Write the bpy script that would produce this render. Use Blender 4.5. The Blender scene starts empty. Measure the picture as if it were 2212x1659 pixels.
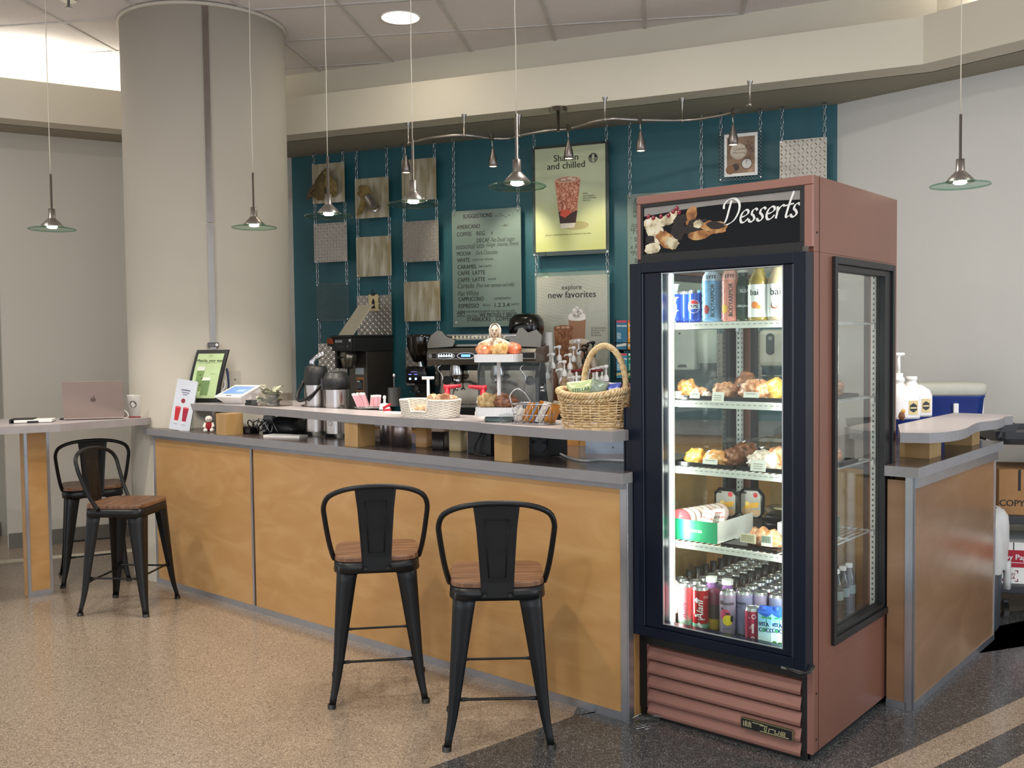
import bpy, bmesh, math, random
import numpy as np
from mathutils import Matrix, Vector, noise
random.seed(7)
C = bpy.context.scene.collection
R_ = math.radians
# ------------------------------------------------------------ camera
FPX, EYE = 2080.0, 1.45
PITCH, ROLL = math.atan(88.5/FPX), math.atan(.0115)
cd = Vector((0, math.cos(PITCH), -math.sin(PITCH)))
cu0 = Vector((0, math.sin(PITCH), math.cos(PITCH)))
cr = math.cos(ROLL)*Vector((1, 0, 0)) - math.sin(ROLL)*cu0
cu = math.cos(ROLL)*cu0 + math.sin(ROLL)*Vector((1, 0, 0))
CAM = Vector((0, 0, EYE))
cam_data = bpy.data.cameras.new('camera'); cam = bpy.data.objects.new('camera', cam_data); C.objects.link(cam)
cam_data.sensor_width = 36; cam_data.lens = FPX/2212*36; cam_data.clip_start = .05; cam_data.clip_end = 60
mw = Matrix((cr, cu, -cd)).transposed().to_4x4(); mw.translation = CAM
cam.matrix_world = mw
bpy.context.scene.camera = cam
vs = bpy.context.scene.view_settings
vs.view_transform = 'Standard'; vs.look = 'None'; vs.gamma = 1; vs.use_curve_mapping = False
vs.exposure = 0.26
# ------------------------------------------------------------ world and large lights
world = bpy.data.worlds.new('world'); bpy.context.scene.world = world; world.use_nodes = True
world.node_tree.nodes['Background'].inputs[0].default_value = (.97, .98, 1, 1)
world.node_tree.nodes['Background'].inputs[1].default_value = .92
def area(name, loc, size, power, col, target=None, sy=None):
    l = bpy.data.lights.new(name, 'AREA'); l.energy = power; l.color = col; l.size = size
    if sy: l.shape = 'RECTANGLE'; l.size_y = sy
    o = bpy.data.objects.new(name, l); C.objects.link(o); o.location = loc
    d = (Vector(target) - Vector(loc)) if target else Vector((0, 0, -1))
    o.rotation_euler = d.to_track_quat('-Z', 'Y').to_euler(); return o
WARM, COOL, NEUT = (1, .90, .76), (.66, .82, 1), (1, .95, .87)
for x, y, pw in ((-3.6, 4.2, 26), (-1.7, 2.4, 30), (.5, 4.6, 17), (.6, 1.6, 22), (-1.5, -.2, 26), (2.2, 1.2, 10), (3.2, 3.0, 10)):  # unseen ceiling lights; the leftmost one is added to brighten the left walls
    area('unseen_ceiling_light', (x, y, 3.46), .22, pw, NEUT)
area('window_daylight', (5.2, .6, 1.9), 1.6, 60, COOL, (1.8, 4.8, 1.6), 2.2)
area('glass_front_daylight', (-1.5, -3.6, 1.9), 3.2, 45, COOL, (.6, 4.2, 1.0), 2.2)
COVE = [((-3.9, 6.62, 3.30), 1.5, 6, (-3.9, 6.7, 4)), ((-2.75, 7.14, 3.3), 1.2, 5, (-2.8, 7.2, 4)), ((2.9, 5.2, 3.3), .8, 4, (2.95, 5.25, 4))]
for loc, s, pw, tg in COVE:
    area('cove_light', loc, s, pw, (1, .95, .85), tg, .08)
# ------------------------------------------------------------ pixel geometry: where a sight line meets a real plane
def ray(px, py): return cd*FPX + cr*(px-1106) - cu*(py-829.5)
def at(px, py, z, back=0):
    v = ray(px, py); p = CAM + v*((z-EYE)/v.z)
    if back: h = Vector((v.x, v.y, 0)).normalized(); p = p + h*back
    return Vector((p.x, p.y, z))
class Frame:
    def __init__(s, o, ang):
        s.o = Vector((o[0], o[1], 0)); s.a = R_(ang); s.u = Vector((math.cos(s.a), math.sin(s.a), 0)); s.v = Vector((-s.u.y, s.u.x, 0))
    def w(s, u, v, z=0): return s.o + s.u*u + s.v*v + Vector((0, 0, z))
    def hit(s, px, py, v):
        r = ray(px, py); n = s.v; k = (s.o + s.v*v - CAM).dot(n)/r.dot(n); p = CAM + r*k - s.o
        return p.dot(s.u), p.z
    def loc(s, p): d = Vector(p) - s.o; return d.dot(s.u), d.dot(s.v)
K = Frame((.43, 3.615), -40.8)      # the counter front, u along it, v behind it
W = Frame((-1.75, 8.0), -21.83)     # the teal wall
G = Frame((.4895, 3.6925), -40.5)   # the display fridge
GW, GD, GH = .695, .80, 2.0
# ------------------------------------------------------------ materials
def lin(h):
    h = h.lstrip('#'); c = [int(h[i:i+2], 16)/255 for i in (0, 2, 4)]
    return tuple([x/12.92 if x <= .04045 else ((x+.055)/1.055)**2.4 for x in c]) + (1,)
_M = {}
def M(col, rough=.5, metal=0, emit=0, var=.05, scale=14, bump=0, bscale=200, coat=0, alpha=1, spec=.5, trans=0, stretch=None):
    key = (col, rough, metal, emit, var, scale, bump, bscale, coat, alpha, spec, trans, stretch)
    if key in _M: return _M[key]
    m = bpy.data.materials.new('paint_' + col.lstrip('#')); m.use_nodes = True; nt = m.node_tree; N = nt.nodes; L = nt.links
    b = N['Principled BSDF']; c = lin(col)
    b.inputs['Roughness'].default_value = rough; b.inputs['Metallic'].default_value = metal; b.inputs['Coat Weight'].default_value = coat
    b.inputs['Alpha'].default_value = alpha; b.inputs['Specular IOR Level'].default_value = spec; b.inputs['Transmission Weight'].default_value = trans
    if trans: b.inputs['IOR'].default_value = 1.3
    tc = N.new('ShaderNodeTexCoord'); mp = N.new('ShaderNodeMapping'); L.new(tc.outputs['Object'], mp.inputs[0])
    if stretch: mp.inputs['Scale'].default_value = stretch
    n = N.new('ShaderNodeTexNoise'); n.inputs['Scale'].default_value = scale; n.inputs['Detail'].default_value = 4; L.new(mp.outputs[0], n.inputs['Vector'])
    r = N.new('ShaderNodeValToRGB'); L.new(n.outputs['Fac'], r.inputs[0])
    r.color_ramp.elements[0].position = .3; r.color_ramp.elements[1].position = .7
    r.color_ramp.elements[0].color = tuple(x*(1-var) for x in c[:3]) + (1,)
    r.color_ramp.elements[1].color = tuple(min(1, x*(1+var)) for x in c[:3]) + (1,)
    L.new(r.outputs[0], b.inputs['Base Color'])
    if emit: b.inputs['Emission Color'].default_value = c; b.inputs['Emission Strength'].default_value = emit
    if bump:
        n2 = N.new('ShaderNodeTexNoise'); n2.inputs['Scale'].default_value = bscale; L.new(mp.outputs[0], n2.inputs['Vector'])
        bp = N.new('ShaderNodeBump'); bp.inputs['Strength'].default_value = bump; bp.inputs['Distance'].default_value = .002
        L.new(n2.outputs['Fac'], bp.inputs['Height']); L.new(bp.outputs[0], b.inputs['Normal'])
    _M[key] = m; return m
def ramp_mat(name, stops, rough=.5, metal=0, scale=(1, 1, 1), nscale=5, detail=6, dist=0, bump=0, coat=0, tex='noise', rot=(0, 0, 0)):
    m = bpy.data.materials.new(name); m.use_nodes = True; nt = m.node_tree; N = nt.nodes; L = nt.links; b = N['Principled BSDF']
    b.inputs['Roughness'].default_value = rough; b.inputs['Metallic'].default_value = metal; b.inputs['Coat Weight'].default_value = coat
    tc = N.new('ShaderNodeTexCoord'); mp = N.new('ShaderNodeMapping'); mp.inputs['Scale'].default_value = scale; mp.inputs['Rotation'].default_value = rot
    L.new(tc.outputs['Object'], mp.inputs[0])
    if tex == 'noise':
        n = N.new('ShaderNodeTexNoise'); n.inputs['Detail'].default_value = detail; n.inputs['Distortion'].default_value = dist
    else:
        n = N.new('ShaderNodeTexVoronoi')
    n.inputs['Scale'].default_value = nscale; L.new(mp.outputs[0], n.inputs['Vector'])
    r = N.new('ShaderNodeValToRGB'); e = r.color_ramp.elements
    while len(e) < len(stops): e.new(.5)
    for i, (p, c) in enumerate(stops): e[i].position = p; e[i].color = lin(c)
    L.new(n.outputs[0], r.inputs[0]); L.new(r.outputs[0], b.inputs['Base Color'])
    if bump:
        bp = N.new('ShaderNodeBump'); bp.inputs['Strength'].default_value = bump; bp.inputs['Distance'].default_value = .003
        L.new(n.outputs[0], bp.inputs['Height']); L.new(bp.outputs[0], b.inputs['Normal'])
    return m
def terrazzo(name, base, chip, chip2, dens):
    m = bpy.data.materials.new(name); m.use_nodes = True; nt = m.node_tree; N = nt.nodes; L = nt.links; b = N['Principled BSDF']
    tc = N.new('ShaderNodeTexCoord')
    def sp(scale, lo, hi, dist):
        n = N.new('ShaderNodeTexNoise'); n.inputs['Scale'].default_value = scale; n.inputs['Detail'].default_value = 2; n.inputs['Distortion'].default_value = dist
        L.new(tc.outputs['Object'], n.inputs['Vector']); r = N.new('ShaderNodeValToRGB'); L.new(n.outputs['Fac'], r.inputs[0])
        r.color_ramp.elements[0].position = lo; r.color_ramp.elements[1].position = hi; return r
    def mix(fac, a, bb):
        x = N.new('ShaderNodeMix'); x.data_type = 'RGBA'; L.new(fac, x.inputs['Factor'])
        for s, v in ((6, a), (7, bb)):
            if isinstance(v, str): x.inputs[s].default_value = lin(v)
            else: L.new(v, x.inputs[s])
        return x.outputs[2]
    o = mix(sp(110, dens, dens+.06, 2.5).outputs[0], base, chip)
    o = mix(sp(150, dens+.06, dens+.12, 1.5).outputs[0], o, chip2)
    L.new(o, b.inputs['Base Color']); b.inputs['Roughness'].default_value = .2; b.inputs['Specular IOR Level'].default_value = .55
    return m
def glass(name, tint='#FFFFFF', refl=1.0, rough=0.0, tr=1.0):
    m = bpy.data.materials.new(name); m.use_nodes = True; nt = m.node_tree; N = nt.nodes; L = nt.links; N.remove(N['Principled BSDF'])
    t = N.new('ShaderNodeBsdfTransparent'); c = lin(tint); t.inputs[0].default_value = (c[0]*tr, c[1]*tr, c[2]*tr, 1)
    g = N.new('ShaderNodeBsdfGlossy'); g.inputs['Roughness'].default_value = rough
    f = N.new('ShaderNodeFresnel'); ge = N.new('ShaderNodeNewGeometry'); io = N.new('ShaderNodeMath'); io.operation = 'MULTIPLY_ADD'; io.inputs[1].default_value = -.8333; io.inputs[2].default_value = 1.5
    L.new(ge.outputs['Backfacing'], io.inputs[0]); L.new(io.outputs[0], f.inputs[0])
    k = N.new('ShaderNodeMath'); k.operation = 'MULTIPLY'; k.inputs[1].default_value = refl; L.new(f.outputs[0], k.inputs[0])
    x = N.new('ShaderNodeMixShader'); L.new(k.outputs[0], x.inputs[0]); L.new(t.outputs[0], x.inputs[1]); L.new(g.outputs[0], x.inputs[2])
    L.new(x.outputs[0], N['Material Output'].inputs[0]); return m
def frosted(name, col, fac, rough=.4):
    m = bpy.data.materials.new(name); m.use_nodes = True; nt = m.node_tree; N = nt.nodes; L = nt.links; b = N['Principled BSDF']
    b.inputs['Base Color'].default_value = lin(col); b.inputs['Roughness'].default_value = rough
    t = N.new('ShaderNodeBsdfTransparent'); x = N.new('ShaderNodeMixShader'); x.inputs[0].default_value = fac
    L.new(t.outputs[0], x.inputs[1]); L.new(b.outputs[0], x.inputs[2]); L.new(x.outputs[0], N['Material Output'].inputs[0]); return m
BLACK = M('#141516', .45); BLACKM = M('#17191b', .38, .3); CHROME = M('#c8c8cc', .15, 1, var=.02); STEEL = M('#b4b2ae', .32, 1, scale=4, stretch=(60, 60, 1))
NICKEL = M('#a5a09a', .35, 1); ALU = M('#b9bcc2', .34, .9); WHITE = M('#eceae6', .45); PAPER = M('#f1efe9', .7); DARKGREY = M('#3a3c40', .5)
PLASTIC = M('#f4f3f0', .35); SILVER = M('#d0d1d4', .25, .9); LAM = M('#8b8a8c', .42); LAMTOP = M('#bdb4b4', .32, scale=3); LAMDARK = M('#5b504c', .22)
MAPLE = ramp_mat('maple_plywood', [(.25, '#bb8d54'), (.5, '#c4975f'), (.72, '#cda36c')], .34, scale=(1.2, 1.2, 3.2), nscale=2.2, dist=1.4)
MAPLE2 = ramp_mat('maple_block', [(.3, '#a98450'), (.7, '#bd9a66')], .4, scale=(3, 3, 1), nscale=4)
WALNUT = ramp_mat('walnut_seat', [(.3, '#4a3122'), (.5, '#735039'), (.7, '#906b50')], .38, scale=(2, 26, 2), nscale=3, dist=.6)
BEIGE = M('#bab4a8', .8, var=.02, scale=3, bump=.12, bscale=300); CREAM = M('#d8d1bf', .8, var=.015, scale=2); TEAL = M('#265f68', .5, var=.03, scale=2)
GREYWALL = M('#dbd9d3', .8, var=.02, scale=2); LEFTWALL = M('#cbc6bb', .8, var=.02, scale=2)
COPPER = M('#875b4b', .3, .3, var=.03, scale=3); COPPER2 = M('#966c61', .35, .3, var=.03, scale=3); NAVY = M('#081222', .28, var=.05, spec=.3)
GLASS = glass('clear_glass', '#F4FAF6'); GLASSG = glass('green_tinted_glass', '#CFE8DD', 1.2); ACRYL = glass('acrylic', '#F2F6F4', 1.0); FILM = glass('plastic_film', '#FFFFFF', .8, .15)
CLEARP = glass('clear_plastic', '#F2F6F6', 1.3, .08)
# ------------------------------------------------------------ mesh builder
class MB:
    def __init__(s): s.v = []; s.f = []; s.mi = []; s.sm = []; s.mats = []; s.T = Matrix()
    def mid(s, m):
        if m not in s.mats: s.mats.append(m)
        return s.mats.index(m)
    def add(s, vs, fs, m, smooth=False, fn=None):
        o = len(s.v); T = s.T
        for p in vs:
            if fn: p = fn(p)
            q = T @ Vector(p); s.v.append((q.x, q.y, q.z))
        k = s.mid(m)
        for f in fs: s.f.append([o+i for i in f]); s.mi.append(k); s.sm.append(smooth)
        return s
    def box(s, x0, x1, y0, y1, z0, z1, m):
        return s.add([(x0, y0, z0), (x1, y0, z0), (x1, y1, z0), (x0, y1, z0), (x0, y0, z1), (x1, y0, z1), (x1, y1, z1), (x0, y1, z1)],
                     [(0, 3, 2, 1), (4, 5, 6, 7), (0, 1, 5, 4), (1, 2, 6, 5), (2, 3, 7, 6), (3, 0, 4, 7)], m)
    def prism(s, poly, z0, z1, m, mtop=None, mbot=None):
        n = len(poly); a = sum(poly[i][0]*poly[(i+1) % n][1]-poly[(i+1) % n][0]*poly[i][1] for i in range(n))
        if a < 0: poly = poly[::-1]
        vs = [(p[0], p[1], z0) for p in poly] + [(p[0], p[1], z1) for p in poly]
        s.add(vs, [(i, (i+1) % n, n+(i+1) % n, n+i) for i in range(n)], m)
        s.add([(p[0], p[1], z1) for p in poly], [tuple(range(n))], mtop or m); s.add([(p[0], p[1], z0) for p in poly], [tuple(range(n))[::-1]], mbot or m); return s
    def lathe(s, prof, m, c=(0, 0, 0), n=24, smooth=True, axis='z', sx=1, sy=1, seg=None):
        vs = []; fs = []
        for r, z in prof:
            for i in range(n):
                a = 2*math.pi*i/n; p = (r*math.cos(a)*sx, r*math.sin(a)*sy, z)
                if axis == 'y': p = (p[0], z, p[1])
                if axis == 'x': p = (z, p[0], p[1])
                vs.append((p[0]+c[0], p[1]+c[1], p[2]+c[2]))
        for j in range(len(prof)-1):
            if prof[j][0] == 0 and prof[j+1][0] == 0: continue
            for i in range(n):
                k = (i+1) % n; fs.append((j*n+i, j*n+k, (j+1)*n+k, (j+1)*n+i) if axis != 'y' else (j*n+k, j*n+i, (j+1)*n+i, (j+1)*n+k))
        return s.add(vs, fs, m, smooth)
    def cyl(s, c, r, h, m, n=24, axis='z', r2=None, smooth=True):
        r2 = r if r2 is None else r2; e = 1e-5
        return s.lathe([(0, 0), (r-e, 0), (r, 0), (r, 0), (r2, h), (r2, h), (r2-e, h), (0, h)], m, c, n, smooth, axis)
    def tube(s, pts, r, m, n=8, closed=False, cap=True, flat=1):
        pts = [Vector(p) for p in pts]; N = len(pts); vs = []; fs = []; up = None
        for i in range(N):
            a = pts[(i-1) % N] if (i > 0 or closed) else pts[i]; b = pts[(i+1) % N] if (i < N-1 or closed) else pts[i]
            t = (b-a).normalized() if (b-a).length > 1e-9 else Vector((0, 0, 1))
            if up is None: up = Vector((0, 0, 1)) if abs(t.z) < .9 else Vector((1, 0, 0))
            x = t.cross(up).normalized(); y = x.cross(t).normalized(); up = y
            rr = r[i] if isinstance(r, (list, tuple)) else r
            for k in range(n):
                q = 2*math.pi*k/n; p = pts[i] + x*(rr*math.cos(q)) + y*(rr*flat*math.sin(q)); vs.append(tuple(p))
        M_ = N if closed else N-1
        for i in range(M_):
            j = (i+1) % N
            for k in range(n): l = (k+1) % n; fs.append((i*n+k, i*n+l, j*n+l, j*n+k))
        if cap and not closed: fs.append(tuple(range(n))[::-1]); fs.append(tuple(range((N-1)*n, N*n)))
        return s.add(vs, fs, m, True)
    def ball(s, c, r, m, n=12, seed=None, amp=0, freq=3, zmin=None):
        if not isinstance(r, (tuple, list)): r = (r, r, r)
        vs = []; fs = []; h = n
        for j in range(h+1):
            th = math.pi*j/h
            for i in range(2*n):
                a = math.pi*i/n; d = Vector((math.sin(th)*math.cos(a), math.sin(th)*math.sin(a), -math.cos(th)))
                k = 1
                if seed is not None: k += amp*noise.noise(d*freq + Vector((seed*7.1, seed*3.3, 0)))
                z = c[2]+r[2]*d.z*k
                if zmin is not None: z = max(z, zmin)
                vs.append((c[0]+r[0]*d.x*k, c[1]+r[1]*d.y*k, z))
        w = 2*n
        for j in range(h):
            for i in range(w): k = (i+1) % w; fs.append((j*w+i, j*w+k, (j+1)*w+k, (j+1)*w+i))
        return s.add(vs, fs, m, True)
    def loft(s, rings, m, smooth=True, cap=True):
        n = len(rings[0]); vs = [p for r in rings for p in r]; fs = []
        for j in range(len(rings)-1):
            for i in range(n): k = (i+1) % n; fs.append((j*n+i, j*n+k, (j+1)*n+k, (j+1)*n+i))
        if cap: fs.append(tuple(range(n))[::-1]); fs.append(tuple(range((len(rings)-1)*n, len(rings)*n)))
        return s.add(vs, fs, m, smooth)
    # flat artwork facing -Y: x right, z up, laid y in front of the sheet
    def poly(s, pts, y, m): return s.add([(p[0], y, p[1]) for p in pts], [tuple(range(len(pts)))], m)
    def disc(s, x, z, r, y, m, n=20, rz=None): return s.poly([(x+r*math.cos(2*math.pi*i/n), z+(rz or r)*math.sin(2*math.pi*i/n)) for i in range(n)], y, m)
    def text(s, t, size, m, x=0, z=0, y=0, al='LEFT', shear=0, fn=None, sx=1, rot=0, bold=0, th=0):
        cu_ = bpy.data.curves.new('t', 'FONT'); cu_.body = t; cu_.size = size; cu_.align_x = al; cu_.shear = shear; cu_.resolution_u = 3; cu_.extrude = th
        o = bpy.data.objects.new('t', cu_); me = o.to_mesh(); c_, s_ = math.cos(rot), math.sin(rot)
        vs = [(v.co.x*sx, v.co.y, v.co.z) for v in me.vertices]; fs = [tuple(p.vertices) for p in me.polygons]
        if fn:      # fine enough to bend round a can
            bm = bmesh.new(); bm.from_mesh(me); bmesh.ops.triangulate(bm, faces=bm.faces)
            for _ in range(3):
                ed = [e for e in bm.edges if e.calc_length() > .0045]
                if not ed: break
                bmesh.ops.subdivide_edges(bm, edges=ed, cuts=1); bmesh.ops.triangulate(bm, faces=bm.faces)
            bm.verts.index_update(); vs = [(v.co.x*sx, v.co.y, v.co.z) for v in bm.verts]; fs = [tuple(v.index for v in f.verts) for f in bm.faces]; bm.free()
        if bold:    # heavier strokes: the letter laid again a hair to the side
            n0 = len(vs); vs = vs + [(a+bold*2.4, b+bold*.5, c-.00005) for a, b, c in vs]; fs = fs + [tuple(i+n0 for i in f) for f in fs]
        o.to_mesh_clear(); bpy.data.objects.remove(o); bpy.data.curves.remove(cu_)
        if fn: vs = [fn(a*c_-b*s_+x, a*s_+b*c_+z) for a, b, _ in vs]
        else: vs = [(a*c_-b*s_+x, y-d, a*s_+b*c_+z) for a, b, d in vs]
        return s.add(vs, fs, m)
    def mesh(s, name):
        me = bpy.data.meshes.new(name); me.from_pydata(s.v, [], s.f)
        for m in s.mats: me.materials.append(m)
        me.polygons.foreach_set('material_index', s.mi); me.polygons.foreach_set('use_smooth', s.sm); me.update(); return me
def obj(name, mb, parent=None, bev=0, loc=None, rz=0, label=None, seg=2):
    o = bpy.data.objects.new(name, mb.mesh(name)); C.objects.link(o)
    if parent: o.parent = parent
    if loc is not None: o.location = loc
    o.rotation_euler = (0, 0, rz)
    if bev:
        b = o.modifiers.new('bevel', 'BEVEL'); b.width = bev; b.segments = seg; b.limit_method = 'ANGLE'; b.angle_limit = R_(40)
    if label: o['label'] = label
    return o
def tag(o, label, cat, group=None):
    o['label'] = label; o['category'] = cat
    if group: o['group'] = group
    return o
def thing(name, label, cat, loc=(0, 0, 0), rz=0, group=None):
    o = bpy.data.objects.new(name, None); C.objects.link(o); o.empty_display_size = .05
    o.location = loc; o.rotation_euler = (0, 0, rz); return tag(o, label, cat, group)
def solo(name, label, cat, mb, loc=(0, 0, 0), rz=0, group=None, bev=0):
    return tag(obj(name, mb, None, bev, loc, rz), label, cat, group)
def struct(name, mb, label=None, bev=0, loc=None, rz=0):
    o = obj(name, mb, None, bev, loc, rz); o['kind'] = 'structure'
    if label: o['label'] = label
    return o
def dup(root, loc, rz, label=None, group=None):
    def cp(o, par):
        c = o.copy(); C.objects.link(c); c.parent = par
        for ch in list(kids.get(o.name, [])): cp(ch, c)
        return c
    kids = {}
    for o in root.children_recursive: kids.setdefault(o.parent.name, []).append(o)
    r = cp(root, None); r.location = loc; r.rotation_euler = (0, 0, rz)
    if label: r['label'] = label
    if group: r['group'] = group
    return r
def wel(mb, cx, cz, rx, rz, r, turn, mt, rows=10, cols=6):      # an ellipse printed round a cylinder
    w_ = wrap(r, 0, turn)
    for i in range(rows):
        a, b = -1+2*i/rows, -1+2*(i+1)/rows; wa, wb = rx*math.sqrt(max(0, 1-a*a)), rx*math.sqrt(max(0, 1-b*b))
        for j in range(cols):
            s0, s1 = -1+2*j/cols, -1+2*(j+1)/cols; mb.add([w_(cx+wa*s0, cz+rz*a), w_(cx+wa*s1, cz+rz*a), w_(cx+wb*s1, cz+rz*b), w_(cx+wb*s0, cz+rz*b)], [(0, 1, 2, 3)], mt)
def cone_wrap(mb, r0, r1, h):      # bend flat artwork round a tapering cup
    out = []
    for x, y, z in mb.v:
        r = r0+(r1-r0)*z/h+.0006-y; a = x/r; out.append((r*math.sin(a), -r*math.cos(a), z))
    mb.v = out
def wrap(r, z0=0, turn=0):      # text laid round an upright cylinder
    return lambda a, b: (r*math.sin(a/r+turn), -r*math.cos(a/r+turn), z0+b)
# ============================================================ THE ROOM
TZ, CZ, SZ = 3.0, 3.52, 3.27
TAN = terrazzo('terrazzo_tan', '#a3917d', '#685b50', '#c9baa6', .52)
DARK = terrazzo('terrazzo_dark', '#3c3d3e', '#8a8a87', '#1c1d1e', .56)
f = MB(); f.prism([(-9, -4), (8, -4), (8, 13), (-9, 13)], -.1, 0, TAN)
def fl(pts, m, dz=.0008): f.add([(p[0], p[1], dz) for p in pts], [tuple(range(len(pts)))], m)
A = at(926, 1659, 0); B = at(1237.6, 1547.5, 0); dv = (B-A).normalized()
p0 = A - dv*4; e1 = at(2212, 1505, 0); e0 = at(1880, 1659, 0); de = (e1-e0).normalized(); nn = Vector((de.y, -de.x, 0))
fl([p0, B, B+Vector((.3, 1.2, 0)), at(2166, 1322, 0), at(2212, 1318, 0)+Vector((3, .6, 0)), e1+de*4, e0, e0-de*4], DARK)
g0 = at(2000, 1659, 0); g1 = at(2212, 1562, 0); w1 = (g1-e0).dot(nn); w2 = w1+.13
fl([e0-de*4+nn*w1, e0-de*4+nn*w2, e1+de*4+nn*w2, e1+de*4+nn*w1], DARK)
fl([at(0, 1227, 0)-Vector((1, .3, 0)), at(0, 1218, 0)-Vector((1, .3, 0)), Vector((-1.9, 7.25, 0)), Vector((-1.87, 7.15, 0))], M('#d9cfb8', .3))
struct('floor', f, 'speckled terrazzo floor, tan with dark grey bands at the fridge')
# ceiling with its T bar grid
c = MB(); TILE = M('#e8e2e0', .95, var=.05, scale=120, bump=.3, bscale=160); TBAR = M('#ccc8c4', .6)
c.box(-9, 8, -4, 13, CZ, CZ+.05, TILE)
q0 = at(991, 66, CZ); q1 = at(1193, 54, CZ); ga = math.atan2(q1.y-q0.y, q1.x-q0.x)
c.T = Matrix.Translation((q0.x, q0.y, 0)) @ Matrix.Rotation(ga, 4, 'Z')
for i in range(-12, 13): c.box(i*.61-.012, i*.61+.012, -9, 6, CZ-.006, CZ, TBAR)
for i in range(-14, 8): c.box(-8, 8, i*.61-.012, i*.61+.012, CZ-.0055, CZ, TBAR)
struct('ceiling', c, 'white suspended tile ceiling with T bar grid')
# soffit: a deep cream band following the walls
SF = [(-5.2, 5.47), (-2.055, 7.337), (-1.562, 7.139), (.828, 6.197), (2.348, 5.521), (3.9, 3.55)]
WL = [(-3.665, 6.935), (-1.80, 8.03), (2.17, 6.43), (4.3, 4.05)]
def offs(poly, d):
    out = []
    for i, p in enumerate(poly):
        p = Vector((p[0], p[1])); a = Vector(poly[max(i-1, 0)][:2]); b = Vector(poly[min(i+1, len(poly)-1)][:2])
        d1 = (p-a).normalized() if i else (b-p).normalized(); d2 = (b-p).normalized() if i < len(poly)-1 else d1
        n1 = Vector((-d1.y, d1.x)); n2 = Vector((-d2.y, d2.x)); n = (n1+n2).normalized(); out.append(p + n*(d/max(.3, n.dot(n1))))
    return [(q.x, q.y) for q in out]
UNDER = M('#9b9483', .8, var=.02)  # soffit cream darkened: the shade of the underside is put into the colour
s = MB(); s.prism(SF + offs(SF, .20)[::-1], TZ, SZ, CREAM, CREAM, CREAM)
struct('ceiling_soffit', s, 'cream painted soffit band with hidden cove')
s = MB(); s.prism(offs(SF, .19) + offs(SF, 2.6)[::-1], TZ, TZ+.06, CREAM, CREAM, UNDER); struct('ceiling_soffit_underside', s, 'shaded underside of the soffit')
s = MB(); U1 = offs(SF, .27); s.prism(U1 + offs(SF, .37)[::-1], TZ+.04, CZ, CREAM); struct('wall_upper', s, 'set back wall above the soffit')
def wall(name, a, b, m, z0=0, z1=TZ+.03, t=.12, label=None):
    a = Vector((a[0], a[1], 0)); b = Vector((b[0], b[1], 0)); d = (b-a).normalized(); n = Vector((-d.y, d.x, 0))*t
    w = MB(); w.prism([tuple(a[:2]), tuple(b[:2]), tuple((b+n)[:2]), tuple((a+n)[:2])], z0, z1, m); return struct(name, w, label)
wall('wall_left', (-3.665, 6.935), (-1.77, 8.048), LEFTWALL, label='beige wall behind the round column')
wall('wall_left_return', (-4.0, 7.55), (-3.665, 6.935), LEFTWALL, z1=3.1, t=.008)
wall('wall_left_far', (-6.2, 6.6), (-3.9, 7.47), M('#9a978c', .8), z1=3.1)
wall('wall_back', WL[1], WL[2], TEAL, label='dark teal painted wall behind the coffee bar')
wall('wall_right', WL[2], WL[3], GREYWALL, label='pale grey wall right of the teal wall')
b = MB(); BB = M('#77736d', .4, .4); a0 = Vector((-3.665, 6.935)); a1 = Vector((-1.80, 8.03)); dn = (a1-a0).normalized(); nn2 = Vector((dn.y, -dn.x))*.012
b.prism([tuple(a0), tuple(a1), tuple(a1+nn2), tuple(a0+nn2)], 0, .11, BB); struct('baseboard_left', b, 'dark metal baseboard')
b = MB(); b.prism([(-6.0, 6.655), (-3.98, 7.42), (-3.98, 7.40), (-6.0, 6.635)], 0, .11, BB); struct('baseboard_left_far', b)
# round column
PX, PY, PR = -1.977, 6.35, .512
c = MB(); c.cyl((PX, PY, 0), PR, CZ-.02, BEIGE, n=96); struct('round_column', c, 'large round beige column')
c = MB(); c.lathe([(PR, 0), (PR+.013, 0), (PR+.013, .018), (PR, .02)], M('#c9c2b4', .5), (PX, PY, CZ-.026), n=96); struct('trim_1', c, 'ring trim at the top of the column')
va = math.atan2(-PY, -PX); 
c = MB()
sa = va + .02
for z0, z1 in ((0, 2.19), (2.2, 3.49)):
    n = 6; w = .035/PR
    for i in range(n):
        a, b2 = sa-w/2+w*i/n, sa-w/2+w*(i+1)/n
        P = lambda an, r: (PX+r*math.cos(an), PY+r*math.sin(an))
        c.prism([P(a, PR-.01), P(a, PR+.006), P(b2, PR+.006), P(b2, PR-.01)], z0, z1, M('#9a9591', .16, 1, var=.03))
struct('trim_2', c, 'brushed metal joint strip running up the column')
c = MB(); c.T = Matrix.Translation((PX+(PR+.012)*math.cos(sa), PY+(PR+.012)*math.sin(sa), 1.46)) @ Matrix.Rotation(sa+math.pi/2, 4, 'Z')
c.box(-.032, .032, -.004, .008, -.014, .014, M('#4a4a4c', .4, .5)); c.disc(.02, 0, .009, -.0045, WHITE)
for i in range(3): c.box(-.026, .006, -.0045, -.004, -.008+i*.006, -.006+i*.006, M('#9a9a98', .4))
solo('metal_tag', 'small dark metal tag with a round stud on the column strip', 'tag', c)
v = ray(563, 826); ang = va + .26; c = MB(); c.T = Matrix.Translation((PX+(PR+.002)*math.cos(ang), PY+(PR+.002)*math.sin(ang), 1.245)) @ Matrix.Rotation(ang+math.pi/2, 4, 'Z'); c.box(-.035, .035, -.004, .004, -.055, .055, BEIGE).cyl((0, -.0055, .0), .005, .003, DARKGREY, 10, 'y')
solo('cover_plate', 'beige blank cover plate with a dark screw on the round column', 'cover plate', c)
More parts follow.
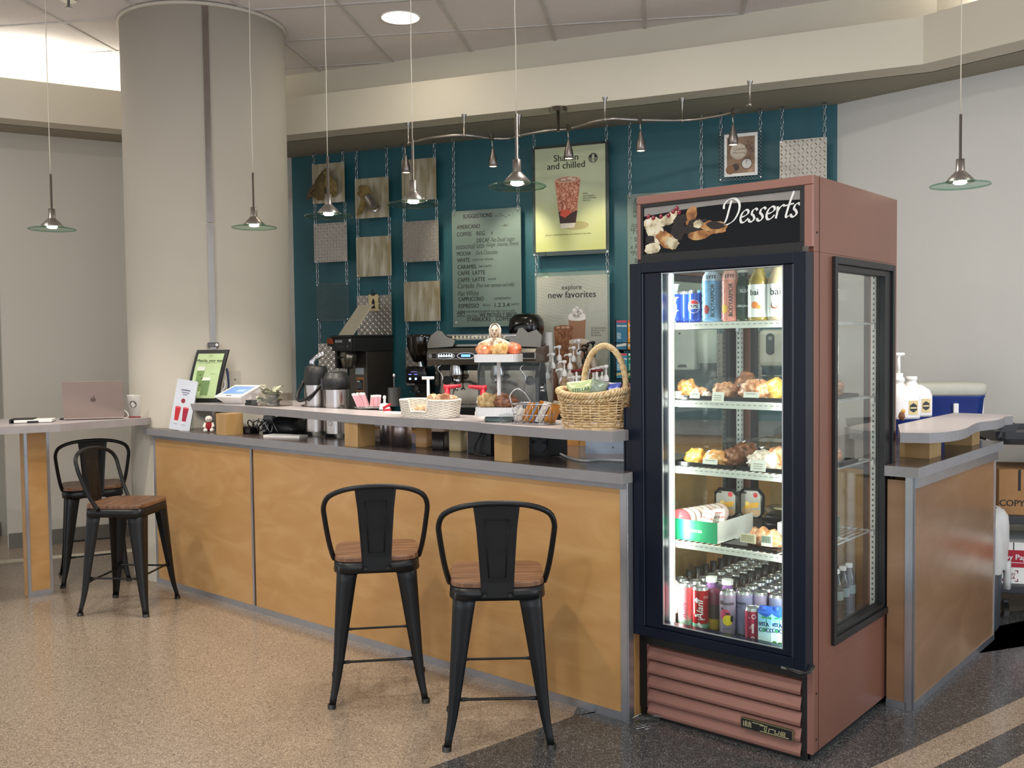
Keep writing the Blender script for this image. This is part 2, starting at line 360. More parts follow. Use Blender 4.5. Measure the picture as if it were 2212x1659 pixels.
# counter, in its own frame
KR = R_(-40.8); LEN = 3.47
ct = thing('service_counter', 'long counter front of orange maple plywood with aluminium trims, left of the fridge', 'counter', K.w(0, 0), KR)
for x0, x1 in ((-LEN, -2.456), (-2.44, -.03)):
    p = MB(); p.box(x0+.012, x1, 0, .02, .03, .893, MAPLE); obj('panel', p, ct)
p = MB(); p.box(-2.456, -2.44, -.003, .02, .02, .9, ALU); obj('joint_strip', p, ct)
p = MB(); p.box(-LEN, 0, -.004, .02, .0, .032, ALU); obj('base_trim', p, ct)
p = MB(); p.box(-LEN, 0, -.006, .02, .892, .919, M('#9a9ba0', .4, .5)); obj('top_trim', p, ct)
p = MB(); p.box(-.03, .004, -.006, .0, .0, .918, ALU).box(.0, .006, -.006, .03, 0, .918, ALU).box(-LEN-.004, -LEN+.014, -.006, .02, 0, .918, ALU); obj('corner_trim', p, ct, .001)
p = MB(); p.box(-LEN+.05, -.001, .02, .05, 0, .917, MAPLE).box(-.045, -.012, .05, .62, .0, .917, MAPLE); obj('carcass', p, ct)
lg = MB(); lg.prism([(-LEN-.06, -.04), (.006, -.04), (.006, .03), (-.012, .04), (-.012, .66), (-2.9, .66)] + [(-3.608+.516*math.cos(R_(a)), .498+.516*math.sin(R_(a))) for a in range(0, -79, -6)], .917, .957, LAM, LAMDARK)
solo('counter_ledge', 'dark topped grey edged laminate ledge running along the long maple counter', 'worktop', lg, K.w(0, 0), KR, bev=.0015)
# raised wavy shelf, from its traced plan at 1.115 m
FRONT = [(387, 871), (467, 874), (525, 877), (568, 880.6), (626, 884.9), (700, 891), (760, 895.5), (809, 899), (859, 902), (944, 906.5), (1012, 911), (1054, 915.5), (1113, 920), (1164, 923.5), (1215, 927), (1321, 933)]
fp = [at(x, y, 1.115) for x, y in FRONT]
def smooth(pts, n=4, closed=False):
    P = [Vector(p) for p in pts]; out = []; N = len(P)
    for i in range(N if closed else N-1):
        g = lambda k: P[k % N] if closed else P[min(max(k, 0), N-1)]
        p0, p1, p2, p3 = g(i-1), g(i), g(i+1), g(i+2)
        for j in range(n):
            t = j/n; out.append(.5*((2*p1)+(p2-p0)*t+(2*p0-5*p1+4*p2-p3)*t*t+(3*p1-p0-3*p2+p3)*t**3))
    if not closed: out.append(P[-1])
    return out
fp = smooth(fp, 3)
bp = []
for uu, vv in ((-.012, .27), (-.4, .26), (-.9, .26), (-1.5, .25), (-1.95, .215), (-2.28, .22), (-2.5, .42), (-2.62, .56), (-2.85, .55), (-3.12, .22)): q = K.w(uu, vv); bp.append((q.x, q.y, 0))
bp = smooth(bp, 3)
sh = MB(); sh.prism([(p[0], p[1]) for p in fp] + [(p[0], p[1]) for p in bp], 1.075, 1.115, M('#8d8b8c', .4), LAMTOP)
shelf = solo('raised_shelf', 'grey wavy edged serving shelf raised on maple blocks over the long counter', 'shelf', sh, bev=.0012)
for x0, x1, pxc in ((0, 0, 1106), (0, 0, 773), (0, 0, 488.5)):
    q = at(pxc, {1106: 998.6, 773: 966.5, 488.5: 941}[pxc], .957); 
    m = MB(); m.box(-.098, 0, 0, .11, .957-.0, 1.075, MAPLE2); o = obj('support_block', m, None, .001); o.parent = shelf
    o.location = (q.x, q.y, 0); o.rotation_euler = (0, 0, KR)
# right counter
rc = thing('return_counter', 'maple plywood counter with bluish aluminium corner trim, right of the fridge', 'counter', (0, 0, 0), 0)
c0 = at(1969.6, 1536.6, 0); c1 = at(2146.4, 1381.6, 0); ra = math.atan2(c1.y-c0.y, c1.x-c0.x); RL = (c1-c0).length
Q = Frame((c0.x, c0.y), math.degrees(ra)); rc.location = Q.w(0, 0); rc.rotation_euler = (0, 0, ra)
PAN = ramp_mat('maple_gloss', [(.25, '#85654a'), (.5, '#8e6e52'), (.72, '#99795c')], .22, scale=(1.2, 1.2, 3), nscale=2, dist=1)
p = MB(); p.box(.012, RL-.01, 0, .02, .03, .9, PAN); obj('panel', p, rc)
p = MB(); p.box(-.0, .02, .028, .098, .03, .9, PAN); obj('end_panel', p, rc)
p = MB(); p.box(.135, RL-.02, .02, .66, .02, .915, MAPLE); obj('carcass', p, rc)
p = MB(); p.box(-.006, .006, -.006, .028, 0, .917, ALU).box(-.006, .012, -.006, 0, 0, .917, ALU); obj('corner_trim', p, rc, .001)
p = MB(); p.box(RL-.012, RL, -.004, .02, 0, .917, ALU); obj('edge_trim', p, rc, .001)
p = MB(); p.box(0, RL, -.004, .02, 0, .03, ALU).box(-.006, .02, .02, .098, 0, .03, ALU); obj('base_trim', p, rc)
p = MB(); p.box(.012, RL, -.012, .02, .872, .917, ALU); obj('top_trim', p, rc)
l2 = MB(); l2.prism([(-.03, -.03), (RL+.02, -.03), (RL+.02, .7), (.135, .7), (.135, .10), (-.03, .10)], .917, .957, LAM, LAMDARK)
solo('return_ledge', 'grey edged dark topped ledge on the counter right of the fridge', 'worktop', l2, Q.w(0, 0), ra, bev=.0015)
RS = [(1944, 934.5), (2007.5, 935.5), (2040, 933.5), (2070, 929.5), (2090, 924), (2100, 918), (2116, 912), (2150, 908), (2165, 904), (2171, 900), (2188, 898.5)]
rp = [at(x, y, 1.08) for x, y in RS]; rp = [rp[0]] + smooth(rp[1:-1], 3) + [rp[-1]]
rb = [at(x, y, 1.08) for x, y in [(2188, 896), (2062, 891.5), (2000, 904), (1940, 917)]]
s2 = MB(); s2.prism([(p.x, p.y) for p in rp] + [(p.x, p.y) for p in rb], 1.04, 1.08, LAM, LAMTOP)
sh2 = solo('raised_shelf', 'short wavy edged grey shelf on blocks over the right counter', 'shelf', s2, bev=.0012)
for px, py, w in ((2008, 992, .15), (2100, 964, .2)):
    q = at(px, py, .957); m = MB(); m.box(0, w if w < .2 else .12, 0, .12, .957, 1.04, MAPLE2); o = obj('support_block', m, sh2, .001, (q.x, q.y, 0), ra)
# left bar
lb = MB(); bz = 1.02
lf = [at(x, y, bz) for x, y in [(-260, 936), (0, 922.5), (60, 919.5), (130, 916), (200, 910.5), (282, 905), (318, 902.5), (327, 900.5)]]
lk = [at(x, y, bz) for x, y in ((327, 898.5), (290, 900), (200, 902), (60, 904.5), (0, 905), (-260, 909))]
lb.prism([(p.x, p.y) for p in smooth(lf, 3)] + [(p.x, p.y) for p in lk], bz-.042, bz, M('#a39c9b', .35), LAMTOP)
bar = solo('window_bar_shelf', 'grey laminate bar top along the left, with a maple post under it', 'bar', lb, bev=.0012)
bar.name = 'bar_counter'
m = MB(); m.box(0, .128, 0, .10, .0, bz-.042, MAPLE); po = obj('post', m, bar, .001, at(64, 1291, 0), R_(42))
m = MB(); 
for x in (-.004, .116): m.box(x, x+.016, -.004, .012, 0, bz-.043, ALU)
m.box(-.003, .13, -.005, 0, 0, .035, ALU); obj('post_trim', m, po)
# ============================================================ STOOLS
def rrect(w, d, r, n=5, cx=0, cy=0):
    out = []
    for sx, sy, a0 in ((1, 1, 0), (-1, 1, 90), (-1, -1, 180), (1, -1, 270)):
        for i in range(n+1):
            a = R_(a0+90*i/n); out.append((cx+sx*(w/2-r)+r*math.cos(a), cy+sy*(d/2-r)+r*math.sin(a)))
    return out
def make_stool(label):
    t = thing('bar_stool', label, 'bar stool', group='black metal bar stools with wooden seats')
    s = MB(); n = 40; top = []
    def seat(k, z):
        o = []
        for i in range(n):
            a = 2*math.pi*i/n; ca, sa = math.cos(a), math.sin(a)
            e = .30 if sa > 0 else .42
            o.append((math.copysign(abs(ca)**e, ca)*.172*k, math.copysign(abs(sa)**e, sa)*(.165 if sa > 0 else .175)*k, z))
        return o
    s.loft([seat(.96, .578), seat(1, .582), seat(1, .595), seat(.985, .600)], WALNUT, False); obj('seat', s, t)
    a = MB(); R1 = [(x, y, .578) for x, y, _ in seat(1.0, 0)]; R2 = [(x*1.02, y*1.02, .535) for x, y, _ in seat(1.0, 0)]
    R3 = [(x*.97, y*.97, .535) for x, y, _ in seat(1.0, 0)]; R4 = [(x*.95, y*.95, .578) for x, y, _ in seat(1.0, 0)]
    a.loft([R4, R1, R2, R3], BLACKM, True, False); a.loft([R4, [(0, 0, .578)]*n], BLACKM, False, False)
    for sy in (-1, 1):
        a.tube([(-.1, sy*.15, .528), (-.05, sy*.15, .537), (.05, sy*.15, .537), (.1, sy*.15, .528)], .005, BLACKM, 6)
    obj('seat_frame', a, t)
    for sx in (-1, 1):
        for sy in (-1, 1):
            l = MB(); rings = []
            for z, off, w in ((.56, -.006, .052), (.5, .0, .047), (.35, .014, .037), (.2, .028, .027), (.12, .037, .0215), (.075, .044, .018), (.045, .050, .0165), (.012, .055, .016)):
                cx, cy = sx*(.133+off), sy*(.133+off)
                # pressed sheet leg: L section with rounded outer corner
                o = [(cx+sx*w*.55, cy-sy*w*1.05), (cx+sx*w*.62, cy+sy*w*.3), (cx+sx*w*.45, cy+sy*w*.5), (cx+sx*w*.25, cy+sy*w*.62), (cx-sx*w*1.05, cy+sy*w*.55), (cx-sx*w*1.05, cy+sy*w*.38), (cx+sx*w*.2, cy+sy*w*.35), (cx+sx*w*.38, cy+sy*w*.1), (cx+sx*w*.38, cy-sy*w*1.05)]
                rings.append([(x, y, z) for x, y in o])
            l.loft(rings, BLACKM, True)
            o = obj('leg', l, t)
            c = MB(); c.cyl((sx*.187, sy*.187, 0), .0165, .018, BLACK, 12); obj('foot_cap', c, o)
    for i, (p, q, z) in enumerate((((-.15, -.16), (.15, -.16), .175), ((-.15, .16), (.15, .16), .215), ((-.16, -.15), (-.16, .15), .20), ((.16, -.15), (.16, .15), .20))):
        st = MB(); P, Q_ = Vector((*p, z)), Vector((*q, z)); st.tube([P, P.lerp(Q_, .1), P.lerp(Q_, .14), P.lerp(Q_, .86), P.lerp(Q_, .9), Q_], [.010, .009, .0065, .0065, .009, .010], BLACKM, 8, flat=.8); obj('footrest', st, t)
    h = MB(); pts = []
    for x, y, z in ((-.172, -.075, .578), (-.178, -.09, .60), (-.19, -.12, .66), (-.203, -.155, .76), (-.205, -.17, .81), (-.185, -.188, .85), (-.13, -.205, .876), (-.06, -.215, .888), (0, -.217, .89)): pts.append((x, y, z))
    pts = pts + [(-x, y, z) for x, y, z in pts[-2::-1]]
    h.tube(smooth(pts, 3), .0105, BLACKM, 10); obj('back_hoop', h, t)
    b = MB()
    prof = [(.545, .058, -.182), (.60, .06, -.184), (.7, .066, -.193), (.8, .073, -.204), (.883, .083, -.215)]
    rings = [[(-w, y-.0, z), (-w*.85, y+.006, z), (w*.85, y+.006, z), (w, y, z), (w*.85, y+.003, z), (-w*.85, y+.003, z)] for z, w, y in prof]
    b.loft(rings, BLACKM, False); bk = obj('backrest', b, t, .001)
    e = MB(); f2 = [(.62, .030, -.1785), (.83, .042, -.2)]
    for (z0, w0, y0), (z1, w1, y1) in ((f2[0], f2[1]),):
        e.tube([(-w0, y0-.0015, z0), (w0, y0-.0015, z0), (w1, y1-.0015, z1), (-w1, y1-.0015, z1)], .002, BLACKM, 6, True)
        e.T = Matrix.Translation((0, -.010, 0)); e.tube([(-w0, y0-.0015, z0), (w0, y0-.0015, z0), (w1, y1-.0015, z1), (-w1, y1-.0015, z1)], .002, BLACKM, 6, True); e.T = Matrix()
    for x in (-.045, .045): e.cyl((x, -.192, .557), .007, .008, BLACK, 10, 'y')
    obj('pressed_ridge', e, bk)
    return t
st = make_stool('bar stool at the middle of the long counter, left of the stool by the fridge')
st.location = (-.575, 4.0, 0); st.rotation_euler = (0, 0, R_(8))
dup(st, (-.065, 3.565, 0), R_(1.5), 'bar stool nearest the glass display fridge, seen from behind')
dup(st, (-2.148, 5.327, 0), R_(-96), 'bar stool by the maple post turned sideways, front one of that pair')
dup(st, (-2.645, 6.02, 0), R_(26), 'bar stool tucked under the left bar behind the sideways stool')
# ============================================================ PENDANTS
def make_pendant():
    t = thing('pendant_lamp', '', 'pendant lamp', group='glass disc pendant lamps over the counters')
    def cone(r1, r0, z1, z0): return [(r0, z0), (r1, z1)]
    g = MB(); g.lathe([(.03, .012), (.06, .008), (.116, -.006), (.119, -.009), (.119, -.012), (.115, -.0105), (.06, .003), (.03, .006)], glass('lamp_glass', '#EAF6F0', .45), n=48); obj('glass_shade', g, t)
    g = MB(); g.lathe([(.1165, -.0055), (.1195, -.0085), (.1195, -.0125), (.116, -.0105)], glass('lamp_edge', '#BFE0D2', 1.2), n=48); obj('shade_edge', g, t)
    g = MB(); g.lathe([(.056, .004), (.054, .012), (.040, .028), (.024, .044), (.0175, .052), (.017, .100), (.006, .101), (.006, .105)], NICKEL, n=24)
    g.lathe([(.046, .008), (.03, .02), (.0, .022)], M('#d8d6d0', .3, 1), n=24); obj('socket_cone', g, t)
    g = MB()
    for a in (.6, 2.7, 4.8): g.cyl((.05*math.cos(a), .05*math.sin(a), .004), .003, .014, NICKEL, 8)
    obj('clip', g, t)
    g = MB(); g.cyl((0, 0, .096), .0062, .19, NICKEL, 12); obj('stem', g, t)
    g = MB(); rn = random.Random(3); g.tube([(0, 0, .285)] + [(rn.uniform(-.002, .002), rn.uniform(-.002, .002), .285+i*.142) for i in range(1, 8)] + [(0, 0, CZ-2.1-.01)], .0022, M('#cfc9b8', .5), 6); obj('cord', g, t)
    g = MB(); g.cyl((0, 0, CZ-2.1-.022), .05, .021, NICKEL, 24); obj('ceiling_plate', g, t)
    g = MB(); g.lathe([(0, -.006), (.02, -.004), (.027, .002), (.025, .010), (0, .013)], M('#fff6e6', .3, 0, 14), n=20); obj('bulb', g, t)
    return t
pend = make_pendant(); PL = ['first glass disc pendant lamp from the left, over the left bar', 'glass disc pendant lamp hanging in front of the round column', 'glass disc pendant lamp in front of the leftmost column of metal plates', 'glass disc pendant lamp in front of the third column of metal plates', 'glass disc pendant lamp between the drinks menu board and the yellow poster', 'glass disc pendant lamp hanging right of the display fridge']
for i, (px, Y) in enumerate(((113, 5.22), (549, 5.25), (710, 4.83), (893, 4.45), (1117, 3.98), (2074, 4.08))):
    v = ray(px, {0: 497, 1: 492, 2: 470, 3: 443, 4: 403, 5: 403}[i]); x = v.x/v.y*Y
    if i == 0: o = pend; o.location = (x, Y, 2.1); o['label'] = PL[0]
    else: o = dup(pend, (x, Y, 2.1), i*1.1, PL[i])
    l = bpy.data.lights.new('pendant_light', 'SPOT'); l.energy = 20; l.spot_size = R_(125); l.spot_blend = .7; l.color = (1, .91, .78); l.shadow_soft_size = .03
    lo = bpy.data.objects.new('pendant_light', l); C.objects.link(lo); lo.location = (x, Y, 2.09)
# recessed ceiling lamp, sprinkler
q = at(865, 38, CZ); m = MB(); m.lathe([(.118, -.002), (.132, -.006), (.135, 0), (.118, 0)], WHITE, n=40); t = tag(obj('recessed_lamp', m, None, 0, (q.x, q.y, CZ)), 'bright round recessed lamp in the tiled ceiling', 'ceiling lamp')
m = MB(); m.cyl((0, 0, -.004), .118, .003, M('#ffe9c0', .5, 0, 3.5), 40); obj('diffuser', m, t)
area('recessed_light', (q.x, q.y, CZ-.02), .2, 3, (1, .9, .74))
q = at(148, -2, CZ); m = MB(); m.cyl((0, 0, -.012), .045, .012, SILVER, 24).cyl((0, 0, -.05), .008, .04, SILVER, 10).cyl((0, 0, -.053), .02, .004, SILVER, 14)
solo('fire_sprinkler', 'small chrome sprinkler head in the ceiling at the upper left', 'sprinkler', m, (q.x, q.y, CZ))
# ============================================================ TRACK LIGHT
tp = [(868, 322), (905, 304), (938, 297), (1003, 292), (1063, 299), (1100, 299), (1122, 293), (1190, 281), (1230, 278), (1307, 258), (1382, 259), (1474, 260), (1530, 254), (1583, 243), (1620, 226)]
TZ2 = 2.86
tpts = [at(x, y, TZ2) for x, y in tp]; tpts[0] = tpts[1] + (tpts[1]-tpts[2])*.7
t = thing('track_light', 'wavy brushed metal track light with cone spots under the soffit', 'track light', (0, 0, 0))
m = MB(); m.tube(smooth(tpts, 4), .0075, NICKEL, 8, flat=1.3); obj('rail', m, t)
for i in (0, 3, 6, 9, 11, 14):
    p = tpts[i]; m = MB(); m.lathe([(.018, TZ), (.016, TZ-.012), (.007, TZ-.03), (.007, TZ2+.01), (.012, TZ2+.006), (.012, TZ2-.012), (0, TZ2-.012)], NICKEL, (p.x, p.y, 0), 12); obj('standoff', m, t)
p = at(1206, 279, TZ2); m = MB(); m.cyl((p.x, p.y, TZ-.028), .06, .028, NICKEL, 28).cyl((p.x, p.y, TZ2-.015), .011, .13, NICKEL, 12); obj('power_canopy', m, t)
for i, (px, py) in enumerate(((875, 312), (1063, 297), (1227, 277), (1383, 258), (1583, 243))):
    p = at(px, py, TZ2); m = MB(); m.cyl((0, 0, -.02), .013, .05, NICKEL, 12).tube([(0, 0, -.01), (0, 0, -.06), (.004, .008, -.10)], .005, NICKEL, 8)
    m.lathe([(.008, -.09), (.014, -.12), (.028, -.17), (.034, -.205), (.033, -.235), (.028, -.24)], M('#8b8480', .4, 1), (.004, .01, 0), 18)
    o = obj('spot_head', m, t, 0, p); o.scale = (.92, .92, .82); m = MB(); m.cyl((.004, .01, -.238), .027, .004, M('#ffe7c4', .4, 0, 4), 16); obj('bulb', m, o)
    l = bpy.data.lights.new('track_spot', 'SPOT'); l.energy = (10, 24, 13, 18, 26)[i]; l.spot_size = R_(58); l.spot_blend = .8; l.color = (1, .88, .70); l.shadow_soft_size = .03
    lo = bpy.data.objects.new('track_spot', l); C.objects.link(lo); lo.location = p+Vector((.004, .01, -.26)); tgt = W.w(W.loc(p)[0]+(.15, .0, .1, .1, 0)[i], -.05, 2.1)
    lo.rotation_euler = (tgt-lo.location).to_track_quat('-Z', 'Y').to_euler()
# ============================================================ HUNG PLATES
def chain(mb, x, y, z0, z1, m, L=.05, w=.020):
    n = max(1, round(abs(z1-z0)/(L*.78))); st_ = (z1-z0)/n
    for i in range(n):
        zc = z0+st_*(i+.5); h = st_*.62; pts = []
        for k in range(8):
            a = 2*math.pi*k/8; ca = math.copysign(abs(math.cos(a))**.8, math.cos(a)); q = (w*.5*ca, 0, h*math.sin(a))
            q = q if i % 2 else (q[0]*.35, w*.45*math.cos(a), q[2])
            pts.append((x+q[0], y+q[1], zc+q[2]))
        mb.tube(pts, .0023, m, 4, True)
def tread(mb, w, h, m, y=-.003):
    nx = int(w/.026); nz = int(h/.026)
    for i in range(nx):
        for j in range(nz):
            cx, cz = (i+.5)*w/nx, (j+.5)*h/nz; a = R_(50 if (i+j) % 2 else -50); ca, sa = math.cos(a), math.sin(a)
            P = [(-.0135, 0), (-.005, -.0042), (.005, -.0042), (.0135, 0), (.005, .0042), (-.005, .0042)]
            vs = [(cx+p*ca-q*sa, y, cz+p*sa+q*ca) for p, q in P] + [(cx+p*ca, y-.0042, cz+p*sa) for p in (-.007, .007)]
            mb.add(vs, [(0, 1, 6), (1, 2, 7, 6), (2, 3, 7), (3, 4, 7), (4, 5, 6, 7), (5, 0, 6)], m, False)
def mesh_sheet(mb, w, h, m):
    nx, nz = int(w/.024), int(h/.0125)
    for j in range(nz+1):
        for s_ in (0, 1):
            pts = [(i*w/(2*nx), -.004 if i % 2 else .002, min(h, max(0, j*h/nz + (.0055 if (i+s_) % 2 else -.0055)*(1 if s_ else 1)))) for i in range(2*nx+1)]
            if s_ == (j % 2): mb.tube(pts, .0017, m, 4, flat=1.6)
RUST = ramp_mat('worn_steel_sheet', [(.3, '#93835c'), (.5, '#aca38a'), (.72, '#cfc9b8')], .45, .4, scale=(7, 1, 1.1), nscale=3.2, dist=.5, detail=9, rot=(0, .06, 0))
TREADM = M('#a7a29a', .46, .9, var=.06, scale=5); TREADR = M('#dedad2', .28, .9, var=.06, scale=5); TREADB = M('#c6c2ba', .42, .8, var=.05); MESHM = M('#8d979b', .4, .9)
def plate(kind, x0, x1, z0, z1, label, ztop, zdrop=None, v=-.09, ndrop=0):
    nm = {'tread': 'diamond_plate', 'sheet': 'steel_sheet_panel', 'mesh': 'expanded_mesh_panel'}[kind]
    m = MB(); w, h = x1-x0, z1-z0
    if kind == 'tread': m.box(0, w, -.003, 0, 0, h, TREADM); tread(m, w, h, TREADR)
    elif kind == 'sheet': m.box(0, w, -.003, 0, 0, h, RUST)
    else: mesh_sheet(m, w, h, MESHM)
    for x in (.012, w-.012):
        for z in (.012, h-.012): m.cyl((x, -.0055, z), .005, .007, SILVER, 8, 'y')
    o = obj(nm, m, None, 0, W.w(x0, v, z0), W.a); tag(o, label, 'metal panel', 'metal panels hung on chains on the teal wall')
    c_ = MB()
    for x in (.015, w-.015): chain(c_, x, 0, h-.005, ztop-z0, SILVER)
    if ztop > 2.95:
        for x in (.015, w-.015): c_.cyl((x, 0, ztop-z0-.012), .012, .013, SILVER, 10)
    obj('chain', c_, o); return o
plate('sheet', .205, .507, 2.59, 2.905, 'brown metal panel with a crumpled bag, at the top left of the teal wall', 3.0)
plate('tread', .21, .52, 2.118, 2.43, 'bright tread plate directly behind the pendant lamp, left column', 2.59)
plate('mesh', .22, .524, 1.646, 1.948, 'expanded metal mesh panel low in the left column', 2.118)
plate('tread', .23, .50, 1.19, 1.464, 'bluish tread plate behind the coffee airpots, lowest in left column', 1.646)
plate('sheet', .60, .903, 2.447, 2.76, 'metal panel with a silver cup and burlap, top of the second column', 3.0)
plate('sheet', .602, .917, 1.989, 2.302, 'scratched tan metal panel, middle of the second column', 2.447)
pc = plate('tread', .60, .912, 1.525, 1.84, 'tread plate behind the coffee brewer with a picture card clipped on', 1.989)
plate('sheet', 1.02, 1.317, 2.557, 2.875, 'plain metal panel at the top of the third column by a track spot', 3.0)
plate('tread', 1.02, 1.33, 2.087, 2.40, 'grey tread plate in the third column', 2.557)
plate('sheet', 1.024, 1.336, 1.627, 1.935, 'tan metal panel above the coffee grinder', 2.087)
plate('tread', 1.03, 1.33, 1.13, 1.43, 'tread plate partly hidden behind the coffee grinder hopper', 1.627)
plate('tread', 3.863, 4.163, 2.46, 2.775, 'tread plate at the right end of the teal wall above the fridge', 3.0)
gm = plate('mesh', 3.46, 3.752, 2.535, 2.86, 'expanded mesh panel carrying a framed coffee picture', 3.0)
for px0, pz in ((3.47, 2.535), (3.742, 2.535)):
    pass
# crumpled burlap and cup on two panels
BURL = ramp_mat('burlap', [(.3, '#6b5a34'), (.6, '#8d7a48'), (.8, '#a8945c')], .9, nscale=60, bump=.8)
def crumple(mb, pts, w, seed, m):
    rn = random.Random(seed); rings = []
    for i, (x, y, z) in enumerate(pts):
        k = math.sin(math.pi*(i+.5)/len(pts))**.5
        rings.append([(x+w*k*math.cos(a)*(1+.35*rn.uniform(-1, 1)), y+w*.5*k*math.sin(a), z+w*k*.6*math.cos(a+.8)*(1+.3*rn.uniform(-1, 1))) for a in [2*math.pi*j/10 for j in range(10)]])
    mb.loft(rings, m, False)
m = MB(); crumple(m, [(.06, -.03, .04), (.1, -.04, .1), (.13, -.05, .16), (.11, -.04, .22), (.07, -.03, .24)], .045, 2, BURL); crumple(m, [(.2, -.03, .07), (.16, -.04, .13), (.11, -.05, .18), (.06, -.03, .20)], .035, 3, BURL)
solo('burlap_scrap', 'crumpled burlap scrap on the panel with the silver cup', 'burlap', m, W.w(.60, -.095, 2.447), W.a)
m = MB(); m.T = Matrix.Translation((.215, -.05, .06)) @ Matrix.Rotation(R_(-35), 4, 'Y'); m.lathe([(0, .13), (.032, .13), (.033, .12), (.042, 0), (.044, -.002), (.041, 0), (.03, .12)], M('#bdb8b4', .3, .9), n=20)
solo('metal_cup', 'silver metal cup fixed to the upper panel of the second column', 'cup', m, W.w(.60, -.095, 2.447), W.a)
m = MB(); crumple(m, [(.1, -.03, .04), (.09, -.05, .1), (.12, -.05, .18), (.16, -.04, .25)], .05, 5, ramp_mat('dark_burlap', [(.3, '#4b3f29'), (.7, '#7a693f')], .9, nscale=14)); crumple(m, [(.22, -.03, .06), (.2, -.04, .13), (.14, -.05, .22)], .045, 6, BURL); crumple(m, [(-.01, -.03, .05), (.04, -.05, .08), (.06, -.05, .14)], .04, 8, M('#6b5840', .8))
solo('crumpled_bag', 'crumpled brown bag fixed to the top left metal panel', 'bag', m, W.w(.205, -.095, 2.59), W.a)
# clipped card and leaning sheet
m = MB(); m.box(0, .085, -.002, 0, 0, .13, M('#cdbb8c', .7)); ink = M('#2b241b', .7)
for z0, z1, w in ((.03, .065, .014), (.065, .07, .02), (.07, .09, .012), (.09, .1, .004)): m.poly([(.042-w, z0), (.042+w, z0), (.042+w*.8, z1), (.042-w*.8, z1)], -.0026, ink)
m.disc(.042, .048, .006, -.0032, M('#cdbb8c', .7)); m.poly([(.022, .02), (.062, .02), (.058, .03), (.026, .03)], -.0026, ink)
o = solo('picture_card', 'small tan card with a coffee mill picture clipped to the tread plate', 'card', m, W.w(.715, -.105, 1.715), W.a)
m = MB(); m.box(-.014, .014, -.012, .012, -.012, .006, BLACK).tube([(-.008, -.008, .004), (-.01, -.012, .03), (0, -.012, .036), (.01, -.012, .03), (.008, -.008, .004)], .0018, BLACK, 6)
solo('binder_clip', 'black binder clip holding the coffee mill card', 'binder clip', m, W.w(.757, -.10, 1.848), W.a)
# framed picture
def grad(name, c0, c1, z0, z1, rough=.5):
    m = bpy.data.materials.new(name); m.use_nodes = True; nt = m.node_tree; N = nt.nodes; L = nt.links
    tc = N.new('ShaderNodeTexCoord'); sp = N.new('ShaderNodeSeparateXYZ'); L.new(tc.outputs['Object'], sp.inputs[0]); n = N.new('ShaderNodeTexNoise'); n.inputs['Scale'].default_value = 5; L.new(tc.outputs['Object'], n.inputs[0])
    mr = N.new('ShaderNodeMapRange'); mr.inputs[1].default_value = z0; mr.inputs[2].default_value = z1; L.new(sp.outputs[2], mr.inputs[0])
    ad = N.new('ShaderNodeMath'); ad.operation = 'MULTIPLY_ADD'; ad.inputs[1].default_value = .5; L.new(n.outputs[0], ad.inputs[0]); L.new(mr.outputs[0], ad.inputs[2])
    r = N.new('ShaderNodeValToRGB'); r.color_ramp.elements[0].position = .2; r.color_ramp.elements[1].position = 1.2; r.color_ramp.elements[0].color = lin(c0); r.color_ramp.elements[1].color = lin(c1)
    L.new(ad.outputs[0], r.inputs[0]); L.new(r.outputs[0], N['Principled BSDF'].inputs['Base Color']); N['Principled BSDF'].inputs['Roughness'].default_value = rough; return m
m = MB(); w, h = .221, .285; m.box(0, w, -.006, 0, 0, h, PAPER); y = -.0066
m.poly([(.018, .02), (w-.018, .02), (w-.018, h-.022), (.018, h-.022)], y, ramp_mat('brown_print', [(.3, '#5b4334'), (.6, '#9c7a5d'), (.8, '#c4a384')], .5, nscale=9))
m.disc(.095, .165, .056, y-.0005, M('#b9aa95', .5)); m.disc(.095, .165, .049, y-.001, M('#cfc2ae', .5)); ink2 = M('#6e5a48', .5)
m.text('Good', .036, ink2, .06, .172, y-.0015, shear=.25); m.text('Morning', .026, ink2, .055, .148, y-.0015, shear=.25)
m.disc(.15, .08, .036, y-.0005, M('#3b2a22', .5)); m.disc(.15, .08, .032, y-.001, M('#d9d4cc', .5)); m.poly([(.148, .108), (.152, .108), (.149, .078), (.146, .078)], y-.0015, ink2)
m.disc(.075, .06, .025, y-.0005, M('#3f2c20', .5)); m.disc(.04, .045, .03, y-.001, M('#8a6040', .5))
for x, z in ((.17, .2), (.185, .215), (.16, .225), (.18, .18), (.15, .2), (.19, .16)): m.disc(x, z, .005, y-.0008, M('#2c1c14', .5), 8, .0035)
solo('coffee_picture', 'white bordered coffee cup picture fixed on the mesh panel', 'picture', m, W.w(3.50, -.10, 2.56), W.a)
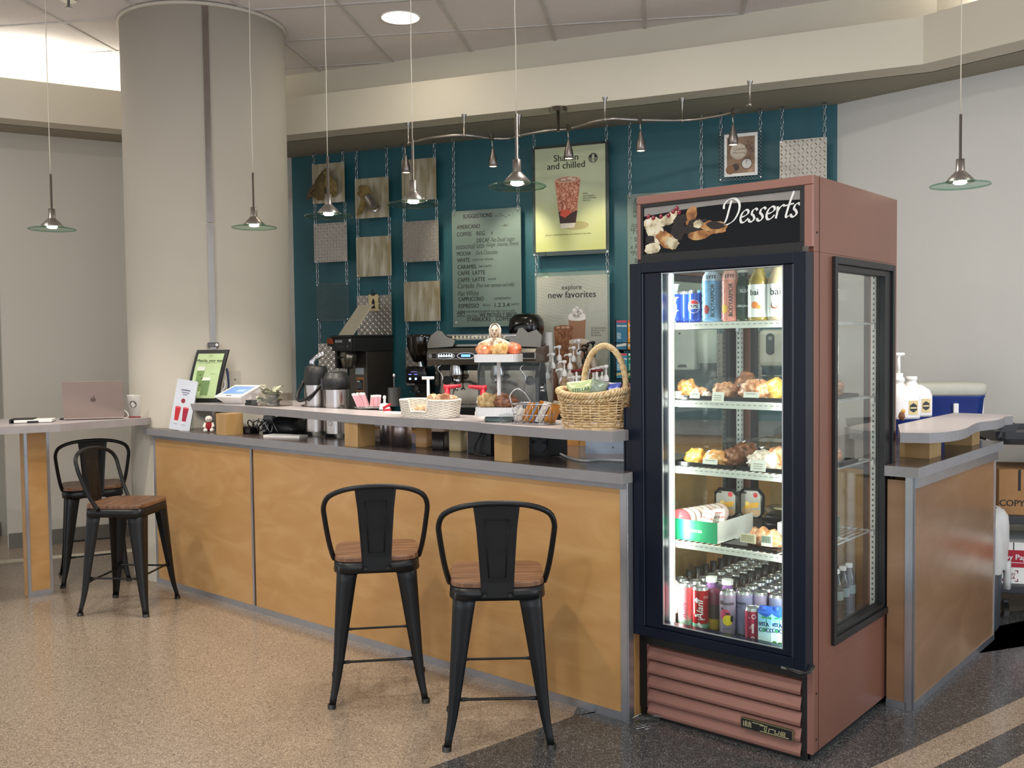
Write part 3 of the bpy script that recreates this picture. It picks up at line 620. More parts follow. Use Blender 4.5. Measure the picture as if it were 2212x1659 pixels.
# ============================================================ POSTERS
INK = M('#141414', .6)
def seal(mb, x, z, r, y, fg, bg):   # round twin-tailed emblem
    mb.disc(x, z, r, y, fg, 32); mb.disc(x, z, r*.93, y-.0003, bg, 32); mb.disc(x, z, r*.88, y-.0006, fg, 32); yy = y-.0009
    mb.disc(x, z+r*.08, r*.30, yy, bg, 20, r*.36)                                       # face
    mb.poly([(x-r*.28, z+r*.46), (x-r*.34, z+r*.66), (x-r*.14, z+r*.55), (x, z+r*.8), (x+r*.14, z+r*.55), (x+r*.34, z+r*.66), (x+r*.28, z+r*.46)], yy, bg)
    for s in (-1, 1):
        for k in range(4):                                                              # hair and tails as bands
            a0 = .1-k*.36; r0, r1 = (.42, .52) if k < 2 else (.42, .55)
            for j in (0, 1):
                q0, q1 = r0+j*.2, r0+j*.2+.1
                mb.poly([(x+s*r*q0*math.cos(a0), z+r*q0*math.sin(a0)-r*.02), (x+s*r*q1*math.cos(a0), z+r*q1*math.sin(a0)-r*.02), (x+s*r*q1*math.cos(a0-.28), z+r*q1*math.sin(a0-.28)-r*.02), (x+s*r*q0*math.cos(a0-.28), z+r*q0*math.sin(a0-.28)-r*.02)], yy, bg)
    mb.poly([(x-r*.12, z-r*.3), (x+r*.12, z-r*.3), (x+r*.2, z-r*.8), (x-r*.2, z-r*.8)], yy, bg)
    for s in (-1, 1): mb.disc(x+s*r*.12, z+r*.12, r*.045, yy-.0003, fg, 8); 
    mb.poly([(x-r*.1, z-r*.06), (x+r*.1, z-r*.06), (x, z-r*.12)], yy-.0003, fg)
def hung(name, label, u0, u1, z0, z1, v=-.085):
    t = thing(name, label, name.replace('_', ' '), W.w(u0, v, z0), W.a)
    return t, u1-u0, z1-z0
t, w, h = hung('poster', 'yellow green poster of a shaken iced coffee glass, reading Shaken and chilled', 2.10, 2.68, 2.085, 2.885)
m = MB(); m.box(0, w, -.003, .002, 0, h, GLASS); obj('acrylic_cover', m, t)
m = MB(); m.box(0, w, .003, .008, 0, h, M('#2a3234', .4)); m.tube([(0, 0, .0), (w, 0, 0)], .004, ACRYL, 6)
for x in (.01, w-.01): m.cyl((x, -.008, .012), .008, .016, SILVER, 12, 'y')
obj('backing', m, t)
m = MB(); m.T = Matrix.Translation((.022, 0, .03)); pw, ph = w-.045, h-.05; y = -.0036
YG = grad('poster_yellow', '#cfc95f', '#d6d4b4', -.15, .7); m.poly([(0, 0), (pw, 0), (pw, ph), (0, ph)], y+.001, YG)
m.disc(.31, .18, .10, y, M('#a8a06a', .6), 24, .03); cx = .25
m.poly([(cx-.058, .18), (cx+.058, .18), (cx+.098, .515), (cx-.098, .515)], y-.0005, ramp_mat('iced_coffee_print', [(.35, '#8f4a34'), (.5, '#c77a5c'), (.65, '#e8b79c')], .5, nscale=26, dist=2.5))
m.poly([(cx-.06, .2), (cx+.06, .2), (cx+.074, .29), (cx+.02, .27), (cx-.02, .3), (cx-.07, .285)], y-.001, M('#38201c', .5)); m.poly([(cx-.06, .26), (cx-.02, .24), (cx+.03, .275), (cx+.0, .30), (cx-.05, .30)], y-.0015, M('#d6553e', .5))
m.poly([(cx-.05, .165), (cx+.05, .165), (cx+.06, .2), (cx-.06, .2)], y-.0012, M('#d9d3c0', .4)); m.disc(cx, .515, .098, y-.001, M('#dcb79b', .5), 28, .024); m.disc(cx, .515, .086, y-.0015, M('#b98a6e', .5), 28, .018)
for dx, dz in ((-.03, .0), (.02, .006), (.045, -.004)): m.poly([(cx+dx-.02, .508+dz), (cx+dx+.018, .51+dz), (cx+dx+.015, .525+dz), (cx+dx-.018, .522+dz)], y-.002, M('#e6cdb5', .4))
m.text('Shaken', .068, INK, cx-.01, .65, y-.001, 'CENTER', bold=.0003); m.text('and chilled', .068, INK, cx-.01, .595, y-.001, 'CENTER', bold=.0003)
seal(m, .445, .655, .036, y-.0005, M('#1f2421', .5), M('#cfcfae', .5))
for i, s in enumerate(('NEW', 'Iced Hazelnut', 'Oatmilk Shaken', 'Espresso')): m.text(s, .016, M('#4a4a30', .6), .365, .40-i*.016, y-.001)
m.text('Discover handcrafted shaken and chilled favorites today', .0155, M('#6a6a3c', .6), cx, .115, y-.001, 'CENTER'); obj('print', m, t)
c_ = MB()
for x in (.015, w-.015): chain(c_, x, 0, h-.01, 3.0-2.085, SILVER)
obj('chain', c_, t)
t, w, h = hung('poster', 'pale beige poster of three coffee drinks, reading explore new favorites', 2.11, 2.68, 1.0, 1.965)
m = MB(); m.box(0, w, -.003, .002, 0, h, GLASS); obj('acrylic_cover', m, t)
m = MB(); m.box(0, w, .003, .006, 0, h, M('#8e9896', .4)); m.tube([(0, 0, h), (w, 0, h)], .004, ACRYL, 6)
for x in (.01, w-.01): m.cyl((x, -.008, h-.012), .008, .016, SILVER, 12, 'y')
obj('backing', m, t)
m = MB(); m.T = Matrix.Translation((.016, 0, 0)); pw, ph = w-.03, h-.03; y = -.0036; BG = M('#bdb7ad', .6, var=.02)
m.poly([(0, 0), (pw, 0), (pw, ph), (0, ph)], y+.001, BG); LN = M('#c9c4ba', .6)
for k in range(16):
    pts = [(pw*i/14, ph-.02-.018*k+.05*math.sin(i*.33+k*.22)) for i in range(15)]
    for (a, b), (c, d) in zip(pts, pts[1:]):
        if b < ph-.006 and d < ph-.006: m.poly([(a, b-.002), (c, d-.002), (c, d+.002), (a, b+.002)], y+.0006, LN)
m.text('explore', .05, INK, pw/2, .835, y, 'CENTER'); m.text('new favorites', .068, INK, pw/2, .775, y, 'CENTER', bold=.0004)
def dcup(x, z0, z1, w0, w1, c, top, yy, c2=None):
    m.poly([(x-w0, z0), (x+w0, z0), (x+w1, z1), (x-w1, z1)], yy, c); m.disc(x, z1, w1, yy-.0004, top, 24, w1*.22); m.disc(x, z0, w0, yy-.0001, c, 20, w0*.2)
dcup(.31, .30, .62, .05, .066, M('#9f7456', .5), M('#e8e2d8', .5), y)
for dx, dz, r in ((-.035, .635, .033), (.03, .635, .035), (0, .655, .036), (-.01, .68, .026), (.02, .672, .024), (.0, .70, .014)): m.disc(.31+dx, dz, r, y-.0006, M('#e9e5de', .6), 18, r*.8)
dcup(.205, .27, .56, .05, .075, ramp_mat('latte_print', [(.35, '#6f4128'), (.55, '#93603f'), (.7, '#b88661')], .5, nscale=30, dist=1.5), M('#7f5236', .5), y-.001)
for dx in (-.04, .0, .035): m.poly([(.205+dx-.016, .55), (.205+dx+.016, .553), (.205+dx+.013, .568), (.205+dx-.015, .57)], y-.002, M('#c79c7c', .4))
dcup(.325, .28, .46, .07, .076, M('#b18d70', .5), M('#dcd0c2', .5), y-.002); m.poly([(.249, .44), (.401, .44), (.402, .462), (.248, .462)], y-.0023, M('#d8cabb', .5))
m.tube([(.4, y-.002, .44), (.43, y-.002, .43), (.433, y-.002, .36), (.4, y-.002, .33)], .004, M('#cdbfae', .3), 6, flat=.3)
for i, s in enumerate(('INTRODUCING', 'FRAPPUCCINO', 'BLENDED', 'BEVERAGE')): m.text(s, .016, M('#4a453e', .6), .415, .545-i*.017, y)
for i, s in enumerate(('ICED', 'CARAMEL', 'LATTE')): m.text(s, .015, M('#4a453e', .6), .1, .36-i*.017, y)
seal(m, .455, .24, .036, y, M('#2c4a40', .5), M('#cfc9bd', .5)); obj('print', m, t)
c_ = MB()
for x in (.015, w-.015): chain(c_, x, -.0, h-.01, 2.085-1.0+.01, SILVER)
obj('chain', c_, t)
# ---- menu boards
FROST = frosted('frosted_green_acrylic', '#76897f', .80, .3)
def board(label, u0, u1, z0, z1, lines, v=-.085, ztop=3.0):
    t = thing('menu_board', label, 'menu board', W.w(u0, v, z0), W.a); w, h = u1-u0, z1-z0
    m = MB(); m.box(0, w, -.003, .003, 0, h, FROST); obj('board', m, t, .001)
    m = MB()
    for x in (.03, w-.03): m.cyl((x, -.009, .035), .011, .02, SILVER, 14, 'y')
    obj('standoff_screw', m, t)
    c_ = MB()
    for x in (.02, w-.02): chain(c_, x, 0, h-.01, ztop-z0, SILVER); c_.tube([(x, -.006, h-.03), (x, -.008, h-.01), (x, 0, h+.005)], .003, SILVER, 6)
    obj('chain', c_, t)
    m = MB()
    for px, py, s, tx, sh_, *px1 in lines:
        u, z = W.hit(px, py, v); hw = M('#2c312e', .6) if sh_ else INK; k = .85
        if px1:
            n0 = len(m.v); m.text(tx, s, hw, 0, 0, 0); xs = [q[0] for q in m.v[n0:]]; k = (W.hit(px1[0], py, v)[0]-u)/max(xs); nf = len(m.f)
            m.v = m.v[:n0]; keep = [i for i, f_ in enumerate(m.f) if max(f_) < n0]; m.f = [m.f[i] for i in keep]; m.mi = [m.mi[i] for i in keep]; m.sm = [m.sm[i] for i in keep]
        m.text(tx, s, hw, u-u0, z-z0-s*.36, -.0036, shear=sh_, sx=k, bold=.0002 if sh_ else .0006 if s > .03 else .0002)
    obj('lettering', m, t); return t
S1, S2, S3 = .044, .022, .05
board('frosted menu board headed SUGGESTIONS listing americano, mocha and lattes', 1.441, 2.005, 1.575, 2.455, [
 (1000, 468, S1, 'SUGGESTIONS', 0, 1063), (1068, 466, .04, "~'/~.,~`.", .3, 1110), (987, 491, S1, 'AMERICANO', 0, 1037), (1085, 487, .024, '~446 5', .2, 1098), (987, 506.5, S1, 'COFFEE', 0, 1019), (1029, 504.5, S1, 'REG', 0, 1047), (1061, 503, .03, '$', 0), (1050, 504, .03, '..', 0),
 (1029.5, 519.5, S1, 'DECAF', 0, 1057), (1059, 518, .048, '-No Decaf /sugar', .2, 1112), (984, 532.5, .062, 'seasonal', .2, 1025), (1029, 530, .060, 'latte', .2, 1046), (1050, 528.5, .044, '(Ginger. chestnut. Smore)', .2, 1120),
 (987, 548.5, S1, 'MOCHA', 0, 1017), (1019, 546, .02, "'", 0), (1028, 546, .046, 'Dark Chocolate', .2, 1075), (987.5, 562.5, S1, 'WHITE', 0, 1015), (1020, 561.5, S2, 'CHOCOLAT  MOCHA', 0, 1066), (988.5, 577, S1, 'CARAMEL', 0, 1030), (1034.5, 575.5, S2, 'MACCHIATO', 0, 1062),
 (988.5, 590.5, S1, 'CAFFE  LATTE', 0, 1048), (988.5, 605, S1, 'CAFFE  LATTE', 0, 1048), (1054.5, 603, S2, 'FLAVOR', 0, 1072), (988, 617.5, .058, 'Cortado', .15, 1024), (1029, 616.5, .042, '(Pour over espresso and milk)', .2, 1111), (988.5, 634, .055, 'Flat White', .2, 1034),
 (990.5, 646.5, S1, 'CAPPUCCINO', 0, 1045), (1068, 645, .024, 'OH!*RISTRETTO', 0, 1104), (990.5, 661, S1, 'ESPRESSO', 0, 1035), (1042, 659.5, S2, '"BOLD ,', 0, 1062), (1066, 659, S1, '1.2.3.4', 0, 1101), (1104, 657.5, S2, 'SHOTS"', 0, 1122),
 (984, 675.5, S1, '`AIM', 0, 1004), (1007, 673.5, .022, 'FOR THE MOON EVEN IF YOU MISS, YOU LL LAND', 0, 1113), (987.5, 683, .020, 'AMONG THE STARS', 0, 1032), (1036, 680.5, S1, 'WE PROUDLY BREW', 0, 1117), (1009, 690, S1, 'STARBUCKS', 0, 1060), (1071, 688.5, S1, 'COFFEE', 0, 1105)])
board('second frosted menu board half hidden behind the display fridge', 2.816, 3.36, 1.575, 2.492, [
 (1368, 434, S1, '.C', 0), (1368, 443, .03, 'TAZO', 0), (1368, 451, .03, 'TAZO', 0), (1368, 458, .03, 'MILK', 0), (1368, 467, .03, 'HOT', 0), (1363, 486, .05, 'iced', .2), (1360, 499, .06, '*Flat', .2), (1361, 517, .03, '"', .2), (1370, 517, S1, 'SM', 0),
 (1361, 533, .05, 'x Reg', .2), (1361, 547, .05, '*Pur', .2), (1371, 563, S1, 'SP', 0), (1364, 578, .07, 'Chai', .2), (1363, 598, .06, 'Mocha', .2), (1363, 620, .045, 'Fea', .2), (1361, 640, .05, '.Mat', .2), (1371, 653, S1, 'ST', 0)])
c_ = MB(); 
# ============================================================ DISPLAY FRIDGE
fr = thing('display_fridge', 'tall copper coloured glass door display fridge with a Desserts sign', 'fridge', G.w(0, 0), G.a)
m = MB(); m.box(0, GW, 0, GD, 1.745, GH, COPPER); m.box(0, GW, .0, GD, .03, .32, COPPER)
for x0, x1 in ((0, .04), (GW-.04, GW)):
    m.box(x0, x1, 0, .165, .32, 1.745, COPPER).box(x0, x1, .725, GD, .32, 1.745, COPPER).box(x0, x1, .165, .725, .32, .39, COPPER).box(x0, x1, .165, .725, 1.715, 1.745, COPPER)
m.box(.04, .10, GD-.05, GD, .32, 1.745, COPPER).box(GW-.10, GW-.04, GD-.05, GD, .32, 1.745, COPPER)
obj('cabinet', m, fr, .0015)
m = MB(); m.box(.02, GW-.02, .02, GD-.02, 0, .045, BLACK)
for x in (.06, GW-.06):
    for y in (.06, GD-.06): m.cyl((x, y, 0), .02, .03, BLACK, 12)
obj('kick_base', m, fr)
m = MB(); m.box(GW-.0005, GW+.0012, .040, .043, .03, GH-.002, M('#4e3028', .5)).box(GW-.001, GW+.001, .7, .702, .03, .3, M('#6e4234', .5)); 
for z in (.235, .075, 1.81): m.cyl((GW-.002, .022, z), .004, .004, BLACK, 10, 'x')
obj('side_seam', m, fr)
# header sign
m = MB(); m.box(-.001, GW, -.012, 0, 1.968, GH-.001, COPPER2).box(-.001, .016, -.012, 0, 1.76, 1.968, COPPER2).box(.664, GW, -.012, 0, 1.76, 1.968, COPPER2); obj('header_trim', m, fr, .003)
m = MB(); m.box(.001, GW-.03, -.010, 0, 1.744, 1.779, BLACK).box(.016, .664, -.010, 0, 1.955, 1.968, BLACK).box(.016, .027, -.010, 0, 1.779, 1.955, BLACK).box(.648, .664, -.010, 0, 1.779, 1.955, BLACK); obj('sign_frame', m, fr, .001)
m = MB(); m.box(.027, .648, -.004, 0, 1.779, 1.955, M('#05070a', .12, spec=.22)); sg = obj('sign_panel', m, fr)
def stroke(mb, pts, y, mat, nib=(.0022, .0012), n=6):
    pts = smooth([(p[0], 0, p[1]) for p in pts], n)
    for a, b in zip(pts, pts[1:]):
        d = Vector((b.x-a.x, 0, b.z-a.z)); 
        if d.length < 1e-7: continue
        d.normalize(); nx, nz = -d.z, d.x; w = abs(nib[0]*d.z - nib[1]*d.x)*1.0+.0012
        e = d*.0006
        mb.poly([(a.x-e.x+nx*w, a.z-e.z+nz*w), (b.x+e.x+nx*w, b.z+e.z+nz*w), (b.x+e.x-nx*w, b.z+e.z-nz*w), (a.x-e.x-nx*w, a.z-e.z-nz*w)], y, mat)
LET = {'D': ([[(.62, 1.98), (.55, 1.2), (.48, .45), (.3, .02)], [(.05, 1.35), (.02, 1.7), (.35, 2.1), (.9, 2.12), (1.38, 1.7), (1.5, 1.05), (1.25, .35), (.75, 0), (.25, -.03), (.02, .1), (-.04, .25)]], 1.72),
 'e': ([[(.1, .45), (.42, .52), (.68, .72), (.62, .96), (.38, 1.0), (.14, .75), (.08, .35), (.22, .03), (.5, .02), (.78, .3)]], .84),
 's': ([[(.02, .2), (.1, .02), (.34, -.02), (.5, .2), (.38, .45), (.2, .62), (.24, .9), (.48, 1.02), (.64, .88)]], .74),
 'r': ([[(.08, .95), (.14, .5), (.12, 0)], [(.12, .45), (.28, .82), (.5, 1.02), (.66, .95)]], .70),
 't': ([[(.52, 2.05), (.36, 1.1), (.26, .2), (.34, 0), (.52, .1)], [(.02, .92), (.36, 1.0), (.72, 1.05)]], .64)}
m = MB(); LW = M('#e6e6e4', .4, emit=.15); x0, z0 = 0, 0
ua, za = W.hit(0, 0, 0); ua, za = G.hit(1556, 486, -.004); ub, zb = G.hit(1722, 466, -.004); sc_ = (ub-ua)/ (1.72+.84+.74*3+.84+.70+.64-.15); x = ua
for ch in 'Desserts':
    sts, adv = LET[ch]; 
    for s_ in sts: stroke(m, [(x+(px_+pz_*.22)*sc_, za+(zb-za)*(x-ua)/(ub-ua)+pz_*sc_*.98) for px_, pz_ in s_], -.0048, LW, (.0030, .0016))
    x += adv*sc_
obj('lettering', m, sg)
m = MB()
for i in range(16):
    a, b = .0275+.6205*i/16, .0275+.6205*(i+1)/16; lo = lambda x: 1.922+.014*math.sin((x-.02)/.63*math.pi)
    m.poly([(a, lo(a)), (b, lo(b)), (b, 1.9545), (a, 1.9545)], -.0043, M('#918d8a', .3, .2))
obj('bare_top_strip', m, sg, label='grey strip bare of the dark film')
m = MB(); CRM = ramp_mat('whipped_cream_print', [(.35, '#8d7f60'), (.5, '#d9cfae'), (.7, '#efe9d6')], .4, nscale=28); PST = ramp_mat('pastry_print', [(.3, '#5a3216'), (.5, '#a8703a'), (.72, '#dfbd85')], .4, nscale=26); CHO = ramp_mat('chocolate_print', [(.4, '#0d0908'), (.6, '#24140d'), (.75, '#4a2b1c')], .4, nscale=30)
def blobp(cx, cz, rx, rz, a, mat, y, sd):
    rn = random.Random(sd); n = 22; P = []
    for i in range(n):
        t_ = 2*math.pi*i/n; k = 1+.14*rn.uniform(-1, 1); p, q = rx*k*math.cos(t_), rz*k*math.sin(t_); P.append((cx+p*math.cos(a)-q*math.sin(a), cz+p*math.sin(a)+q*math.cos(a)))
    m.poly(P, y, mat)
for i, (cx, cz, rx, rz, a, mt) in enumerate(((.205, .13, .022, .035, -.5, PST), (.225, .085, .05, .03, .2, CHO), (.24, .055, .05, .016, 0, PST), (.30, .08, .055, .022, -.15, PST), (.305, .085, .04, .013, -.15, CHO), (.15, .075, .03, .035, -.3, CHO), (.06, .075, .06, .03, -.7, CRM), (.10, .05, .05, .028, -.6, PST), (.125, .035, .03, .022, -.3, CRM), (.04, .022, .035, .022, .1, CRM), (.04, .115, .045, .022, 0, CRM), (.11, .125, .045, .020, .4, CRM), (.135, .033, .014, .02, 0, CRM), (.03, .055, .02, .016, 0, CHO), (.16, .115, .03, .02, .3, CHO), (.235, .095, .02, .014, .2, CRM))):
    blobp(.024+cx, 1.779+cz, rx, rz, a, mt, -.0045-.0001*i, i)
for i, (cx, cz) in enumerate(((.02, .142), (.042, .135), (.075, .137), (.108, .138), (.128, .150), (.142, .16), (.152, .145))): m.disc(.028+cx, 1.779+cz, .009, -.0062, M('#7d1420', .3), 12); m.disc(.026+cx, 1.782+cz, .002, -.0064, WHITE, 6)
for v_ in m.v[:]: pass
m.v = [(max(v[0], .0275), v[1], max(v[2], 1.7795)) for v in m.v]
obj('pastry_picture', m, sg)
# grille
m = MB(); m.box(-.003, .675, -.006, 0, .285, .315, BLACK).box(-.003, .03, -.006, 0, .035, .285, BLACK).box(.655, .675, -.006, 0, .035, .285, BLACK).box(0, .675, -.003, 0, .0, .036, BLACK).box(.03, .655, .0, .012, .03, .285, M('#0c0b0b', .8)); obj('grille_frame', m, fr, .001)
m = MB(); m.box(.675, GW+.0005, -.006, 0, .03, .315, COPPER2).box(-.006, -.001, -.003, .0, .03, .315, COPPER2).box(.03, .036, -.004, .0, .036, .285, COPPER2)
m.v = m.v; obj('grille_corner', m, fr)
g = MB()
for i, zb_ in enumerate((.228, .173, .118, .063, .012)):
    z0_ = zb_+.012; g.loft([[(x, -.018, z0_-.004), (x, -.016, z0_-.009), (x, -.012, z0_-.006), (x, .004, z0_+.034), (x, -.001, z0_+.036), (x, -.018, z0_+.004)] for x in (.038, .654)], COPPER2, False)
gr = obj('louvre_grille', g, fr, .0008)
m = MB(); m.box(.435, .632, -.026, -.016, .066, .105, M('#8d8563', .35, .8)).box(.438, .629, -.0275, -.026, .069, .102, BLACK); GOLD = M('#cfc89c', .3, .6)
npz = obj('name_plate', m, fr, .001); m = MB()
for pts in ([(.51, .093), (.535, .096), (.535, .078)], [(.545, .09), (.545, .078)], [(.545, .088), (.558, .091), (.565, .088)], [(.568, .09), (.568, .079), (.582, .079), (.582, .09)], [(.588, .084), (.604, .084), (.604, .09), (.59, .09), (.588, .079), (.606, .079)], [(.528, .095), (.528, .080), (.536, .078)], [(.515, .0735), (.62, .0735)], [(.48, .097), (.52, .097)]):
    P = [(a+(b-.085)*.25, b) for a, b in pts]
    for (a, b), (c, d) in zip(P, P[1:]):
        dd = Vector((c-a, d-b)).normalized()*.0016; nx_, nz_ = -dd.y, dd.x; m.poly([(a-dd.x-nx_, b-dd.y-nz_), (c+dd.x-nx_, d+dd.y-nz_), (c+dd.x+nx_, d+dd.y+nz_), (a-dd.x+nx_, b-dd.y+nz_)], -.0279, GOLD)
for k in range(5): m.poly([(.446+k*.007, .076), (.450+k*.007, .076), (.449+k*.007+(k % 2)*.003, .096+.003*(k % 2)), (.446+k*.007, .094)], -.0279, GOLD)
obj('lettering', m, npz)
# door
D0, D1 = -.065, -.006
m = MB()
for b in ((.0, .05, .335, 1.742), (.65, GW, .335, 1.742), (.05, .65, .335, .372), (.05, .65, 1.705, 1.742)): m.box(b[0], b[1], D0, D1, b[2], b[3], NAVY)
for b in ((.05, .138, .372, 1.705), (.606, .65, .372, 1.705), (.138, .606, .372, .396), (.138, .606, 1.698, 1.705)): m.box(b[0], b[1], D0+.010, D1-.012, b[2], b[3], NAVY)
m.box(.643, .65, D0+.003, D0+.012, .372, 1.705, M('#1a2430', .15)); m.box(.05, .058, D0+.003, D0+.012, .372, 1.705, M('#1a2430', .15))
door = obj('door', m, fr, .002)
m = MB(); m.box(.138, .606, D0+.014, D0+.018, .396, 1.698, glass('door_glass', '#F2F8F4', .8)); obj('glass', m, door)
m = MB(); 
for b in ((.134, .138, .392, 1.702), (.606, .610, .392, 1.702), (.138, .606, .392, .396), (.138, .606, 1.698, 1.701)): m.box(b[0], b[1], D0+.008, D0+.014, b[2], b[3], M('#b8c0c0', .3, .7))
obj('glass_trim', m, door)
m = MB(); m.box(-.03, .0, -.058, -.035, .86, 1.20, NAVY).box(-.034, -.028, -.062, -.02, .86, 1.20, NAVY); obj('handle', m, door, .002)
m = MB(); m.box(.60, GW+.004, -.05, -.012, .322, .335, STEEL).cyl((GW-.02, -.03, .318), .014, .022, STEEL, 14).tube([(GW-.09, -.05, .345), (GW-.06, -.066, .33), (GW-.02, -.07, .325), (GW+.006, -.05, .33), (GW+.01, -.02, .345)], .005, BLACK, 8)
m.cyl((GW-.02, -.03, 1.741), .012, .02, STEEL, 12); obj('hinge', m, door)
m = MB(); m.box(.02, GW-.004, -.006, 0, .34, .352, BLACK).box(.02, GW-.004, -.006, 0, 1.725, 1.737, BLACK).box(.008, .02, -.006, 0, .34, 1.737, BLACK).box(GW-.016, GW-.004, -.006, 0, .34, 1.737, BLACK); obj('gasket', m, door)
# side windows
for x, s_ in ((GW, 1), (0, -1)):
    m = MB(); q = lambda a, b, c, d, e, f_: m.box(min(x+s_*a, x+s_*b), max(x+s_*a, x+s_*b), c, d, e, f_, BLACK)
    for c, d, e, f_ in ((.15, .172, .37, 1.738), (.725, .748, .37, 1.738), (.172, .725, .37, .395), (.172, .725, 1.713, 1.738)): q(0, .014, c, d, e, f_)
    for c, d, e, f_ in ((.172, .186, .395, 1.713), (.665, .725, .395, 1.713), (.186, .665, .395, .412), (.186, .665, 1.69, 1.713)): q(-.03, .004, c, d, e, f_)
    wf = obj('window_frame', m, fr, .002, label='black side window frame')
    m = MB(); m.box(x-s_*.02-.002, x-s_*.02+.002, .186, .665, .412, 1.69, glass('side_glass', '#FAFCFB', 1.2)); obj('glass', m, wf)
m = MB(); m.box(.10, GW-.10, GD-.03, GD-.026, .36, 1.72, glass('rear_pane', '#FAFCFB', .8)); obj('rear_glass', m, fr)
m = MB(); m.box(.09, .11, GD-.055, GD-.02, .34, 1.74, BLACK).box(GW-.11, GW-.09, GD-.055, GD-.02, .34, 1.74, BLACK); obj('rear_frame', m, fr)
# inside
IW = M('#d9dcd8', .45)
m = MB(); m.box(.04, GW-.04, .0, GD-.05, 1.735, 1.744, IW).box(.04, GW-.04, 0.0, GD-.03, .32, .366, M('#5c5a56', .35)); obj('interior_lining', m, fr)
for x, y in ((.045, .70), (GW-.065, .70), (.045, .04), (GW-.065, .10)):
    m = MB(); m.box(x, x+.02, y, y+.025, .37, 1.735, IW)
    for k in range(64): m.box(x+.007, x+.013, y-.0006, y, .385+k*.021, .393+k*.021, DARKGREY); m.box(x+.02, x+.0206, y+.009, y+.015, .385+k*.021, .393+k*.021, DARKGREY)
    obj('shelf_standard', m, fr)
m = MB(); m.box(.128, .147, .0, .012, .372, 1.72, WHITE); ls = obj('light_strip', m, fr)
m = MB(); m.box(.136, .147, -.006, .0, .385, 1.71, M('#f4f7ff', .5, 0, 6)); obj('led_tube', m, ls)
m = MB(); m.box(GW-.085, GW-.07, .0, .012, .372, 1.72, WHITE); ls = obj('light_strip', m, fr)
m = MB(); m.box(GW-.088, GW-.085, .0, .012, .385, 1.71, M('#f4f7ff', .5, 0, 6)); obj('led_tube', m, ls)
for u_, sgn in ((.155, 1), (GW-.085, -1)):
    l = bpy.data.lights.new('fridge_led', 'AREA'); l.shape = 'RECTANGLE'; l.size = .02; l.size_y = 1.3; l.energy = 4.5; l.color = (1, .985, .95)
    lo = bpy.data.objects.new('fridge_led', l); C.objects.link(lo); lo.location = G.w(u_, .014, 1.05); tg = G.w(u_+sgn*.3, .34, 1.05)
    d = (tg-lo.location).normalized(); zz = -d; yy = Vector((0, 0, 1)); xx = yy.cross(zz).normalized(); lo.matrix_world = Matrix.Translation(lo.location) @ Matrix((xx, yy, zz)).transposed().to_4x4()
SHZ = (1.52, 1.23, .98, .697)
for z in SHZ:
    m = MB()
    m.box(.06, GW-.06, .022, .03, z-.026, z-.002, WHITE)
    for k in range(26): m.box(.075+k*.0215, .087+k*.0215, .0212, .022, z-.0125, z-.010, M('#9a9a96', .6))
    for k in range(22): m.tube([(.075+k*.0258, .03, z-.006), (.075+k*.0258, .70, z-.006)], .0022, IW, 5)
    for y in (.03, .25, .48, .70): m.tube([(.06, y, z-.011), (GW-.06, y, z-.011)], .0035, IW, 6)
    for x in (.062, GW-.062): m.tube([(x, .03, z-.011), (x, .70, z-.011)], .0035, IW, 6)
    m.box(.048, .062, .69, .715, z-.03, z-.006, SILVER).box(GW-.062, GW-.048, .69, .715, z-.03, z-.006, SILVER).box(.048, .062, .05, .07, z-.03, z-.006, SILVER).box(GW-.062, GW-.048, .11, .13, z-.03, z-.006, SILVER)
    obj('wire_shelf', m, fr)
# ------------------------------------------------------------ things in the fridge
SY = {1.52: 690, 1.23: 863, .98: 1010, .697: 1175, .366: 1370}
def gu(px, v, z): return G.hit(px, SY[z], v)[0]
def gp(u, v, z): return G.w(u, v, z)
CANTOP = SILVER
def can(r, h, body, label='', lab=None, name='drinks_can', parts=True, base=None, grp=None):
    m = MB(); m.lathe([(0, .002), (r*.72, .002), (r*.78, 0), (r, .012), (r, h-.0105)], body, n=24)
    if base: m.lathe([(r+.0003, .012), (r+.0003, .03)], base, n=24)
    m.lathe([(r, h-.0105), (r*.88, h-.002), (r*.86, h)], SILVER if not parts else SILVER, n=24)
    o = solo(name, label, 'drinks can', m, group=grp)
    l = MB(); l.lathe([(r*.84, h), (r*.80, h-.001), (r*.78, h-.004), (0, h-.004)], M('#bfc0c2', .22, .9), n=24).box(-.006, .006, -.003, .012, h-.0038, h-.0028, SILVER); obj('can_lid', l, o)
    return o
def put(o, px, v, z, rz=0, u=None):
    u = gu(px, v, z) if u is None else u; o.location = gp(u, v, z); o.rotation_euler = (0, 0, G.a+rz); return o
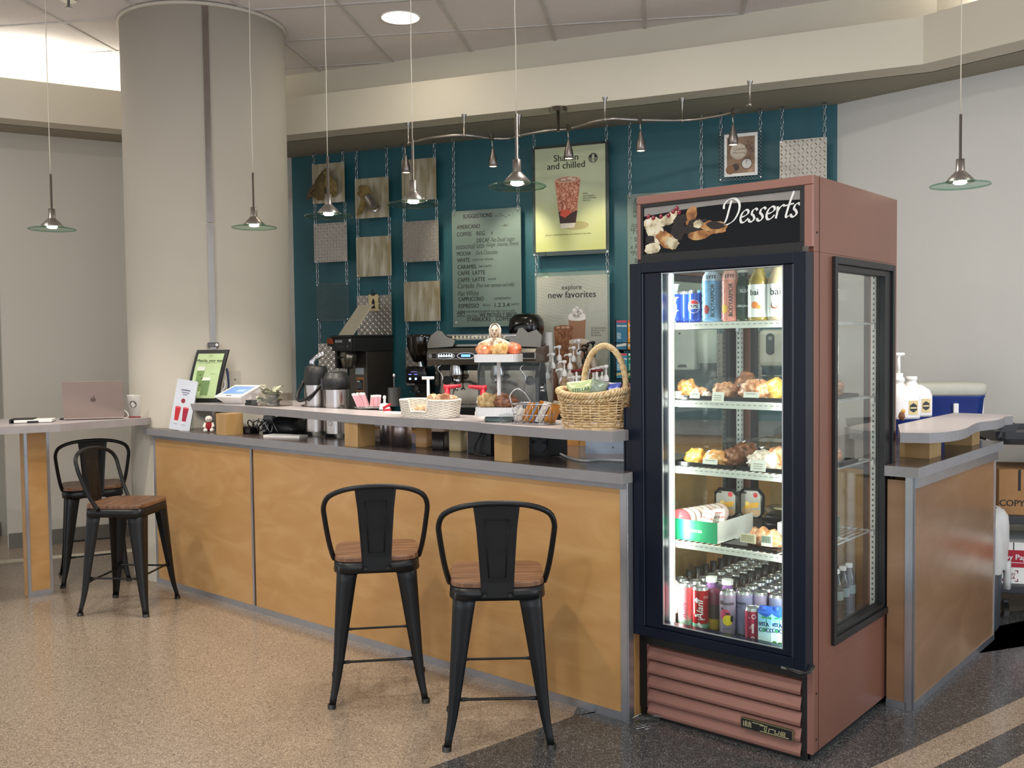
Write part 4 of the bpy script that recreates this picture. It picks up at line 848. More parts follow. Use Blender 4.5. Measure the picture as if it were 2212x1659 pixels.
# --- top shelf
z = 1.52
for i in range(3):
    m = MB(); m.lathe([(0, 0), (.022, 0), (.027, .042), (.030, .044), (.030, .048), (.026, .046), (.022, .004)], frosted('clear_tub', '#dfe3e0', .55), n=20)
    put(solo('plastic_tub', 'cloudy plastic tub at the left of the top fridge shelf, %s of its stack' % ('lowest', 'middle one', 'topmost')[i], 'tub', m), 1451, .06, z).location.z = z+i*.049
PB = M('#1b46b4', .25, .3, coat=.5); PW = M('#eef0f2', .35); PRD = M('#d0262f', .35); PN = M('#101a3c', .35)
def pepsi(px, v, label, turn):
    o = can(.027, .118, PB, label); put(o, px, v, z); m = MB(); w_ = wrap(.0273, .058, turn); w2 = wrap(.0276, .058, turn); w3 = wrap(.0279, .058, turn)
    def d(pts, fn, mt): m.add([fn(a, b) for a, b in pts], [tuple(range(len(pts)))], mt)
    def lens(y0, y1, r, mt, fn, n=8):
        for i in range(n):
            a = y0+(y1-y0)*i/n; b = y0+(y1-y0)*(i+1)/n; wa, wb = math.sqrt(max(0, r*r-a*a)), math.sqrt(max(0, r*r-b*b))
            for j in range(6): d([(-wa+2*wa*j/6, a), (-wa+2*wa*(j+1)/6, a), (-wb+2*wb*(j+1)/6, b), (-wb+2*wb*j/6, b)], fn, mt)
    lens(-.0255, .0255, .0255, PW, w_, 14); lens(.009, .0235, .0235, PRD, w2); lens(-.0235, -.009, .0235, M('#1c3ea6', .3), w2)
    m.text('PEPSI', .0185, PN, 0, -.0065, 0, 'CENTER', fn=w3, sx=.82, bold=.0006); obj('printed_mark', m, o); return o
pepsi(1456, .07, 'blue cola can half hidden at the left of the top fridge shelf', .0)
o = can(.027, .118, PB, 'plain blue side of a cola can between the two printed ones'); put(o, 1480, .105, z)
pepsi(1502, .065, 'blue cola can showing its round red white and blue mark in full', .25)
def sports(px, body, capcol, label, txt='BODYARMOR', v=.075, r=.037, sc=1.0, fruit='#8e2b2b'):
    m = MB(); r *= sc; pr = [(0, 0), (r*.85, 0), (r, .008)]
    for k in range(5): pr += [(r, .012+k*.026), (r*.96, .018+k*.026), (r, .026+k*.026)]
    m.lathe(pr + [(r, .145), (r*.97, .15)], body, n=28); m.lathe([(r*.97, .15), (r*.9, .168), (r*.6, .186), (.016, .198)], capcol, n=28); o = solo('sports_drink_bottle', label, 'bottle', m); put(o, px, v, z)
    c = MB(); c.cyl((0, 0, .196), .017, .009, WHITE, 20); obj('cap', c, o)
    l = MB(); w_ = wrap(r+.0012, 0, .55)
    l.text(txt, .021, INK, .0075, .016, 0, fn=w_, rot=math.pi/2, sx=.93, bold=.0004); l.text('LYTE', .017, INK, 0, 0, 0, 'CENTER', fn=lambda a, b: (lambda p: (p[0]*(1-b*2), p[1]*(1-b*2), p[2]))(wrap(r*.95, .158, .4)(a, b)), bold=.0006)
    wel(l, -.024, .045, .012, .017, r+.0012, .55, M(fruit, .4)); obj('lettering', l, o); return o
sports(1538, M('#74a9d8', .25, coat=.5), M('#b4c6dc', .35), 'light blue sports drink bottle with vertical black lettering')
sports(1577, M('#dc8d7e', .25, coat=.5), M('#e0a69a', .35), 'pink sports drink bottle with vertical black lettering', sc=.85, fruit='#e4b23a')
def bott(name, label, r, h, neck, body, capc, px, v, liq=None, lab=None, zz=z, lets=()):
    m = MB(); m.lathe([(0, 0), (r*.9, 0), (r, .006), (r, h*.66), (r*.93, h*.72), (r*.55, h*.86), (neck, h*.9), (neck, h*.94)], body, n=26); o = solo(name, label, 'bottle', m); put(o, px, v, zz)
    c = MB(); c.cyl((0, 0, h*.93), neck+.004, h*.07, capc, 20); obj('cap', c, o)
    if lab:
        l = MB(); z0, z1, mt, a0, a1 = lab; n = 16; w_ = wrap(r+.0008)
        for i in range(n):
            a, b = (a0+(a1-a0)*i/n)*r, (a0+(a1-a0)*(i+1)/n)*r; l.add([w_(a, z0), w_(b, z0), w_(b, z1), w_(a, z1)], [(0, 1, 2, 3)], mt, True)
        lb_ = obj('label_sheet', l, o)
        t_ = MB()
        for tx, sz, x, zz_, turn, mt in lets: t_.text(tx, sz, mt, x, zz_, 0, 'CENTER', fn=wrap(r+.0016, 0, turn), bold=.0004)
        for cx, cz, rr, mt in ([(-.002, .055, .013, M('#e8853a', .4)), (.013, .048, .008, M('#eb9a55', .4))] if 'orange' in label else [(.0, .052, .013, M('#8f5138', .4)), (.001, .055, .010, M('#f0eee8', .4))] if 'coconut' in label else []):
            wel(t_, cx, cz, rr, rr, r+.0014+.0005*(rr < .011), .12, mt)
        obj('printing', t_, lb_)
    return o
GRT = M('#28402c', .2, coat=.6); 
bott('juice_bottle', 'dark green juice bottle with a white cap on the top fridge shelf', .029, .188, .018, GRT, PLASTIC, 1606, .09, lab=(.02, .10, M('#1e3a28', .3), -1.2, 1.9), lets=[('SUJA', .017, .008, .103, .3, PW), ('ORGANIC', .012, 0, .05, .5, PW)])
bott('juice_bottle', 'white labelled drink bottle with an orange fruit picture', .037, .205, .018, M('#8f7a30', .18, coat=.6), M('#d9cfae', .4), 1639, .075, lab=(.012, .128, PW, -1.1, 1.9), lets=[('bai', .030, -.004, .09, .10, INK)])
bott('juice_bottle', 'white labelled drink bottle with a coconut picture, at the door edge', .036, .205, .018, M('#a8977a', .18, coat=.6), M('#d9cfae', .4), 1680, .08, lab=(.012, .128, PW, -1.1, 1.9), lets=[('bai', .036, 0, .088, .2, INK)])
# --- pastries
BUN = [ramp_mat('bun_%d' % i, s_, .42, nscale=62, detail=8, bump=.8, coat=.2) for i, s_ in enumerate(([(.3, '#a5652c'), (.55, '#d79a55'), (.75, '#efcf98')], [(.3, '#7d4a2a'), (.5, '#b47a52'), (.75, '#e2c0a0')], [(.3, '#8a4c28'), (.5, '#c98a5c'), (.75, '#f0dcc4')], [(.3, '#c98b2c'), (.55, '#e0ad4c'), (.8, '#f0cd7c')], [(.3, '#a89484'), (.5, '#d4c4b4'), (.7, '#efe7dc')], [(.35, '#5c3420'), (.6, '#8d5836'), (.8, '#c08b5c')]))]
def lump(name, label, cat, r, seed, mt, amp=.28, film=True, group=None, zmin=0):
    m = MB(); m.ball((0, 0, r[2]*.62), r, mt, 18, seed, amp, 2.6, zmin=zmin)
    o = solo(name, label, cat, m, group=group)
    if film:
        f_ = MB(); f_.ball((0, 0, r[2]*.66), tuple(k*1.06 for k in r), FILM, 9, seed+50, amp*1.3, 4.5, zmin=zmin)
        f_.sm = [False]*len(f_.sm); obj('plastic_wrap', f_, o)
    return o
TRAYM = M('#0f0f10', .22)
def tray(px0, px1, v0, v1, z, label):
    u0, u1 = gu(px0, v0, z), gu(px1, v0, z); m = MB(); w, d = u1-u0, v1-v0
    m.box(0, w, 0, d, 0, .004, TRAYM)
    for b in ((0, w, 0, .006), (0, w, d-.006, d), (0, .006, 0, d), (w-.006, w, 0, d)): m.box(b[0], b[1], b[2], b[3], .003, .016, TRAYM)
    o = solo('black_tray', label, 'tray', m, gp(u0, v0, z), G.a, bev=.001); return o
tray(1448, 1548, .04, .34, 1.23, 'left black pastry tray on the second fridge shelf'); tray(1552, 1694, .04, .34, 1.23, 'right black pastry tray on the second fridge shelf')
tray(1450, 1586, .04, .36, .98, 'left black pastry tray on the third fridge shelf'); tray(1590, 1700, .04, .36, .98, 'right black pastry tray on the third fridge shelf')
P2 = [('wrapped_muffin', 'yellow wrapped muffin at the left of the second fridge shelf', 1485, .12, (.042, .04, .042), 0), ('wrapped_muffin', 'brown wrapped pastry beside the yellow muffin on the second shelf', 1512, .10, (.032, .034, .026), 2), ('wrapped_cookie', 'small pale wrapped bun low between the muffins on the second shelf', 1528, .07, (.020, .02, .016), 4),
      ('wrapped_muffin', 'tan wrapped muffin left of the biggest pastry on the second shelf', 1567, .10, (.044, .045, .040), 1), ('wrapped_pastry', 'biggest pink brown wrapped pastry on the second fridge shelf', 1632, .10, (.058, .05, .046), 2), ('wrapped_pastry', 'wrapped pastry peeking up behind the biggest one on the second shelf', 1612, .20, (.044, .04, .058), 5), ('wrapped_muffin', 'golden wrapped muffin at the door edge of the second shelf', 1676, .13, (.042, .045, .046), 3)]
for i, (nm, lb_, px, v, r, k) in enumerate(P2): put(lump(nm, lb_, 'pastry', r, 11+i, BUN[k]), px, v, 1.23).location.z = 1.2345
P3 = [('wrapped_danish', 'golden wrapped danish at the left of the third fridge shelf', 1505, .11, (.048, .04, .034), 3), ('wrapped_danish', 'golden wrapped roll in front of the brown one on the third shelf', 1548, .09, (.050, .038, .036), 0), ('wrapped_roll', 'dark brown wrapped roll in the middle of the third shelf', 1583, .12, (.04, .045, .042), 5), ('wrapped_roll', 'long greyish wrapped loaf leaning behind on the third shelf', 1612, .22, (.055, .04, .05), 5), ('wrapped_bun', 'sugar white wrapped bun right on the third fridge shelf', 1650, .10, (.055, .05, .042), 4), ('wrapped_bun', 'pinkish white wrapped bun at the door edge of the third shelf', 1685, .14, (.05, .05, .05), 2)]
for i, (nm, lb_, px, v, r, k) in enumerate(P3): put(lump(nm, lb_, 'pastry', r, 31+i, BUN[k]), px, v, .98).location.z = .9845
put(lump('wrapped_pastry', 'wrapped pastry behind the side window on the second shelf', 'pastry', (.05, .06, .042), 61, BUN[1]), 0, .38, 1.23, u=.59).location.z = 1.2395
put(lump('wrapped_pastry', 'reddish wrapped pastry behind the side window on the third shelf', 'pastry', (.05, .06, .042), 62, BUN[2]), 0, .38, .98, u=.59).location.z = .9895
for z_, lb_ in ((1.23, 'black tray seen through the side window on the second shelf'), (.98, 'black tray seen through the side window on the third shelf')):
    m = MB(); m.box(0, .12, 0, .17, 0, .004, TRAYM).box(0, .12, 0, .005, .003, .014, TRAYM).box(.115, .12, 0, .17, .003, .014, TRAYM).box(0, .12, .165, .17, .003, .014, TRAYM); solo('black_tray', lb_, 'tray', m, gp(.53, .35, z_), G.a)
def tagc(px, py, w, h, v, label, lines=2):
    u, z_ = G.hit(px, py, v); m = MB(); m.T = Matrix.Rotation(R_(-12), 4, 'X'); m.box(-w/2, w/2, -.0008, 0, -h/2, h/2, PAPER)
    for k in range(lines): m.box(-w*.32, w*.3, -.0012, -.0008, h*.12-k*.008, h*.12-k*.008+.003, M('#b9b3ac', .6))
    solo('price_tag', label, 'price tag', m, G.w(u, v, z_), G.a)
tagc(1459, 853, .050, .026, .018, 'blank white tag, first from the left on the second shelf'); tagc(1501, 854, .042, .022, .018, 'small white tag between the two left tags of the second shelf', 1); tagc(1551, 858, .048, .038, .017, 'tall white tag under the tan muffin on the second shelf', 3); tagc(1623, 853, .06, .02, .018, 'white tag with faint writing under the biggest pastry', 1)
tagc(1534, 997, .06, .02, .018, 'tilted white tag under the golden rolls on the third shelf', 1); tagc(1638, 1006, .058, .04, .017, 'tall white tag under the sugar white bun on the third shelf', 3)
# clear containers behind
for px, v, z_, w, d, h, lb_ in ((1585, .42, 1.23, .13, .12, .075, 'clear round edged plastic box behind the pastries on the second shelf, left one'), (1668, .42, 1.23, .13, .12, .08, 'clear plastic box behind the pastries on the second shelf, right one'), (1610, .45, .98, .12, .14, .08, 'clear plastic box behind the brown roll on the third shelf'), (1668, .42, .98, .14, .14, .075, 'clear ribbed plastic box behind the white bun on the third shelf')):
    m = MB(); m.loft([[(x, y, zz) for x, y in rrect(w*k, d*k, .012)] for zz, k in ((0, .9), (.002, .92), (h*.6, 1), (h*.62, 1.05), (h*.66, 1.05), (h, .95), (h, .9))], CLEARP, True)
    for k in range(14): m.tube([(-w*.43+k*w*.066, -d*.47, .004), (-w*.45+k*w*.07, -d*.505, h*.6)], .0012, CLEARP, 4)
    put(solo('clear_food_box', lb_, 'food box', m), px, v, z_)
# --- fourth shelf
z_ = .697; GREENB = M('#0f8a5c', .4); u0, u1 = gu(1446, .05, z_), gu(1549, .05, z_)
m = MB(); w = u1-u0; d = .33; h = .078
m.box(0, w, 0, .003, 0, h, GREENB).box(w-.003, w, .003, d, 0, h, PAPER).box(0, .003, .003, d, 0, h, PAPER).box(.003, w-.003, d-.003, d, 0, h, PAPER).box(.003, w-.003, .003, d, 0, .003, PAPER)
m.poly([(.05, .0775), (w-.02, .0775), (w-.02, .0775)], -.0002, GREENB); bx = solo('carton_tray', 'green fronted white sided open carton on the fourth fridge shelf', 'carton', m, gp(u0, .05, z_), G.a)
m = MB(); m.text('STARBUCKS', .014, PW, w/2, .034, -.0006, 'CENTER', bold=.0006); obj('lettering', m, bx)
m = MB(); w2 = .13; m.box(0, w2, 0, .003, 0, h, PAPER).box(w2-.003, w2, .003, .26, 0, h, M('#2f6b52', .5)).box(0, .003, .003, .26, 0, h, PAPER).box(.003, w2-.003, .257, .26, 0, h, PAPER).box(.003, w2-.003, .003, .257, 0, .003, PAPER); solo('carton_tray', 'white carton behind the croissant on the fourth fridge shelf', 'carton', m, gp(.47, .20, z_), G.a)
CK = [M('#ead9cf', .4, coat=.4), M('#e9c9be', .4, coat=.4), M('#d9606a', .4, coat=.4)]
for i in range(8):
    m = MB(); m.T = Matrix.Rotation(R_(62), 4, 'X') @ Matrix.Rotation(R_(25), 4, 'Y'); m.lathe([(0, -.006), (.036, -.006), (.041, 0), (.036, .006), (0, .006)], CK[2] if i == 0 else CK[i % 2], n=24)
    m.lathe([(0, -.0065), (.022, -.0065)], CK[2] if i == 0 else M('#f2e7e0', .4), n=20)
    t_ = solo('wrapped_cookie', 'red and white wrapped round cookie at the front of the green carton' if i == 0 else 'pale wrapped round cookie standing in the row in the green carton', 'cookie', m, gp(u0+.032+i*.0115, .075+i*.022, z_+.072+.0015*i), G.a, group='wrapped round cookies in the green carton')
CKR = M('#f0ece6', .5); RDT = M('#c3242c', .5)
for i, (du, v, dz, a) in enumerate(((.115, .13, .060, 6), (.150, .16, .062, -8))):
    m = MB(); m.T = Matrix.Rotation(R_(-18), 4, 'X') @ Matrix.Rotation(R_(a), 4, 'Y'); m.loft([[(x*k, -.006*kk, zz) for x, kk in ((-.026, 0), (-.018, 1), (.018, 1), (.026, 0), (.018, -1), (-.018, -1))] for zz, k in ((0, 1), (.008, .98), (.04, .98), (.048, 1))], CKR, False)
    m.text('CRACKERS', .0115, RDT, 0, .012, -.0068, 'CENTER', bold=.0003); m.box(-.02, .02, -.0072, -.0066, .030, .036, M('#d98a8a', .5)); solo('cracker_packet', ('left' if i == 0 else 'right') + ' white cracker packet with red lettering in the green carton', 'packet', m, gp(u0+du, v, z_+dz), G.a)
for i, (px, v, w, h) in enumerate(((1568, .30, .105, .115), (1622, .34, .105, .118))):
    u = gu(px, v, z_); m = MB(); 
    def oct_(w, h, c): return [(-w/2+c, 0), (w/2-c, 0), (w/2, c), (w/2, h-c), (w/2-c, h), (-w/2+c, h), (-w/2, h-c), (-w/2, c)]
    m.loft([[(a, y, b) for a, b in oct_(w*k, h*k, .02)] for y, k in ((0, .92), (.004, 1), (.010, 1), (.034, .85))], TRAYM, False)
    m.poly([(a, b+.006) for a, b in oct_(w*.8, h*.84, .015)], -.0008, M('#a9a49c', .3)); m.poly([(-w*.34, .03), (w*.3, .045), (w*.34, .066), (-w*.2, .055)], -.0014, M('#e2a838', .5)); m.disc(.02, .092, .010, -.0014, RDT, 14)
    m.poly([(-w*.36, .012), (w*.36, .012), (w*.36, .035), (-w*.36, .03)], -.0012, M('#c9a27c', .5)); m.disc(-.015, .055, .010, -.0018, M('#f0c46a', .5), 12); m.poly([(-.035, .094), (-.018, .094), (-.018, .102), (-.035, .102)], -.0014, BLACK)
    solo('snack_box', ('left' if i == 0 else 'right') + ' black snack box standing behind the green carton', 'snack box', m, gp(u, v, z_+.055), G.a)
    m = MB(); m.box(-.05, .05, 0, .05, 0, .055, M('#2a2422', .5)); solo('snack_box', 'dark box lying under the %s standing snack box' % ('left' if i == 0 else 'right'), 'snack box', m, gp(u, v+.0, z_), G.a)
for i in range(4):
    m = MB(); m.loft([[(x, y, zz) for x, y in rrect(.11*k, .10*k, .02)] for zz, k in ((0, .86), (.016, .95), (.018, 1), (.022, 1), (.028, .9))], TRAYM if i < 3 else CLEARP, True); o = solo('deli_container', ('lowest', 'second lowest', 'third', 'topmost')[i] + ' black deli container in the stack by the fridge door edge', 'food container', m, gp(gu(1688, .33, z_), .33, z_+.001+i*.029), G.a)
    c = MB(); c.lathe([(0, .02), (.03, .02), (.03, .0225), (0, .0225)], M(('#5b3b40', '#6b4a45', '#4e3436', '#d8c48c')[i], .4), n=16); obj('filling', c, o)
m = MB(); m.box(0, .22, 0, .15, 0, .006, TRAYM).box(0, .22, 0, .004, .005, .012, TRAYM); solo('black_tray', 'flat black tray carrying the croissant on the fourth shelf', 'tray', m, gp(gu(1556, .03, z_), .035, z_), G.a)
def croissant(name, label, s, seed, mt):
    m = MB(); rings = []
    for i in range(17):
        t_ = i/16*2-1; R__ = (1-abs(t_)**2.2)**.5*.032*s+.006*s; R__ *= 1+.10*math.cos(i*math.pi/2); x = t_*.075*s; y = .035*s*t_*t_
        rings.append([(x, y+R__*math.cos(a)*1.0, R__*.9+R__*.9*math.sin(a)) for a in [2*math.pi*j/14 for j in range(14)]])
    m.loft(rings, mt); return solo(name, label, 'pastry', m)
cr_ = croissant('croissant', 'golden croissant in wrap on the black tray of the fourth shelf', 1.0, 1, BUN[2]); put(cr_, 1648, .085, z_).location.z = z_+.007
tg_ = MB(); tg_.T = Matrix.Rotation(R_(-8), 4, 'X')
u, zz = G.hit(1616, 1163, .04); m = MB(); m.box(-.03, .03, -.001, 0, -.016, .016, M('#e8e0c4', .5))
for k in range(13): m.box(-.026+k*.004, -.0245+k*.004, -.0014, -.001, -.013, .013, M('#8a8266', .5))
solo('barcode_tag', 'cream striped tag left in front of the croissant', 'tag', m, G.w(u, .040, zz), G.a)
u, zz = G.hit(1656, 1168, .04); m = MB(); m.box(-.02, .022, -.001, 0, -.02, .018, M('#e8e6de', .5))
for k in range(9): m.box(-.018+k*.004, -.016+k*.004, -.0014, -.001, -.008, .016, M('#2f5a48', .5))
solo('barcode_tag', 'green striped tag right in front of the croissant', 'tag', m, G.w(u, .040, zz), G.a)
# --- cans on the floor of the fridge
z = .366
def slim(body, label, px, v, base=None, r=.030, h=.165, **k): o = can(r, h, body, label, base=base, **k); put(o, px, v, z); return o
m = MB(); m.lathe([(0, 0), (.028, 0), (.029, .01), (.029, .042)], STEEL, n=20).lathe([(.029, .042), (.030, .05), (.030, .155), (.02, .165), (0, .165)], M('#d8d3d0', .3), n=20); put(solo('white_tumbler', 'white bottle with a steel foot at the left end of the fridge floor', 'bottle', m), 1450, .06, z)
PNK = ramp_mat('pink_can_print', [(.3, '#c9606c'), (.5, '#e0a0a8'), (.7, '#e8d4cc')], .28, .2, scale=(1, 1, .5), nscale=16)
o = slim(PNK, 'pink and white slim can beside the red one', 1482, .055, M('#9fb8a8', .3, .4)); l = MB(); l.text('Alani', .03, M('#a83a50', .4), .006, .035, 0, fn=wrap(.0305, 0, .4), rot=math.pi/2, shear=.3, bold=.0004); obj('lettering', l, o)
RED = ramp_mat('red_can_print', [(.2, '#a81620'), (.5, '#c8202a'), (.8, '#d63238')], .26, .2, nscale=8)
o = slim(RED, 'red slim can with white script lettering', 1514, .045, M('#7fc4a4', .3, .3)); l = MB(); l.text('Alani', .036, PW, .010, .045, 0, fn=wrap(.0305, 0, .45), rot=math.pi/2, shear=.3, bold=.0004); l.text('nu', .022, M('#f0a0a0', .4), .012, .125, 0, fn=wrap(.0305, 0, .45), sx=1.1, bold=.0004); l.text('ENERGY', .008, PW, -.004, .045, 0, fn=wrap(.0305, 0, .3))
for a, b, s_ in ((-.012, .118, .011), (-.004, .028, .009), (.004, .02, .007), (-.016, .06, .006)): w_ = wrap(.0305, 0, .4); l.add([w_(a, b-s_), w_(a+s_, b), w_(a, b+s_), w_(a-s_, b)], [(0, 1, 2, 3)], PW)
obj('lettering', l, o)
m = MB(); m.lathe([(0, 0), (.027, 0), (.028, .01), (.028, .045)], M('#a9892c', .3), n=20).lathe([(.028, .045), (.0282, .10)], M('#3d3433', .3), n=20).lathe([(.0282, .10), (.0282, .14), (.02, .152), (0, .152)], M('#6b2440', .3), n=20); put(solo('protein_drink_bottle', 'dark and yellow bottle with a maroon neck, behind the red can', 'bottle', m), 1543, .085, z)
LAV = ramp_mat('lavender_can_print', [(.3, '#a392b4'), (.5, '#b8aac4'), (.7, '#c9c0d0')], .26, .35, nscale=5); PKR = M('#e07a86', .3, .3)
def bloom(label, px, v, turn, lemon=False, body=LAV, **k):
    o = slim(body, label, px, v, **k); l = MB(); l.lathe([(.0302, .148), (.0275, .156)], PKR, n=24); w_ = wrap(.0305, 0, turn); l.text('Bloom', .021, INK, 0, .118, 0, 'CENTER', fn=w_, bold=.0004)
    if lemon:
        def e(cx, cz, rx, rz, mt, q): wel(l, cx, cz, rx, rz, .0305+q, turn, mt)
        e(-.006, .082, .02, .022, M('#c2496c', .4), .0002); e(.004, .062, .019, .020, M('#e6cf2c', .4), .0006); e(.02, .068, .006, .013, M('#22301e', .4), .001); e(.004, .087, .008, .004, M('#22301e', .4), .001); e(-.018, .104, .005, .004, M('#2a2230', .4), .001)
        l.text('LEMONADE', .005, INK, 0, .03, 0, 'CENTER', fn=w_)
    else: l.text('ENERGY', .008, INK, 0, .106, 0, 'CENTER', fn=w_)
    obj('lettering', l, o); return o
bloom('lavender slim can with a yellow lemon picture', 1572, .05, .35, True)
bloom('blue violet slim can right of the lemon can', 1608, .088, -.3, body=ramp_mat('blue_can_print', [(.3, '#8c8fb8'), (.6, '#a9a6c8')], .26, .35, nscale=5))
o = can(.0295, .128, ramp_mat('crimson_can_print', [(.3, '#a83050'), (.6, '#c44564'), (.8, '#d66a80')], .26, .3, nscale=9), 'short crimson can with white line drawing beside the blue cartons'); put(o, 1627, .03, z); l = MB(); w_ = wrap(.030, 0, .4)
l.text('asoda', .015, PW, .004, .04, 0, fn=w_, rot=math.pi/2, bold=.0002)
for cx, cz, r_ in ((.004, .1, .008), (-.012, .095, .003), (-.008, .06, .004), (.0, .02, .008)):
    P = [(cx+r_*math.cos(q*.6), cz+r_*math.sin(q*.6)) for q in range(11)]; l.add([w_(a, b) for a, b in P] + [w_(cx+(a-cx)*.78, cz+(b-cz)*.78) for a, b in P], [(i, (i+1) % 11, 11+(i+1) % 11, 11+i) for i in range(11)], PW)
obj('lettering', l, o)
for i, (px, v, lb_) in enumerate(((1655, .03, 'light blue coconut water carton with a palm tree picture'), (1683, .045, 'light blue coconut water carton cut off by the door edge'))):
    CB = grad('carton_blue', '#dfeee4', '#7fc0e0', 0, .12, .35); m = MB(); m.box(-.024, .024, -.02, .02, 0, .118, CB); m.loft([[(-.024, -.02, .118), (.024, -.02, .118), (.024, .02, .118), (-.024, .02, .118)], [(-.022, -.003, .140), (.022, -.003, .140), (.022, .003, .140), (-.022, .003, .140)]], M('#2458b8', .35), False)
    o = solo('drink_carton', lb_, 'carton', m); put(o, px, v, z, R_(12)); l = MB(); NV = M('#1b2a5c', .4)
    l.text('VITA', .021, NV, -.022, .072, -.0206, bold=.0006, sx=.8); l.text('COCO', .021, NV, -.022, .052, -.0206, bold=.0006, sx=.8); GR = M('#2f9a5c', .4)
    for a in range(7): q = R_(a*28+5); l.poly([(.006, .102), (.006+.018*math.cos(q)+.002, .102+.010*math.sin(q)), (.006+.019*math.cos(q), .098+.009*math.sin(q))], -.0204, GR)
    l.poly([(.005, .06), (.008, .06), (.007, .102), (.005, .102)], -.0203, GR); l.disc(-.004, .058, .005, -.021, GR, 10); l.disc(-.012, .012, .01, -.0204, M('#3f7a34', .4), 10); l.disc(.008, .008, .012, -.0204, M('#2f6a2c', .4), 10); l.poly([(-.024, .118), (.024, .118), (.005, .105)], -.0206, M('#2458b8', .35)); obj('printing', l, o)
    c = MB(); c.cyl((-.006, -.008, .13), .009, .012, M('#1f4fc0', .35), 14); obj('cap', c, o)
# rows of cans behind
COLS = [M('#d8b9c0', .3, .4), M('#b03a4c', .3, .3), M('#b8aac4', .3, .4), M('#9aa0c4', .3, .4), M('#8d5560', .3, .3), M('#c9c4c4', .3, .5)]
protos = []
for k, cm in enumerate(COLS):
    m = MB(); r, h = .029, .16; m.lathe([(0, 0), (r*.8, 0), (r, .012), (r, h-.011)], cm, n=14).lathe([(r, h-.011), (r*.86, h-.002), (r*.84, h), (r*.8, h-.004), (0, h-.004)], M('#c6c7c9', .25, .9), n=14); protos.append(m.mesh('drinks_can'))
m = MB(); m.lathe([(0, 0), (.027, 0), (.028, .01), (.028, .11), (.016, .145), (.013, .16)], M('#3a2a24', .2), n=14).lathe([(.0145, .156), (.0145, .178), (0, .178)], BLACK, n=14); pbot = m.mesh('capped_bottle')
m = MB(); m.lathe([(0, 0), (.026, 0), (.027, .01), (.027, .06), (.0255, .07), (.027, .08), (.027, .13), (.014, .165), (.0125, .175)], glass('water_bottle_plastic', '#E6EEEE', 2.2, .05), n=16).lathe([(.0275, .07), (.0275, .105)], M('#8fa0a0', .4), n=16).lathe([(.0145, .172), (.0145, .188), (0, .188)], PLASTIC, n=14); pwat = m.mesh('water_bottle')
cn = {}
def inst(name, me, u, v, label, cat, grp):
    o = bpy.data.objects.new(name, me); C.objects.link(o); o.location = gp(u, v, z); o.rotation_euler = (0, 0, G.a); tag(o, label, cat, grp)
rn = random.Random(5)
for j in range(9):
    for i in range(8):
        u = .10+i*.0665+(.0 if j else .0); v = .135+j*.0645
        if v > .68: continue
        if (i, j) in ((2, 0), (3, 0)):
            m = MB(); m.lathe([(0, 0), (.02, 0), (.022, .01), (.022, .145), (.016, .165)], M('#a06cb0', .35), n=16); o = solo('white_capped_bottle', ('left', 'right')[i-2] + ' white capped purple bottle among the cans', 'bottle', m); o.location = gp(u, v, z); o.rotation_euler = (0, 0, G.a)
            c = MB(); c.cyl((0, 0, .165), .021, .018, PLASTIC, 18); obj('cap', c, o); continue
        if i == 7 and j > 0 or i == 6 and j > 3: inst('water_bottle', pwat, u-.002, v, 'clear water bottle standing at the back of the fridge floor', 'bottle', 'water bottles on the fridge floor'); continue
        if i in (0, 3) and j > 0: inst('capped_bottle', pbot, u, v, 'black capped dark bottle in the rows behind the front cans', 'bottle', 'black capped bottles on the fridge floor'); continue
        k = {1: (0, 5), 2: (1, 5), 4: (2, 3), 5: (2, 4), 6: (3, 2), 0: (0, 0), 3: (4, 4), 7: (5, 2)}[i][j % 2]
        inst('drinks_can', protos[k], u, v, '%s can with a silver top in the rows behind the front cans' % ('pale pink', 'red', 'lavender', 'blue violet', 'maroon', 'silver white')[k], 'drinks can', '%s cans in the rear rows of the fridge' % ('pale pink', 'red', 'lavender', 'blue violet', 'maroon', 'silver white')[k])
# foil scrap on the floor by the fridge
m = MB(); crumple(m, [(-.06, 0, .02), (-.02, .01, .025), (.03, 0, .02), (.07, -.01, .015)], .028, 9, CLEARP); 
solo('plastic_bag_scrap', 'crumpled clear plastic scrap on the floor at the fridge corner', 'plastic scrap', m, at(1392, 1562, 0), .3)
m = MB()
for a, b in ((0, 0), (.02, .01), (.034, -.006)): m.tube([(a+.012*math.cos(q*.7), b+.012*math.sin(q*.7), .003+.004*(q % 2)) for q in range(9)], .0015, SILVER, 5, True)
solo('key_ring', 'small metal rings on the dark floor left of the fridge', 'rings', m, at(1378, 1574, 0))
m = MB(); m.tube(smooth([G.w(GW-.02, GD+.01, .06), G.w(GW+.015, GD+.02, .05), G.w(GW+.03, GD+.0, .09), G.w(GW+.03, GD-.01, .14), G.w(GW+.01, GD+.01, .17)], 5), .008, BLACK, 8)
solo('power_cable', 'black cable looping out at the rear foot of the fridge', 'cord', m)
# ============================================================ ON THE RAISED SHELF AND LEDGE
S1Z, LZ = 1.115, .957
def sp(px, py, back=0, z=S1Z): return at(px, py, z, back)
